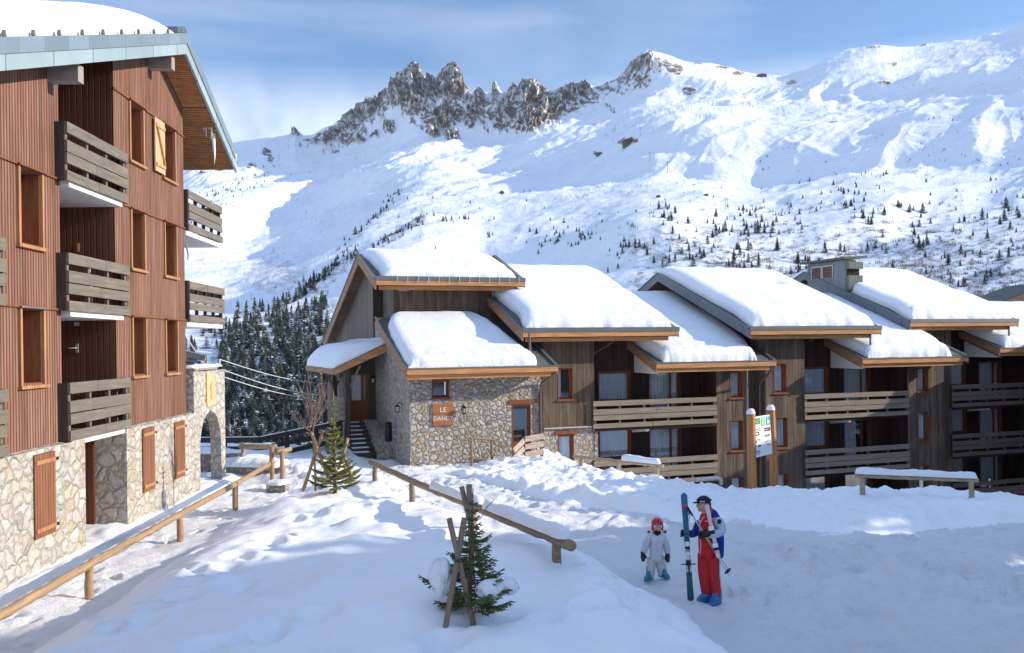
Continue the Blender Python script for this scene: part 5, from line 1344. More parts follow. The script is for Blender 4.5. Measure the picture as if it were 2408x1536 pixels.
# dark board fence above the drop
fdn = empty('board_fence', tuple(P(610, 1062, 38)), 'dark brown three-board fence at the edge of the drop between the two houses', 'fence')
fp = [P(430, 1035, 39.5), P(528, 1035, 39), P(612, 1034, 38.3), P(675, 1021, 38.8), P(740, 1008, 39.4), P(800, 996, 40.0)]
for i, p in enumerate(fp):
    m = MB(); m.box(WORLD, p.x - .09, p.x + .09, p.y - .06, p.y + .06, -1.0, p.z + .2); m.build('post', M['fence_dark'], fdn)
for a, b in zip(fp[:-1], fp[1:]):
    for dz in (.02, -.36, -.72):
        m = MB(); m.beam(a + Vector((0, -.1, dz)), b + Vector((0, -.1, dz)), .045, .2); m.build('board', M['fence_dark'], fdn)
    snow_cap(a + Vector((0, -.1, .12)), b + Vector((0, -.1, .12)), .035, .03, fdn, 4)
# metal frame and cables over the arch wall
mf = empty('metal_canopy', tuple(P(455, 862, 33)), 'pale grey metal canopy frame showing above the arch wall', 'canopy')
m = MB(); m.beam(P(425, 829, 33), P(486, 843, 33), .3, .22); m.build('beam', M['concrete'], mf)
for p, q in (((486, 834), (484, 866)), ((471, 850), (462, 868)), ((430, 846), (470, 852)), ((438, 858), (452, 858)), ((452, 858), (452, 868))):
    m = MB(); m.beam(P(*p, 33), P(*q, 33), .08, .1, (0, 1, 0)); m.build('strut', M['concrete'], mf)
m = MB(); m.tube([P(436, 790, 33.2), P(462, 830, 33)], .025, 6); m.build('stay', M['cable'], mf)
m = MB(); m.tube([P(516.5, 846, 30.4), P(516.5, 862, 30.4)], .03, 6); m.build('cable_stub', M['cable'], mf)
for i, (p, q) in enumerate((((516, 845, 30.4), (776, 903, 44)), ((527, 871, 30.3), (776, 931, 44)), ((527, 887, 30.3), (776, 939, 44)))):
    a, b = P(*p), P(*q); m = MB(); m.tube([a.lerp(b, k / 14) - Vector((0, 0, .18 * math.sin(math.pi * k / 14))) for k in range(15)], .015, 5)
    m.thing('cable', M['cable'], ['uppermost white cable from the arch wall to the porch', 'middle white cable from the arch wall to the porch', 'lowest white cable from the arch wall to the porch'][i], 'cable', 'white cables strung between the houses')
# railings by the stone chalet's right door
rf2 = CF0
wr = empty('stair_railing', tuple(rf2.w(-4, 2.2, -.6)), 'weathered board railing beside the right-hand door of the stone chalet', 'railing')
for (p, q) in (((-4.72, 2.5, .22), (-4.18, 2.25, .58)), ((-4.12, 2.2, .62), (-3.28, 2.1, .70))):
    for k in range(4):
        dz = -.02 - k * .31; m = MB(); m.beam(rf2.w(p[0], p[1], p[2] + dz), rf2.w(q[0], q[1], q[2] + dz), .04, .22); m.build('board', wood('pale_railing_board', (.52, .42, .34), CU) if k == 0 and p[0] == -4.72 else bpy.data.materials['pale_railing_board'], wr)
for u, z in ((-4.15, .66), (-3.35, .72)):
    m = MB(); m.box(rf2, u - .05, u + .05, 2.02, 2.12, -1.3, z); m.build('post', M['grey_wood_d'], wr)
ra, rb = rf2.w(-6.38, 2.2, .72), rf2.w(-5.5, 2.1, .62)
rail_fence('low frame of two posts and two thin log rails against the stone front', [(Vector((ra.x, ra.y, -.5)), ra), (Vector((rb.x, rb.y, -.5)), rb + Vector((0, 0, .05)))], [(ra + Vector((-.03, 0, .03)), rb + Vector((.1, 0, 0)), .045), (ra + Vector((-.1, 0, -.75)), rb + Vector((.3, 0, -.85)), .045)], M['log_old'], name='stair_railing', prad=.055)

# ---------------------------------------------------------------- signboard with advertising panel
def zs(x, y): return (2150 + x * .1953) / 1.2458, (1150 + y * .1953) / 1.2458
sg = empty('signboard', tuple(P(*zs(440, 1390), 27.5)), 'tall white advertising panel between two orange-brown wooden posts capped with snow', 'signboard')
pa0, pa1 = P(*zs(278, 1395), 27.0), P(*zs(252, 318), 27.0)
pb0, pb1 = P(*zs(615, 1360), 28.3), P(*zs(552, 258), 28.3)
dirp = (Vector((pb0.x, pb0.y, 0)) - Vector((pa0.x, pa0.y, 0))).normalized()
for (a, b) in ((pa0, pa1), (pb0, pb1)):
    m = MB(); m.beam(a - Vector((0, 0, .5)), b, .22, .15, dirp); p = m.build('post', M['sign_post'], sg)
    snow_cap(b - dirp * .13 + Vector((0, 0, -.01)), b + dirp * .13 + Vector((0, 0, -.01)), .13, .15, p, 8)
c0, c1, c2, c3 = P(*zs(303, 985), 26.95), P(*zs(580, 915), 28.2), P(*zs(540, 332), 28.2), P(*zs(303, 368), 26.95)
m = MB(); nrm = (c1 - c0).cross(c3 - c0).normalized(); m.prism([c0, c1, c2, c3], -nrm * .03); pan = m.build('panel', plain('white_panel', (.82, .84, .86), .4, var=.02), sg)


def on_panel(x, y):       # x, y in 0..1 over the panel, y from the top
    return c3.lerp(c2, x).lerp(c0.lerp(c1, x), y) + nrm * .006


def mark(x0, x1, y0, y1, col, nm='printed_mark', mk=None):
    m = MB(); m.add([on_panel(x0, y1), on_panel(x1, y1), on_panel(x1, y0), on_panel(x0, y0)], [(0, 1, 2, 3)])
    key = 'print_%02d%02d%02d' % tuple(int(c * 99) for c in col)
    return m.build(nm, bpy.data.materials.get(key) or plain(key, col, .5, var=.03), pan)


G1, G2, T1, K, RD, GY_, WH = (.02, .10, .03), (.22, .50, .25), (.03, .34, .45), (.04, .04, .05), (.55, .08, .09), (.35, .37, .4), (.8, .82, .84)
mark(.03, .36, .045, .07, K); mark(.03, .36, .08, .19, G1); mark(.07, .33, .10, .125, (.25, .55, .15)); mark(.12, .30, .14, .17, (.25, .6, .15))
mark(.43, .66, .04, .25, G2); mark(.49, .53, .07, .21, (.45, .7, .45)); mark(.56, .60, .06, .22, (.4, .65, .4)); mark(.73, .96, .04, .25, T1); mark(.78, .92, .13, .21, WH); mark(.80, .84, .06, .11, (.3, .6, .7))
for i in range(4): mark(.05 + i * .06, .09 + i * .06, .30, .34, GY_)
mark(.28, .36, .27, .30, RD); mark(.30, .38, .33, .36, RD)
m = MB(); ring = [on_panel(.16 + .10 * math.cos(a), .42 + .045 * math.sin(a)) for a in np.linspace(0, 2 * math.pi, 20)]; m.tube(ring, .014, 4, False); m.build('printed_ring', M['black'], pan); mark(.28, .34, .445, .46, K)
mark(.60, .95, .31, .345, K); mark(.60, .95, .365, .40, K); mark(.86, .95, .345, .41, RD)
for i in range(5): mark(.62 + i * .065, .65 + i * .065, .47 + .012 * (i % 3), .54, (.05, .22, .12))
mark(.80, .92, .565, .575, K); mark(.03, .08, .54, .60, RD); mark(.10, .15, .58, .64, K)
for i in range(4): mark(.20 + i * .05, .235 + i * .05, .55 + .008 * (i % 2), .585, RD)
mark(.24, .38, .60, .61, RD); mark(.62, .80, .64, .67, GY_); mark(.86, .96, .645, .655, GY_); mark(.62, .95, .71, .715, GY_); mark(.72, .90, .74, .755, K)
mark(.05, .20, .72, .735, RD); mark(.23, .37, .71, .75, K)
for i in range(5): mark(.08 + i * .05, .12 + i * .05, .84 + .012 * (i % 2), .885, (.25, .3, .42))
mark(.12, .34, .905, .912, K); mark(.18, .28, .94, .95, K)

# ---------------------------------------------------------------- CHALETS sign by the stairs
cs = empty('direction_sign', tuple(fa.w(-11.6, -1, 0)), 'white board reading CHALETS with a left arrow, at the foot of the stairs', 'sign')
s0 = P(*((880 + 148 * .29297) / 1.2458, (950 + 1262 * .29297) / 1.2458), 39.6); 
def cp(x, y, d): return P((880 + x * .29297) / 1.2458, (950 + y * .29297) / 1.2458, d)
k0, k1, k2, k3 = cp(168, 1268, 39.4), cp(440, 1250, 40.6), cp(440, 985, 40.6), cp(143, 1030, 39.4)
m = MB(); nn = (k1 - k0).cross(k3 - k0).normalized(); m.prism([k0, k1, k2, k3], -nn * .04); cbn = m.build('board', plain('white_board', (.72, .73, .76), .5, var=.04), cs)
bx = (k1 - k0).normalized(); bz = (k3 - k0).normalized()
def cpn(x, y): return k3.lerp(k2, x).lerp(k0.lerp(k1, x), y) + nn * .01
text_mesh('CHALETS', .24, M['black'], cpn(.46, .15), (k2 - k3).normalized(), bz, cbn)
m = MB(); m.add([cpn(.38, .50), cpn(.56, .49), cpn(.53, .64), cpn(.41, .65)], [(0, 1, 2, 3)]); m.build('lift_symbol', M['black'], cbn)
m = MB(); m.add([cpn(.42, .38), cpn(.45, .38), cpn(.45, .48), cpn(.42, .48)], [(0, 1, 2, 3)]); m.add([cpn(.38, .38), cpn(.6, .36), cpn(.6, .385), cpn(.38, .405)], [(0, 1, 2, 3)]); m.build('lift_symbol', M['black'], cbn)
m = MB(); m.add([cpn(.36, .80), cpn(.44, .73), cpn(.44, .87)], [(0, 1, 2)]); m.add([cpn(.44, .775), cpn(.62, .76), cpn(.62, .81), cpn(.44, .825)], [(0, 1, 2, 3)]); m.build('arrow', M['black'], cbn)
for p in (k0, k1): 
    m = MB(); m.box(WORLD, p.x - .05, p.x + .05, p.y + .05, p.y + .15, -.8, p.z + .9); m.build('post', M['dark_post'], cs)

# ---------------------------------------------------------------- added out of view at right: houses shaped to cast the shadow on the square
def shade_house(name, label, x0, x1, prof, wallmat):
    prof = [(p[0] - 1.4, p[1]) for p in prof]
    ys = [p[0] for p in prof]; rt = empty(name, ((x0 + x1) / 2, sum(ys) / len(ys), -1), label, 'house')
    m = MB(); base = [Vector((x0, p[0], p[1] - .9)) for p in prof]; base = [Vector((x0, ys[0] + .6, -4))] + [Vector((x0, min(max(b.y, ys[0] + .6), ys[-1] - .6), b.z)) for b in base] + [Vector((x0, ys[-1] - .6, -4))]
    m.prism(base, (x1 - x0, 0, 0)); m.build('wall', wallmat, rt)
    m = MB(); m.prism([Vector((x0 - 1, p[0], p[1] - .6)) for p in prof] + [Vector((x0 - 1, p[0], p[1] - .9)) for p in reversed(prof)], (x1 - x0 + 2, 0, 0)); m.build('roof', M['roofing'], rt)
    m = MB(); m.prism([Vector((x0 - .8, p[0] + (.3 if i == 0 else 0), p[1])) for i, p in enumerate(prof)] + [Vector((x0 - .8, p[0], p[1] - .6)) for p in reversed(prof)], (x1 - x0 + 1.6, 0, 0)); m.build('roof_snow', M['snow_roof'], rt)
    for k in range(3):
        for y in np.arange(ys[0] + 3, ys[-1] - 3, 4.2):
            m = MB(); z = 1.2 + 2.7 * k
            if z + 1.5 < np.interp(y, ys, [p[1] for p in prof]) - 1: m.box(WORLD, x0 - .05, x0 + .1, y, y + 1.1, z, z + 1.4); m.build('window', M['interior'], rt)
shade_house('tall_house', 'tall boarded house across the square, out of view to the right', 30, 42, [(-10, 10.5), (6, 15.8), (15.5, 14.4), (18.0, 13.4)], M['planks_red'])
shade_house('narrow_house', 'narrow chalet between two bigger houses, out of view to the right', 30, 38, [(19.1, 10.9), (20.2, 11.6), (21.4, 10.9)], M['planks_dark'])
shade_house('garden_shed', 'low shed between the houses out of view to the right', 31, 35, [(17.6, 7.2), (19.0, 7.6), (22.8, 8.9)], M['planks_dark'])
shade_house('long_house', 'long low brown chalet across the square, out of view to the right', 30, 40, [(22.3, 10.2), (25.5, 10.7), (31, 9.2), (38, 6.8), (44, 5.6), (56, 4.0)], M['planks_dark'])
# ---------------------------------------------------------------- young spruces, stakes and the bare sapling
def needle_mat(name, c0, c1, snowy=0.0, sc=30):
    q = NT(name, 0.7, 0.2); p = q.pos(); n = q.noise(p, sc, 4, .7)
    col = q.mix(q.rng(n, .35, .65), c0, c1)
    if snowy:
        nz = q.n('SeparateXYZ'); q.set(nz.inputs[0], q.n('NewGeometry').outputs['Normal'])
        k = q.math('MULTIPLY', q.rng(nz.outputs[2], .35, .8), q.rng(q.noise(p, sc * .03, 4, .7), .62 - .3 * snowy, .74 - .3 * snowy))
        col = q.mix(k, col, (.8, .83, .87))
    q.color(col); return q.m


M['needles'] = needle_mat('spruce_needles', (.10, .12, .03), (.30, .29, .10))  # sunlight on the second spruce put into paler, yellower needles
M['needles_dark'] = needle_mat('dark_spruce_needles', (.05, .065, .025), (.17, .18, .065))
M['bark'] = plain('spruce_bark', (.16, .11, .075), .9, var=.3, scale=20)
M['twig'] = plain('pinkish_bare_twigs', (.27, .19, .165), .8, var=.25, scale=12)


def young_spruce(base, H, R0, label, seed, mat, whorls=15, rb=7, tw=.013, lean=(0, 0), gaps=0.0, bias=1.0):
    rr = random.Random(seed); rt = empty('young_spruce', tuple(base), label, 'spruce')
    top = Vector((base.x + lean[0], base.y + lean[1], base.z + H)); b0 = Vector((base.x, base.y, base.z - .3))
    m = MB(); m.tube([b0.lerp(top, i / 8) for i in range(9)], [.032 * H / 1.6 * (1 - i / 8.5) + .004 for i in range(9)], 7); m.build('trunk', M['bark'], rt)
    cr = MB()

    def twig(a, b, r):
        cr.tube([a, a.lerp(b, .5) + Vector((0, 0, rr.uniform(-.01, .01))), b], [r * .8, r, r * .35], 5)

    for w in range(whorls):
        t = .06 + .88 * (w / whorls) ** 1.0; z = base.z + H * t; c = b0.lerp(top, (z - b0.z) / (top.z - b0.z))
        Rw = R0 * (1 - t) ** bias * rr.uniform(.85, 1.15) + .035; nb = max(4, int(rb * (1 - .3 * t)))
        a0 = rr.uniform(0, 6.28)
        for k in range(nb):
            if rr.random() < gaps: continue
            a = a0 + k * 6.283 / nb + rr.uniform(-.3, .3); L = Rw * rr.uniform(.7, 1.15); d = Vector((math.cos(a), math.sin(a), 0))
            droop = -.10 + .35 * t + rr.uniform(-.1, .12); n = 5
            pts = [c + d * (L * i / n) + Vector((0, 0, L * (droop * (i / n) + .30 * (i / n) ** 2))) for i in range(n + 1)]
            cr.tube(pts, [tw * .8] * n + [tw * .4], 5)
            s = d.cross(Vector((0, 0, 1)))
            m_ = max(3, int(L / .05))
            for i in range(m_):
                f = .16 + .84 * i / m_; j = min(int(f * n), n - 1); q = pts[j].lerp(pts[j + 1], f * n - j); l2 = L * .42 * (1.08 - f) + .035
                for sg_ in (-1, 1):
                    e = q + (d * .75 + s * sg_ * rr.uniform(.6, 1.0)).normalized() * l2 * rr.uniform(.7, 1.15) + Vector((0, 0, rr.uniform(-.25, .12) * l2))
                    twig(q, e, tw * rr.uniform(.8, 1.15))
                    if l2 > .10:
                        for g_ in (.35, .65):
                            q2 = q.lerp(e, g_); twig(q2, q2 + (d * .9 + s * sg_ * -.3).normalized() * l2 * .38 + Vector((0, 0, rr.uniform(-.03, .02))), tw * .85)
    tip = top + Vector((0, 0, .02)); twig(c, tip, tw)
    cr.build('crown', mat, rt)
    return rt


def z8(x, y): return (1200 + x * .3672) / 1.2458, (1350 + y * .3672) / 1.2458


def stake(a, b, mat, label, group, r=.035):
    m = MB(); log_between(m, a, b, r, int(a.x * 100) % 50, 6, 9); return m.thing('stake', mat, label, 'stake', group)


t1 = hit(*z8(470, 1215)); D1 = t1.y
young_spruce(t1, 1.62, .72, 'young dark spruce with clods of snow on it in the foreground, among crossed stakes', 4, M['needles_dark'], 14, 6, .0105, (.08, 0), .10, 1.5)
GS = 'stakes around the foreground spruce'
s1 = P(*z8(318, 462), D1 - .35); s1b = P(*z8(485, 1200), D1 - .25); stake(s1b - (s1 - s1b).normalized() * .25, s1, M['stake_old'], 'front stake leaning to the left at its top, crossing the foreground spruce', GS, .037)
s2 = P(*z8(440, 455), D1 - .25); s2b = P(*z8(300, 1245), D1 - .45); stake(s2b - (s2 - s2b).normalized() * .2, s2, M['stake_old'], 'front stake leaning to the right at its top, left of the foreground spruce', GS, .037)
s3 = P(*z8(415, 208), D1 + .9); s3b = P(*z8(530, 700), D1 + .7); stake(s3b - (s3 - s3b).normalized() * .5, s3, M['stake_old'], 'rear stake leaning left, upper left of the pair behind the foreground spruce', GS, .036)
s4 = P(*z8(475, 192), D1 + .8); s4b = P(*z8(492, 700), D1 + .9); stake(s4b - (s4 - s4b).normalized() * .5, s4, M['stake_old'], 'nearly upright rear stake, right of the pair behind the foreground spruce', GS, .040)
m = MB(); c = P(*z8(383, 790), D1 - .33)
for k in range(3): m.tube([c + Vector((.07 * math.cos(a), .07 * math.sin(a), .035 * math.sin(a * .5 + k) + k * .012)) for a in np.linspace(0, 6.2, 12)], .005, 4)
m.thing('wire_tie', M['black'], 'rusty wire tie where the two front stakes cross', 'wire tie')


def clod(c, rx, ry, rz, label, seed):
    u, v = np.meshgrid(np.linspace(0, 2 * math.pi, 36), np.linspace(0, math.pi, 22))
    n = 1 + .55 * fbm(np.cos(u) * 1.4 + seed, np.sin(u) * 1.4 + v * 1.1, seed, 5, .6) * np.sin(v)
    n[:, -1] = n[:, 0]
    o = grid_mesh('snow_clod', rx * n * np.sin(v) * np.cos(u), ry * n * np.sin(v) * np.sin(u), rz * n * np.cos(v), M['snow_cap']); o.location = c
    return tag(o, label, 'snow clod', 'clods of snow on the foreground spruce')


clod(P(*z8(248, 935), D1 - .15), .155, .15, .26, 'tall clod of snow on the left lower branch of the foreground spruce', 3)
clod(P(*z8(635, 1025), D1 - .25), .17, .15, .13, 'clod of snow in the middle of the foreground spruce', 5)
clod(P(*z8(770, 995), D1 - .05), .14, .13, .12, 'clod of snow on the right branch tip of the foreground spruce', 8)
m = MB()
rr = random.Random(2); q = P(*z8(560, 470), D1)
m.tube([q, P(*z8(620, 370), D1), P(*z8(680, 305), D1)], .004, 4); m.tube([P(*z8(600, 400), D1), P(*z8(625, 350), D1)], .003, 4); m.thing('dry_twig', M['bark'], 'thin dry twig rising from the top of the foreground spruce', 'twig')

# second spruce with its stakes
t2 = hit(*zz3(1235, 1395)); D2 = t2.y
young_spruce(t2, 2.75, .82, 'sunlit yellow-green young spruce with a thin pointed top at the far end of the mound', 9, M['needles'], 19, 6, .015, (-.02, 0), .15, 1.7)
GS2 = 'stakes around the sunlit spruce'
for (a, b, dd, lab) in (((1055, 935), (1165, 1235), -.1, 'left stake of the sunlit spruce, its foot to the right'), ((1145, 930), (1018, 1300), .1, 'left stake of the sunlit spruce, its foot to the left'), ((1330, 985), (1282, 1140), .35, 'short stake showing right of the sunlit spruce, leaning right'), ((1296, 1105), (1345, 1230), .25, 'lower right stake of the sunlit spruce, leaning left')):
    pa, pb = P(*zz3(*a), D2 + dd), P(*zz3(*b), D2 + dd); stake(pb - (pa - pb).normalized() * .3, pa, M['stake'], lab, GS2, .045)
# bare sapling
def sapling():
    base = P(*zz3(1085, 1275), D2 + .8); base.z = gh(base.x, base.y) - .1; rt = empty('bare_sapling', tuple(base), 'leafless pinkish sapling left of the sunlit spruce', 'sapling')
    rr = random.Random(21); d0 = base.y; k = .3906 / 1.2458 / FX * d0; top = P(*zz3(1068, 860), d0)
    m = MB(); m.tube([base.lerp(top, i / 6) + Vector((.015 * math.sin(i), 0, 0)) for i in range(7)], [.035 - .002 * i for i in range(7)], 8); m.build('trunk', M['bark'], rt)
    cr = MB()
    def grow(p, d, L, r, lv):
        n = 6; pts = [p]; dd = d.copy()
        for i in range(n):
            dd = (dd + Vector((rr.uniform(-.16, .16), rr.uniform(-.16, .16), .10 + rr.uniform(-.05, .08)))).normalized(); pts.append(pts[-1] + dd * L / n)
        cr.tube(pts, [r * (1 - .7 * i / n) for i in range(n + 1)], 5)
        if lv < 2:
            for j in range(5 - lv):
                q = pts[1 + j % (n - 1)]; ax = Vector((rr.uniform(-1, 1), rr.uniform(-1, 1), rr.uniform(.1, .9))).normalized(); grow(q, (dd + ax * 1.1).normalized(), L * rr.uniform(.35, .55), r * .55, lv + 1)
    for a, l in ((-1.25, 1.15), (-.95, 1.25), (-.6, 1.5), (-.2, 1.7), (.15, 1.8), (.5, 1.5), (.85, 1.25), (1.1, .9), (-.4, 1.2), (.3, 1.3)):
        st = base.lerp(top, rr.uniform(.82, 1.0)); grow(st, Vector((math.sin(a) * 1.0, rr.uniform(-.5, .5), math.cos(a))).normalized(), l * .72, .015, 0)
    cr.build('crown', M['twig'], rt)
sapling()

# ---------------------------------------------------------------- the wood across the valley
def conifer_mesh(seed, H=10.0, slim=.2, layers=13):
    """a tapered trunk and drooping, ragged whorls of boughs"""
    rr = random.Random(seed); m = MB(); m.tube([(0, 0, -.4), (0, 0, H * .5), (0, 0, H * .97)], [.022 * H, .012 * H, .002 * H], 5, False)
    for l in range(layers):
        t = (l / layers) ** .9; z = H * (.06 + .92 * t); Rr = H * slim * (1 - t) ** .85 * rr.uniform(.8, 1.15) + .03 * H * .3; n = int(13 * (1 - .4 * t)); a0 = rr.uniform(0, 6)
        for k in range(n):
            a = a0 + k * 6.283 / n + rr.uniform(-.25, .25); L = Rr * rr.uniform(.55, 1.25); w = 6.283 / n * .85 * rr.uniform(.8, 1.2); dz = -H * .035 * rr.uniform(.6, 1.8); c, s = math.cos(a), math.sin(a)
            p = [(0, 0, z + H * .035), (math.cos(a - w) * L * .6, math.sin(a - w) * L * .6, z + dz * .8), (c * L, s * L, z + dz), (math.cos(a + w) * L * .6, math.sin(a + w) * L * .6, z + dz * .8), (c * L * .5, s * L * .5, z + H * .012)]
            m.add(p, [(0, 1, 4), (0, 4, 3), (1, 2, 4), (4, 2, 3)])
    me = bpy.data.meshes.new('conifer'); me.from_pydata(m.v, [], m.f); return me


M['far_needles'] = needle_mat('far_spruce_needles', (.012, .022, .02), (.035, .05, .035), .35, 6)
M['far_needles_warm'] = needle_mat('far_brownish_needles', (.03, .03, .018), (.085, .07, .04), .35, 6)
protos = []
for i in range(7):
    me = conifer_mesh(100 + i, 10, (.24, .27, .30, .25, .34, .28, .40)[i], (14, 13, 12, 14, 11, 13, 9)[i]); me.materials.append(M['far_needles_warm'] if i in (5,) else M['far_needles']); protos.append(me)
TREES = []
rt_ = random.Random(99)


def inpoly(x, y, poly):
    c = False; j = len(poly) - 1
    for i in range(len(poly)):
        xi, yi = poly[i]; xj, yj = poly[j]
        if (yi > y) != (yj > y) and x < (xj - xi) * (y - yi) / (yj - yi) + xi: c = not c
        j = i
    return c


def sow_poly(poly, n, h0, h1, wt=None):
    xs = [p[0] for p in poly]; ys = [p[1] for p in poly]; k = 0; tries = 0
    while k < n and tries < n * 60:
        tries += 1; x, y = rt_.uniform(min(xs), max(xs)), rt_.uniform(min(ys), max(ys))
        if inpoly(x, y, poly) and (x < 860 or rt_.random() < .12 + .9 * max(0, float(vn(x / 46., y / 20., 5)) * 2)) and (wt is None or rt_.random() < wt(x, y)): TREES.append((x, y, rt_.uniform(h0, h1))); k += 1


def sow_line(x0, y0, x1, y1, w, n, h0, h1):
    for _ in range(n):
        t = rt_.random(); TREES.append((x0 + (x1 - x0) * t + rt_.gauss(0, w), y0 + (y1 - y0) * t + rt_.gauss(0, w * .6), rt_.uniform(h0, h1)))


# image heights are given in pixels of the photograph
sow_poly([(520, 830), (560, 800), (640, 775), (700, 760), (760, 770), (800, 800), (800, 1060), (430, 1070), (440, 960), (520, 960)], 310, 34, 62)
sow_poly([(520, 850), (640, 800), (760, 800), (800, 850), (800, 1070), (440, 1070), (520, 960)], 260, 30, 58)
sow_poly([(430, 960), (540, 900), (700, 850), (790, 860), (800, 1070), (430, 1070)], 190, 44, 76)
sow_poly([(560, 760), (640, 745), (700, 715), (770, 720), (770, 790), (640, 800), (520, 850)], 70, 22, 44)
sow_poly([(440, 790), (500, 790), (600, 770), (620, 800), (500, 840), (440, 850)], 34, 20, 38)
sow_line(640, 745, 760, 655, 12, 46, 14, 30); sow_line(700, 700, 850, 560, 9, 60, 7, 18); sow_line(860, 545, 940, 450, 6, 40, 5, 13); sow_line(780, 640, 905, 575, 10, 30, 7, 15)
sow_line(900, 580, 1000, 520, 7, 60, 6, 14); sow_line(880, 530, 920, 470, 8, 14, 5, 11); sow_line(1040, 525, 1105, 520, 6, 12, 8, 14); sow_line(470, 480, 640, 430, 14, 60, 4, 9); sow_line(440, 530, 540, 480, 12, 26, 4, 9)
sow_line(620, 400, 640, 440, 8, 8, 4, 8); sow_line(1290, 545, 1330, 590, 18, 12, 9, 18); sow_line(1360, 560, 1400, 600, 14, 10, 9, 16); sow_line(1440, 660, 1470, 600, 12, 12, 12, 26)
sow_line(1260, 590, 1500, 545, 26, 26, 6, 13)
sow_poly([(1540, 520), (1640, 510), (1700, 530), (1680, 620), (1560, 640), (1450, 650), (1480, 600), (1560, 560)], 60, 14, 30)
sow_poly([(1680, 560), (1760, 540), (1900, 560), (2000, 600), (1980, 680), (1700, 650)], 60, 16, 38)
sow_poly([(1700, 500), (2000, 460), (2080, 500), (2060, 540), (1780, 560), (1700, 530)], 60, 10, 22)
sow_poly([(1900, 400), (2408, 440), (2420, 500), (2000, 470), (1850, 440)], 50, 6, 15)
sow_poly([(2050, 500), (2410, 470), (2410, 700), (2300, 700), (2000, 640)], 95, 12, 34)
sow_poly([(2180, 250), (2410, 260), (2410, 440), (2150, 430)], 55, 3.5, 9, lambda x, y: ((y - 250) / 190) ** 1.2)
sow_poly([(1650, 330), (2150, 330), (2200, 440), (1750, 440)], 44, 3.5, 8, lambda x, y: ((y - 300) / 150) ** 1.5)
sow_poly([(900, 440), (1500, 440), (1500, 600), (950, 600)], 36, 4, 10)
sow_poly([(1500, 430), (1900, 440), (1900, 520), (1500, 540)], 20, 5, 10)
for x, y, h in ((1940, 605, 44), (2030, 530, 34), (2100, 660, 44), (2235, 680, 52), (2230, 640, 34), (2310, 530, 34), (2375, 555, 36), (1760, 620, 30), (1828, 600, 44), (1630, 640, 34), (1990, 510, 24), (2150, 560, 26), (1150, 560, 16), (905, 565, 20), (1725, 625, 40), (2260, 610, 38), (2330, 660, 40), (2155, 700, 34)): TREES.append((x, y, h))
TREES = [(x, y, h * (rt_.uniform(.5, .95) if x > 1400 else 1)) for x, y, h in TREES if 425 < x < 2440]
BEHIND = []
_keep = TREES; TREES = []
sow_poly([(60, 860), (300, 800), (470, 830), (470, 1070), (60, 1070)], 170, 30, 64); BEHIND = TREES; TREES = _keep
TREES.sort(key=lambda t: -t[2])


def tree_xf(x, y, h):
    p = on_mountain(x, y); Hm = h / FX * p.y; return p, Hm / 10.0


N_IND = 298
for i, (x, y, h) in enumerate(TREES[:N_IND]):
    p, s = tree_xf(x, y, h); w = rt_.random(); me = protos[min(6, int(w * 7))]
    o = bpy.data.objects.new('far_conifer', me); COL.objects.link(o); o.location = p; o.scale = (s * rt_.uniform(.85, 1.15), s * rt_.uniform(.85, 1.15), s * rt_.uniform(.9, 1.1)); o.rotation_euler = (0, 0, rt_.uniform(0, 6.28))
    if x < 860: tag(o, 'dark snow-dusted conifer in the dense wood of the gorge between the houses', 'conifer', 'conifers in the gorge')
    else: tag(o, 'dark conifer standing scattered on the snowy slope above the chalet roofs', 'conifer', 'conifers on the slope above the roofs')
V_, F_ = [], []; off = 0
pv = []
for me in protos:
    a = np.zeros(len(me.vertices) * 3); me.vertices.foreach_get('co', a); pv.append((a.reshape(-1, 3), [tuple(p.vertices) for p in me.polygons]))
for (x, y, h) in TREES[N_IND:] + BEHIND:
    p, s = tree_xf(x, y, h); v, f = pv[int(rt_.random() * 7)]; a = rt_.uniform(0, 6.28); c, sn = math.cos(a), math.sin(a)
    w = v * s; V_.append(np.stack([w[:, 0] * c - w[:, 1] * sn + p.x, w[:, 0] * sn + w[:, 1] * c + p.y, w[:, 2] + p.z], 1)); F_ += [tuple(i + off for i in t) for t in f]; off += len(v)
me = bpy.data.meshes.new('distant_conifers'); me.from_pydata(np.concatenate(V_).tolist(), [], F_); me.materials.append(M['far_needles'])
o = bpy.data.objects.new('distant_conifers', me); COL.objects.link(o); tag(o, 'small dark conifers dotted over the far snowy slopes', 'conifers', kind='stuff')


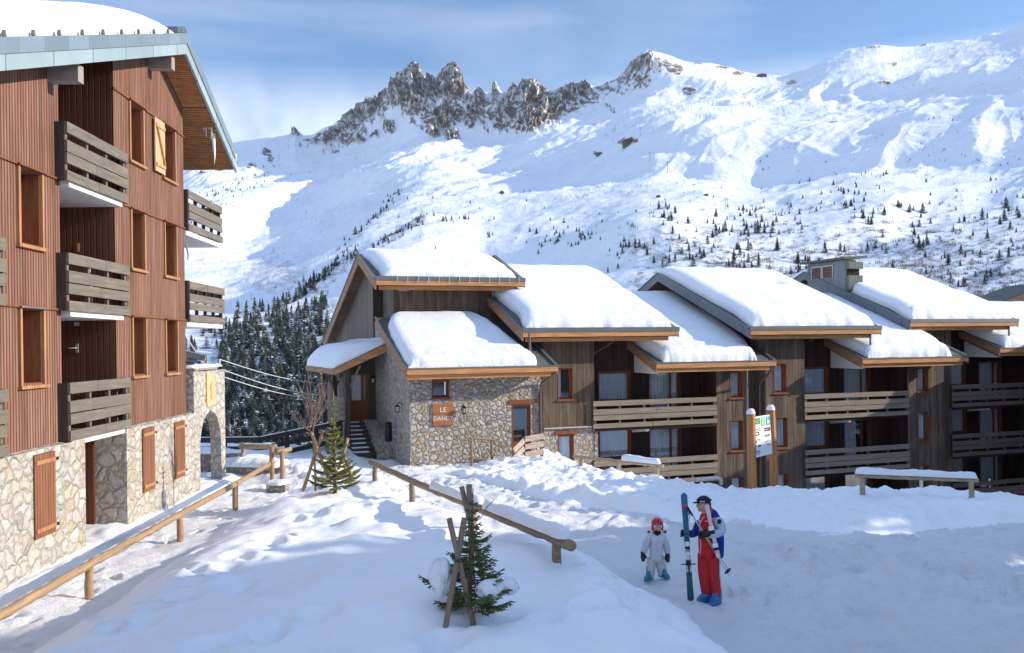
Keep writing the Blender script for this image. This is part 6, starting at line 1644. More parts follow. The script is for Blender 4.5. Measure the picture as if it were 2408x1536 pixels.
def bushes():
    """leafless scrub: tufts of fine upright twigs"""
    rr = random.Random(77); V, F = [], []; n = 0; g = np.random.default_rng(3)
    for _ in range(1500):
        while True:
            x, y = rr.uniform(1480, 2430), rr.uniform(500, 720)
            if rr.random() < ((y - 480) / 240) * (.35 + .65 * (x - 1480) / 950): break
        if _ < 150: x, y = rr.gauss(730, 60), rr.gauss(735, 40)
        elif _ < 210: t = rr.random(); x, y = 720 + 130 * t + rr.gauss(0, 8), 690 - 130 * t + rr.gauss(0, 6)
        elif _ < 270: t = rr.random(); x, y = 900 + 100 * t + rr.gauss(0, 6), 580 - 60 * t + rr.gauss(0, 5)
        p = on_mountain(x, y); s = rr.uniform(4, 15) / FX * p.y * (.6 if _ < 270 else 1)
        for k in range(26):
            a = rr.uniform(0, 6.28); r0 = rr.random() * s * .8; r1 = r0 + rr.uniform(-.1, .5) * s; h = s * rr.uniform(.3, .8); w = s * .035; c, sn = math.cos(a), math.sin(a); b = rr.uniform(0, 3)
            V += [(p.x + c * r0 - w * math.cos(b), p.y + sn * r0 - w * math.sin(b), p.z - .1), (p.x + c * r0 + w * math.cos(b), p.y + sn * r0 + w * math.sin(b), p.z - .1), (p.x + c * r1, p.y + sn * r1, p.z + h)]
            F.append((n, n + 1, n + 2)); n += 3
    me = bpy.data.meshes.new('scrub'); me.from_pydata(V, [], F); me.materials.append(plain('brown_scrub_twigs', (.13, .095, .075), .9, var=.4, scale=.2))
    o = bpy.data.objects.new('scrub', me); COL.objects.link(o); tag(o, 'brown leafless scrub poking through the snow on the slope', 'scrub', kind='stuff')


bushes()
# things high on the slopes: lift pylons, huts, the summit mast
def pylon(x, y, h, lab):
    p = on_mountain(x, y); H = h / FX * p.y; w = H * .03; m = MB(); m.tube([p, p + Vector((0, 0, H))], [w, w * .7], 6); m.beam(p + Vector((-H * .16, 0, H * .97)), p + Vector((H * .16, 0, H * .97)), w * 1.4, w * 1.4); m.beam(p + Vector((-H * .16, 0, H * .90)), p + Vector((-H * .16, 0, H)), w, w); m.beam(p + Vector((H * .16, 0, H * .90)), p + Vector((H * .16, 0, H)), w, w)
    m.thing('lift_pylon', M['zinc_dark'], lab, 'lift pylon', 'lift pylons on the mountain')
PY = [(1527, 382, 20, 'lift pylon beside the dark mid-station, nearest below it'), (1506, 335, 18, 'lift pylon just above the dark mid-station'), (1530, 305, 14, 'third lift pylon above the mid-station'), (1545, 280, 10, 'fourth lift pylon above the mid-station'),
      (1568, 262, 9, 'second-highest lift pylon below the rock tooth'), (1580, 248, 8, 'highest lift pylon, below the rock tooth right of the peak'), (1570, 415, 28, 'tall lift pylon below the bright hump'), (1632, 460, 22, 'lift pylon on the lit slope above the trees'), (1705, 515, 26, 'left one of the twin pylons above the wood'), (1712, 514, 24, 'right one of the twin pylons above the wood'), (656, 388, 12, 'small pylon on the lit shoulder at left'), (440, 408, 12, 'small pylon just right of the red-brown house')]
for a in PY: pylon(*a)
p = on_mountain(1527, 121); m = MB(); m.tube([p - Vector((0, 0, 4)), p + Vector((0, 0, 26))], [1.2, .5], 5); m.box(WORLD, p.x - 7, p.x + 7, p.y - 4, p.y + 4, p.z - 4, p.z + 3); m.thing('summit_mast', M['zinc_dark'], 'thin mast with a hut on the snowy central summit', 'mast')


def hut(x, y, w, h, lab, mat, d=1.0):
    p = on_mountain(x, y); k = p.y / FX; W2, Hh = w * k / 2, h * k; rt = empty('mountain_hut', tuple(p), lab, 'hut'); m = MB(); m.box(WORLD, p.x - W2, p.x + W2, p.y - W2 * d, p.y + W2 * d, p.z - Hh, p.z + Hh * .6); m.build('wall', mat, rt)
    m = MB(); m.prism([(p.x - W2 * 1.15, p.y - W2 * d * 1.2, p.z + Hh * .55), (p.x + W2 * 1.15, p.y - W2 * d * 1.2, p.z + Hh * .55), (p.x, p.y - W2 * d * 1.2, p.z + Hh * 1.1)], (0, W2 * d * 2.4, 0)); m.build('roof', M['mountain_roof'], rt)
M['mountain_roof'] = plain('dark_hut_roof', (.09, .07, .06), .9)
HB = plain('brown_hut_wall', (.14, .08, .055), .9)
hut(1478, 348, 26, 9, 'wide dark lift mid-station on the slope', HB); hut(1410, 353, 16, 6, 'small reddish hut left of the mid-station', HB); hut(1180, 450, 10, 5, 'tiny brown hut on the lit slope in the middle', HB); hut(1660, 467, 10, 4, 'low stone hut on the lower lit slope', HB); hut(1548, 470, 9, 5, 'little hut above the wood, left of the twin pylons', HB); hut(1790, 181, 20, 4, 'flat lift building on the saddle right of the summit', HB)
# roof corner of another chalet at the right edge
m = MB(); a, b = P(2345, 716, 70), P(2470, 668, 70); m.prism([a, b, b + Vector((0, 0, -3.2)), a + Vector((0, 0, -.1))], (0, 6, 0)); q = m.build('roof', M['fascia_v']); q.location = (0, 0, 0)
rt = empty('far_roof', (42, 72, 0), 'brown boarded roof corner of a chalet showing behind the last snowy roof', 'chalet'); 
q.parent = rt; q.location = (-42, -72, 0)
m = MB(); m.prism([a + Vector((0, 0, .0)), b, b + Vector((0, 0, .22)), a + Vector((0, 0, .2))], (0, 6.2, 0)); m.build('roof_edge', M['roofing'], rt)

# spruces added out of view at right so their tops roughen the shadow edge
rs = random.Random(6)
for i, (x, y, H) in enumerate(((25, 12.5, 11.5), (24.5, 23.9, 8.6), (27.5, 24.8, 11.2), (26.5, 27.6, 10.0), (24, 30.5, 8.4), (27, 33.5, 9.2), (28, 38, 6.6), (27.5, 42.5, 5.6), (28.5, 47, 6.4), (33, 52, 6.8))):
    me = conifer_mesh(300 + i, H + 1.5, .2, 22); me.materials.append(M['far_needles']); o = bpy.data.objects.new('spruce', me); COL.objects.link(o); o.location = (x, y - 1.2, -1.5); o.rotation_euler = (0, 0, rs.uniform(0, 6))
    tag(o, 'tall spruce by the houses out of view on the right', 'spruce', 'spruces out of view on the right')

for i, (x, y, z, H) in enumerate(((30.5, 18.4, 9.3, 5.5), (32.5, 18.9, 9.6, 5.2), (34, 18.2, 9.9, 5), (31.5, 21.8, 9.9, 3.4), (33.6, 22.2, 10.4, 3))):
    y -= 1.4  # unseen pines added, their high crowns let sun patches through below
    me = conifer_mesh(330 + i, H, .26, 16); me.materials.append(M['far_needles']); tr_ = empty('pine', (x, y, -1), 'bare-stemmed pine between the houses out of view on the right', 'pine', 'pines out of view on the right')
    o = bpy.data.objects.new('crown', me); COL.objects.link(o); o.parent = tr_; o.location = (0, 0, z + 1); m = MB(); m.tube([(x, y, -1.2), (x, y, z + .5)], [.16, .09], 7); m.build('trunk', M['bark'], tr_)
# ---------------------------------------------------------------- the two people
def skin(name, joints, edges, mat, parent, sub=2, root=0, smooth=True):
    """one continuous surface grown over a skeleton; joints: (x, y, z, r) or (x, y, z, (rx, ry)) in world space"""
    me = bpy.data.meshes.new(name); L = root_of(parent).location
    me.from_pydata([(j[0] - L.x, j[1] - L.y, j[2] - L.z) for j in joints], edges, []); o = bpy.data.objects.new(name, me); COL.objects.link(o)
    sk = o.modifiers.new('skin', 'SKIN'); sk.use_smooth_shade = True
    o.modifiers.new('sub', 'SUBSURF').levels = sub
    for i, j in enumerate(joints):
        r = j[3] if hasattr(j[3], '__len__') else (j[3], j[3]); me.skin_vertices[0].data[i].radius = r; me.skin_vertices[0].data[i].use_root = (i == root)
    dg = bpy.context.evaluated_depsgraph_get(); m2 = bpy.data.meshes.new_from_object(o.evaluated_get(dg)); bpy.data.objects.remove(o)
    m2.materials.clear(); m2.materials.append(mat); m2.name = name; m2.polygons.foreach_set('use_smooth', [True] * len(m2.polygons))
    o = bpy.data.objects.new(name, m2); COL.objects.link(o); o.parent = parent; return o


def cloth(name, c, sc=40, amt=.035):
    q = NT(name, .75, .25); p = q.pos(); n = q.noise(p, 9, 4, .6); f = q.noise(p, sc, 3)
    q.color(q.mix(n, tuple(x * .8 for x in c), c)); q.bump(q.math('ADD', q.math('MULTIPLY', n, 2.0), f), amt); return q.m


SKIN = plain('skin', (.55, .30, .21), .55, var=.06); HAIR = plain('grey_brown_hair', (.10, .08, .07), .8)
RED = cloth('red_ski_cloth', (.66, .03, .03)); REDD = cloth('dark_red_ski_cloth', (.60, .03, .032)); BLUE = cloth('royal_blue_cloth', (.015, .04, .33)); PALE = cloth('pale_blue_white_cloth', (.56, .66, .84)); WHITE = cloth('white_snowsuit_cloth', (.72, .73, .80))
BOOTB = plain('blue_ski_boot', (.01, .11, .30), .35, spec=.5); BOOTT = plain('teal_ski_boot', (.01, .16, .24), .35, spec=.5); GLOVE = plain('black_glove', (.018, .016, .018), .6); MITT = plain('dark_mitten', (.05, .028, .04), .7)
ORANGE = cloth('orange_red_collar', (.65, .09, .03)); NAVY = plain('navy_cap', (.012, .016, .04), .7)


def head(c, r, yaw, parent, body_pts=None):
    """face on an egg-shaped head looking along yaw (world angle); returns nothing, builds child features"""
    f = Vector((math.cos(yaw), math.sin(yaw), 0)); s = Vector((-math.sin(yaw), math.cos(yaw), 0)); up = Vector((0, 0, 1)); m = MB()
    return f, s, up


def ball(c, rx, ry, rz, f, s, n=14, k=10, cut=(0, math.pi)):
    vs, fs = [], []
    for i in range(k + 1):
        th = cut[0] + (cut[1] - cut[0]) * i / k
        for j in range(n): a = 2 * math.pi * j / n; vs.append(c + f * (rx * math.sin(th) * math.cos(a)) + s * (ry * math.sin(th) * math.sin(a)) + Vector((0, 0, rz * math.cos(th))))
    for i in range(k):
        for j in range(n): fs.append((i * n + j, i * n + (j + 1) % n, (i + 1) * n + (j + 1) % n, (i + 1) * n + j))
    return vs, fs


def add_ball(mb, c, rx, ry, rz, f, s, **kw): mb.add(*ball(c, rx, ry, rz, f, s, **kw), True)


def hand(mb, wrist, dirn, palmn, size, curl=1.2, splay=.12):
    """palm, four unequal fingers with two bends, and a thumb from the side of the palm"""
    d = dirn.normalized(); n = palmn.normalized(); t = d.cross(n).normalized(); L = size
    mb.tube([wrist - d * .2 * L, wrist + d * .12 * L, wrist + d * .48 * L], [.22 * L, .27 * L, .25 * L], 8)
    for i in range(4):
        o = (i - 1.5) * .125 * L; l = (.40, .46, .43, .34)[i] * L; p = wrist + d * .42 * L + t * o; dd = (d + t * (i - 1.5) * splay).normalized(); pts = [p]
        for k in range(3):
            a = curl * (k + .5) / 2.2; pts.append(pts[-1] + (dd * math.cos(a) + n * math.sin(a)) * l / 2.4)
        mb.tube(pts, [.075 * L, .075 * L, .068 * L, .05 * L], 6)
    p = wrist + d * .12 * L - t * .2 * L
    mb.tube([p, p + (d * .5 - t * .7 + n * .5).normalized() * .22 * L, p + (d * .8 - t * .5 + n * 1.1).normalized() * .42 * L], [.09 * L, .082 * L, .06 * L], 6)


# ---- the instructor
pb = hit(1667, 1416); DP = pb.y; KP = 1.0 / FX * DP
def q7(x, y, dd=0.0):
    """point of the enlarged figure at distance dd in front (+) or behind (-) of the standing plane"""
    return P((1780 + x * .26036) / 1.2458, (1400 + y * .26036) / 1.2458, DP - dd)
ins = empty('person', tuple(pb), 'adult in red trousers and red and blue ski jacket holding skis and poles', 'person')
J = {}
def T(p, r): return (p.x, p.y, p.z, r)
pel = q7(1135, 850); chest = q7(1125, 560); neck = q7(1098, 415); hd = q7(1085, 300)
shR = q7(1040, 480, -.10); shL = q7(1215, 470, .10); elL = q7(1295, 610, .08); wrL = q7(1130, 635, .26)
elR = q7(985, 640, -.08); wrR = q7(925, 630, .12)
hipR = q7(1085, 880, -.04); hipL = q7(1180, 885, .04); knR = q7(1085, 1110, .04); knL = q7(1195, 1120, .08); anR = q7(1115, 1340, -.02); anL = q7(1222, 1370, .04)
# feet on the snow
js = [T(pel, (.085, .07)), T(q7(1130, 700), (.08, .07)), T(chest, (.09, .075)), T(q7(1110, 480), (.06, .06)), T(neck, .052), T(q7(1092, 370), .055),
      T(shR, .042), T(elR, .034), T(wrR, .028), T(shL, .042), T(elL, .034), T(wrL, .028), T(hipR, .06), T(knR, .045), T(anR, .035), T(hipL, .06), T(knL, .045), T(anL, .035), T(hd + Vector((0, 0, .01)), (.075, .085)), T(hd + Vector((0, 0, .09)), .07)]
skin('body', js, [(0, 1), (1, 2), (2, 3), (3, 4), (4, 5), (3, 6), (6, 7), (7, 8), (3, 9), (9, 10), (10, 11), (0, 12), (12, 13), (13, 14), (0, 15), (15, 16), (16, 17), (5, 18), (18, 19)], SKIN, ins)
# trousers
tr = [T(q7(1132, 790), (.16, .13)), T(hipR, .112), T(q7(1080, 1000, .01), .105), T(knR, .092), T(q7(1100, 1230, .02), .085), T(q7(1118, 1335, 0), .088), T(hipL, .112), T(q7(1185, 1000, .05), .105), T(knL, .094), T(q7(1215, 1240, .06), .088), T(q7(1228, 1355, .05), .092)]
skin('ski_trousers', tr, [(0, 1), (1, 2), (2, 3), (3, 4), (4, 5), (0, 6), (6, 7), (7, 8), (8, 9), (9, 10)], REDD, ins)
# jacket: red front, blue back, pale sleeves
skin('jacket', [T(q7(1127, 905), (.17, .14)), T(q7(1125, 835), (.19, .155)), T(q7(1122, 720), (.185, .15)), T(q7(1120, 580), (.205, .155)), T(q7(1115, 480), (.19, .13)), T(q7(1105, 430), (.12, .10)), T(q7(1100, 385), .08)], [(0, 1), (1, 2), (2, 3), (3, 4), (4, 5), (5, 6)], RED, ins)
skin('jacket_back', [T(q7(1235, 920, -.03), (.08, .11)), T(q7(1230, 860, -.03), (.10, .12)), T(q7(1222, 720, -.04), (.12, .14)), T(q7(1205, 560, -.04), (.15, .15)), T(q7(1180, 450, -.02), (.15, .14)), T(q7(1165, 385, -.03), (.10, .09)), T(q7(1155, 350, -.03), .06)], [(0, 1), (1, 2), (2, 3), (3, 4), (4, 5), (5, 6)], BLUE, ins)
skin('sleeve', [T(q7(1215, 440, .05), .10), T(q7(1262, 530, .10), .10), T(q7(1290, 605, .11), .095), T(q7(1215, 632, .18), .08), T(q7(1120, 632, .26), .065)], [(0, 1), (1, 2), (2, 3), (3, 4)], PALE, ins)
skin('sleeve', [T(q7(1050, 480, -.06), .09), T(q7(1005, 600, -.06), .08), T(q7(955, 635, .05), .064), T(q7(915, 632, .11), .052)], [(0, 1), (1, 2), (2, 3)], BLUE, ins)
skin('collar', [T(q7(1150, 315, -.06), .05), T(q7(1140, 385, -.01), .085), T(q7(1110, 440, .03), .09)], [(0, 1), (1, 2)], ORANGE, ins)
m = MB(); add_ball(m, q7(1257, 492, .21), .035, .012, .040, Vector((1, 0, 0)), Vector((0, 1, 0))); m.build('sleeve_badge', NAVY, ins)
for (a, b, c_) in (((1022, 478), (1040, 500), .19), ((1092, 484), (1135, 490), .19)):
    m = MB(); p0, p1 = q7(*a, c_), q7(*b, c_); m.prism([p0, Vector((p1.x, p1.y, p0.z)), p1, Vector((p0.x, p0.y, p1.z))], (0, -.01, 0)); m.build('chest_badge', WHITE, ins)
m = MB(); m.tube([q7(1090, 430, .14), q7(1040, 500, .19), q7(1028, 640, .19), q7(1050, 740, .19), q7(1040, 860, .19)], .006, 5); m.build('piping', WHITE, ins)
m = MB(); m.tube([q7(1262, 900, .10), q7(1262, 1100, .11), q7(1285, 1250, .11), q7(1292, 1350, .10)], .009, 5); m.build('piping', WHITE, ins)
# head: face turned left, towards the child
f, s, up_ = head(hd, .1, R(188), ins)
m = MB(); add_ball(m, hd + f * .015, .098, .078, .122, f, s); add_ball(m, hd + f * .112 - up_ * .012, .020, .013, .022, f, s, n=8, k=6); m.tube([hd + f * .095 + up_ * .02, hd + f * .122 - up_ * .02], [.010, .014], 6)
add_ball(m, hd + f * .07 - up_ * .085, .035, .035, .028, f, s, n=8, k=6)
for g_ in (-1, 1): add_ball(m, hd + s * g_ * .08 - f * .01, .022, .010, .032, f, s, n=8, k=6)
m.build('face', SKIN, ins)
m = MB()
for g_ in (-1, 1): add_ball(m, hd + f * .098 + s * g_ * .032 + up_ * .018, .006, .012, .006, f, s, n=6, k=4)
m.each('eye', GLOVE, ins)
m = MB(); m.tube([hd + f * .110 + s * .022 - up_ * .052, hd + f * .117 - up_ * .050, hd + f * .110 - s * .022 - up_ * .052], .004, 4); m.build('mouth', plain('lips', (.35, .12, .1), .5), ins)
m = MB(); add_ball(m, hd - f * .03 + up_ * .0, .085, .084, .11, f, s, cut=(.5, 2.0)); m.build('hair', HAIR, ins)
m = MB(); add_ball(m, hd + up_ * .045 + f * .004, .112, .096, .098, f, s, cut=(0, 1.65), n=18)
m.add([hd + up_ * .045 + f * (.10 + .085 * math.cos(a)) + s * .085 * math.sin(a) + up_ * (-.006 - .012 * math.cos(a)) for a in np.linspace(-1.57, 1.57, 12)], [tuple(range(12))]); cp_ = m.build('cap', NAVY, ins)
m = MB(); m.tube([hd + up_ * .075 + f * .113 * math.cos(a) + s * .097 * math.sin(a) for a in np.linspace(0, 6.283, 20)], .012, 5, False); m.build('goggle_strap', GLOVE, cp_)
m = MB(); c = hd + up_ * .062 + f * .06 - s * -.088
for k in range(4): m.box(WORLD, c.x - .035 + .02 * k, c.x - .022 + .02 * k, c.y - .012, c.y - .004, c.z - .008, c.z + .012)
m.build('cap_lettering', WHITE, cp_)
# boots
def boot(x, y, heel, L, mat, par, sc=1.0):
    d = (Vector((math.cos(R(L)), math.sin(R(L)), 0))); sd_ = d.cross(Vector((0, 0, 1))); p = heel.copy(); p.z = gh(p.x, p.y) + .005; m = MB(); k = sc
    prof_ = [(-.10, .0), (-.11, .10), (-.09, .22), (-.075, .30), (.06, .32), (.075, .2), (.11, .14), (.19, .085), (.215, .04), (.21, 0)]
    m.prism([p + d * a * k - sd_ * .05 * k + Vector((0, 0, z * k)) for a, z in prof_], sd_ * .10 * k); o = m.build('ski_boot', mat, par); bevel(o, .02 * k, 2)
    m = MB()
    for a, z in ((.06, .12), (.10, .10), (-.01, .2), (.0, .26)): m.beam(p + d * a * k + Vector((0, 0, (z + .02) * k)) - sd_ * .055 * k, p + d * a * k + Vector((0, 0, (z + .02) * k)) + sd_ * .055 * k, .018 * k, .012 * k)
    m.build('buckles', M['galv'], o); return o
boot(0, 0, q7(1150, 1395, 0), 195, BOOTB, ins); boot(0, 0, q7(1225, 1425, .06), 232, BOOTB, ins)
# gloves
m = MB(); hl = q7(1085, 632, .27); hand(m, q7(1125, 632, .26), Vector((-1, -.1, -.05)), Vector((0, .9, -.5)), .20, 1.5); m.build('glove', GLOVE, ins)
m = MB(); hand(m, q7(918, 622, .12), Vector((-1, .1, 0)), Vector((.1, -1, .1)), .20, 1.3); m.build('glove', GLOVE, ins)
# big skis, upright, held by his right hand
def ski(a, b, n, w, mats, name, label, group, th=.012, waist=.8, parent=None, tipup=.0):
    """a to b tail to tip, facing n"""
    d = (b - a); L = d.length; d = d / L; s_ = d.cross(n).normalized(); K = 40; rt = parent
    vs = []; fs = []
    for i in range(K + 1):
        t = i / K; ww = w * (waist + (1 - waist) * (2 * t - 1) ** 2) * (1 if .03 < t < .97 else math.sqrt(max(0, 1 - ((abs(t - .5) - .47) / .03) ** 2)) * .7 + .3)
        off = n * (tipup * max(0, (t - .9) / .1) ** 2 + .015 * math.sin(math.pi * t)); c = a + d * L * t + off
        for q_ in ((-1, -1), (1, -1), (1, 1), (-1, 1)): vs.append(c + s_ * ww / 2 * q_[0] + n * th / 2 * q_[1])
    for i in range(K):
        for k in range(4): fs.append((i * 4 + k, i * 4 + (k + 1) % 4, i * 4 + 4 + (k + 1) % 4, i * 4 + 4 + k))
    fs += [(3, 2, 1, 0), (K * 4, K * 4 + 1, K * 4 + 2, K * 4 + 3)]
    return vs, fs
SKM = NT('teal_ski_topsheet', .35, .4); z_ = SKM.n('SeparateXYZ'); SKM.set(z_.inputs[0], SKM.pos())
_zb = pb.z
_n = SKM.noise(SKM.pos(), 18, 5, .7)
_zz = SKM.math('ADD', z_.outputs[2], SKM.math('MULTIPLY', SKM.math('SUBTRACT', _n, .5), .12))
_w = SKM.math('MULTIPLY', SKM.rng(_zz, _zb + .50, _zb + .53), SKM.rng(_zz, _zb + .98, _zb + .95))
_w2 = SKM.math('MULTIPLY', _w, SKM.rng(_n, .42, .5)); _b = SKM.rng(_zz, _zb + .14, _zb + .10)
_c = SKM.mix(_w2, SKM.mix(SKM.rng(z_.outputs[2], _zb + .2, _zb + 1.8), (.01, .07, .075), (.01, .12, .24)), (.62, .62, .6)); _c = SKM.mix(_b, _c, (.04, .045, .05)); SKM.color(_c)
sk = empty('skis', tuple(q7(940, 1415, .1)), 'pair of long teal skis with pale bindings held upright by the adult', 'skis')
a_, b_ = q7(938, 1416, .12), q7(858, 172, .16)
a_.z = gh(a_.x, a_.y) + .005
nn_ = Vector((-.15, -1, 0)).normalized(); dd_ = (b_ - a_).normalized(); nn_ = (nn_ - dd_ * nn_.dot(dd_)).normalized()
for k, o_ in ((0, 0.0), (1, .03)):
    vs, fs = ski(a_ - nn_ * o_, b_ - nn_ * o_, nn_ * (1 if k == 0 else -1), .105, None, '', '', '', tipup=0); m = MB(); m.add(vs, fs); m.build('ski', SKM.m, sk)
m = MB(); c = a_.lerp(b_, .87) + nn_ * .012; sx = dd_.cross(nn_).normalized(); m.add([c - sx * .02 + dd_ * .05, c + sx * .03 + dd_ * .05, c + sx * .025 - dd_ * .05, c - sx * .02 - dd_ * .03], [(0, 1, 2, 3)]); m.build('ski_mark', plain('red_mark', (.6, .06, .04), .4), sk)
for t, l_, mt in ((.535, .075, M['galv']), (.505, .05, GLOVE), (.36, .09, GLOVE), (.33, .06, M['galv'])):
    c = a_.lerp(b_, t) + nn_ * .03; m = MB(); m.beam(c - dd_ * l_ / 2, c + dd_ * l_ / 2, .075, .055, nn_); o_ = m.build('binding', mt, sk); bevel(o_, .012, 2)
c = a_.lerp(b_, .35) + nn_ * .03; m = MB(); m.tube([c - sx * .11, c + sx * .11], .010, 6); m.tube([c + nn_ * .03, c + nn_ * .05 - dd_ * .16], [.02, .008], 6); m.build('ski_brake', GLOVE, sk)
c = a_.lerp(b_, .54) + nn_ * .06; m = MB(); add_ball(m, c, .035, .02, .04, sx, nn_); m.build('binding', plain('white_binding', (.7, .7, .7), .4), sk)
# poles held low across the body
for i, (p, q_) in enumerate((((893, 322), (1372, 1110)), ((905, 345), (1392, 1085)))):
    a, b = q7(*p, .30), q7(*q_, .12); rt = empty('ski_pole', tuple(b), ['ski pole held across the body, its tip lowest', 'second ski pole held just behind the first, tip to the lower right'][i], 'ski pole', 'ski poles of the adult'); d = (b - a).normalized()
    m = MB(); m.tube([a, b - d * .03], [.010, .006], 7); m.build('shaft', M['galv'], rt)
    m = MB(); m.tube([a, a + d * .05, a + d * .14], [.016, .018, .014], 7); m.build('grip', GLOVE, rt)
    m = MB(); m.tube([b - d * .09, b - d * .082], [.042, .042], 10); m.build('basket', GLOVE, rt); m = MB(); m.tube([b - d * .03, b], [.005, .002], 5); m.build('tip', M['galv'], rt)
    m = MB(); m.tube([a + Vector((0, 0, 0)), a + Vector((-.03, 0, -.10)), a + Vector((.0, 0, -.17 - .05 * i)), a + Vector((.03, 0, -.12)), a + Vector((.012, 0, 0))], .006, 5); m.build('strap', MITT, rt)
# the child's small skis under his arm
cs_ = empty('child_skis', tuple(q7(1250, 905, .26)), 'pair of short pale pink skis with white bindings tucked under the adult left arm', 'skis')
a, b = q7(1252, 905, .27), q7(1118, 300, .20)
for k in (0, 1):
    off = Vector((.0, .035 * k, 0)); vs, fs = ski(a + off, b + off, Vector((-.5, -.85, 0)).normalized(), .065, None, '', '', '', th=.012, tipup=0); m = MB(); m.add(vs, fs); m.build('ski', plain('pale_pink_ski', (.66, .50, .54), .35) if k == 0 else bpy.data.materials['pale_pink_ski'], cs_)
for t, mt in ((.56, bpy.data.materials['white_binding']), (.50, GLOVE), (.24, bpy.data.materials['white_binding']), (.20, GLOVE)):
    c = a.lerp(b, t) + Vector((-.02, -.03, 0)); m = MB(); m.beam(c - (b - a).normalized() * .035, c + (b - a).normalized() * .035, .085, .06, (0, 1, 0)); o_ = m.build('binding', mt, cs_); bevel(o_, .01, 2)

# ---- the child
pc = hit(1541, 1366); DC = pc.y
def c7(x, y, dd=0.0): return P((1780 + x * .26036) / 1.2458, (1400 + y * .26036) / 1.2458, DC - dd)
ch = empty('person', tuple(pc), 'small child in a white snowsuit with red helmet, left of the adult', 'person')
ch_h = c7(560, 545)
jb = [T(c7(545, 845), (.06, .055)), T(c7(548, 720), (.06, .055)), T(c7(552, 650), (.06, .05)), T(c7(556, 605), .04), T(ch_h, (.075, .085)), T(c7(475, 665), .03), T(c7(430, 760), .028), T(c7(402, 840), .025), T(c7(632, 665), .03), T(c7(660, 760), .028), T(c7(672, 850), .025),
      T(c7(500, 890), .045), T(c7(488, 1010, .02), .04), T(c7(475, 1120), .03), T(c7(590, 890), .045), T(c7(602, 1010, .02), .04), T(c7(615, 1115), .03), T(ch_h + Vector((0, 0, .07)), .07)]
skin('body', jb, [(0, 1), (1, 2), (2, 3), (3, 4), (2, 5), (5, 6), (6, 7), (2, 8), (8, 9), (9, 10), (0, 11), (11, 12), (12, 13), (0, 14), (14, 15), (15, 16), (4, 17)], SKIN, ch)
skin('snowsuit_jacket', [T(c7(545, 955), (.15, .12)), T(c7(545, 880), (.17, .135)), T(c7(548, 770), (.155, .125)), T(c7(550, 680), (.16, .125)), T(c7(555, 600), (.10, .09)), T(c7(475, 655), .08), T(c7(435, 745), .075), T(c7(404, 850), .06), T(c7(634, 655), .08), T(c7(660, 745), .075), T(c7(674, 860), .06)],
     [(0, 1), (1, 2), (2, 3), (3, 4), (3, 5), (5, 6), (6, 7), (3, 8), (8, 9), (9, 10)], WHITE, ch)
skin('snowsuit_trousers', [T(c7(545, 850), (.12, .10)), T(c7(497, 930), .10), T(c7(485, 1020, .02), .092), T(c7(475, 1125), .078), T(c7(593, 930), .10), T(c7(605, 1020, .02), .092), T(c7(617, 1122), .078)], [(0, 1), (1, 2), (2, 3), (0, 4), (4, 5), (5, 6)], cloth('white_trouser_cloth', (.68, .67, .70)), ch)
f, s = Vector((0, -1, 0)), Vector((1, 0, 0))
m = MB(); add_ball(m, ch_h + f * .01 - up_ * .02, .085, .078, .10, f, s); add_ball(m, ch_h + f * .098 - up_ * .04, .012, .011, .014, f, s, n=8, k=6); m.build('face', SKIN, ch)
m = MB(); m.tube([ch_h + f * .088 + s * .018 - up_ * .072, ch_h + f * .093 - up_ * .074, ch_h + f * .088 - s * .018 - up_ * .072], .004, 4); m.build('mouth', bpy.data.materials['lips'], ch)
m = MB(); add_ball(m, ch_h + up_ * .045 - f * .01, .122, .108, .112, f, s, cut=(0, 1.62), n=20)
for g_ in (-1, 1): add_ball(m, ch_h + s * g_ * .088 - f * .01 - up_ * .01, .06, .022, .08, f, s)
add_ball(m, ch_h - f * .05, .075, .098, .11, f, s)
hm = m.build('helmet', plain('red_helmet', (.50, .015, .02), .2, spec=.6, var=.05), ch)
m = MB(); m.box(WORLD, ch_h.x - .02, ch_h.x + .02, ch_h.y - .112, ch_h.y - .09, ch_h.z + .10, ch_h.z + .115); m.build('vent', GLOVE, hm)
m = MB(); add_ball(m, ch_h + f * .062 + up_ * .012, .05, .078, .045, f, s, n=18); gg = m.build('goggles', plain('white_goggle_frame', (.75, .72, .74), .4), ch)
m = MB(); add_ball(m, ch_h + f * .078 + up_ * .012, .042, .066, .032, f, s, n=18); m.build('lens', plain('pinkish_mirror_lens', (.45, .32, .38), .08, .4), gg)
skin('neck_scarf', [T(c7(556, 590, .04), (.085, .07)), T(c7(556, 625, .05), (.075, .06)), T(c7(556, 655, .08), (.03, .03))], [(0, 1), (1, 2)], cloth('black_scarf_cloth', (.025, .02, .022)), ch)
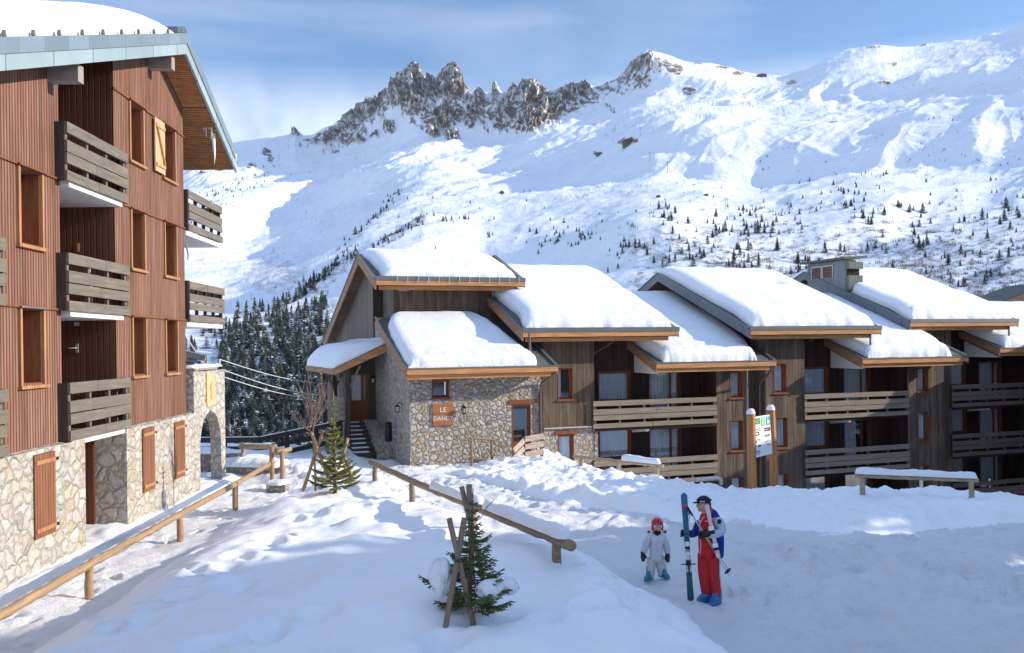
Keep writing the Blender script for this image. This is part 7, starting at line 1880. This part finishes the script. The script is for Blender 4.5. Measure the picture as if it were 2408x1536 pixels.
for sx_ in (462, 646):
    m = MB(); rr = random.Random(sx_); c = c7(sx_, 608, -.03)
    for k in range(60):
        a, b = rr.uniform(0, 6.28), rr.uniform(-1, 1); d = Vector((math.cos(a) * math.sqrt(1 - b * b), math.sin(a) * math.sqrt(1 - b * b), b)); m.tube([c + d * .005, c + d * rr.uniform(.02, .042)], [.009, .002], 4)
    m.build('fur_trim', plain('brown_fur', (.16, .11, .06), .9, var=.3), ch)
for x, y, dx_ in ((398, 858, -1), (674, 868, 1)):
    m = MB(); w = c7(x, y - 10); m.tube([w + up_ * .03, w, w - up_ * .02], [.042, .044, .038], 8); m.tube([w - up_ * .02, w - up_ * .07, w - up_ * .12], [.04, .045, .028], 8)
    for k in range(4): m.tube([w - up_ * .07 + s * (k - 1.5) * .017, w - up_ * .125 + s * (k - 1.5) * .014 - f * -.01, w - up_ * (.150 - .008 * abs(k - 1.4)) + s * (k - 1.5) * .012 + f * .018], [.013, .013, .010], 6)
    m.tube([w - up_ * .03 - s * dx_ * .035 + f * .02, w - up_ * .07 - s * dx_ * .055 + f * .03, w - up_ * .10 - s * dx_ * .045 + f * .035], [.016, .015, .010], 6); m.build('glove', MITT, ch)
boot(0, 0, c7(474, 1155, .03), 235, BOOTT, ch, .80); boot(0, 0, c7(618, 1152, .03), 300, BOOTT, ch, .80)
m = MB(); m.tube([c7(590, 640, .13), c7(560, 675, .15), c7(556, 850, .15)], .004, 4); m.build('zip', plain('zip_line', (.45, .46, .52), .5), ch)
# ---------------------------------------------------------------- the thin winter air between here and the far ridge
HZ = 0.00003
m = MB(); m.box(WORLD, -5400, 5400, -60, 4700, -140, 1330); hz = m.build('haze', M['snow_cap']); hz.data.materials.clear(); tag(hz, 'thin pale blue air over the valley', 'haze', kind='stuff')
hm_ = bpy.data.materials.new('thin_air'); hm_.use_nodes = True; nt = hm_.node_tree; nt.nodes.clear(); o_ = nt.nodes.new('ShaderNodeOutputMaterial'); v_ = nt.nodes.new('ShaderNodeVolumePrincipled')
v_.inputs['Density'].default_value = HZ; v_.inputs['Color'].default_value = (.72, .84, 1, 1); v_.inputs['Anisotropy'].default_value = .2; nt.links.new(v_.outputs[0], o_.inputs['Volume']); hz.data.materials.append(hm_)
bpy.context.view_layer.update()
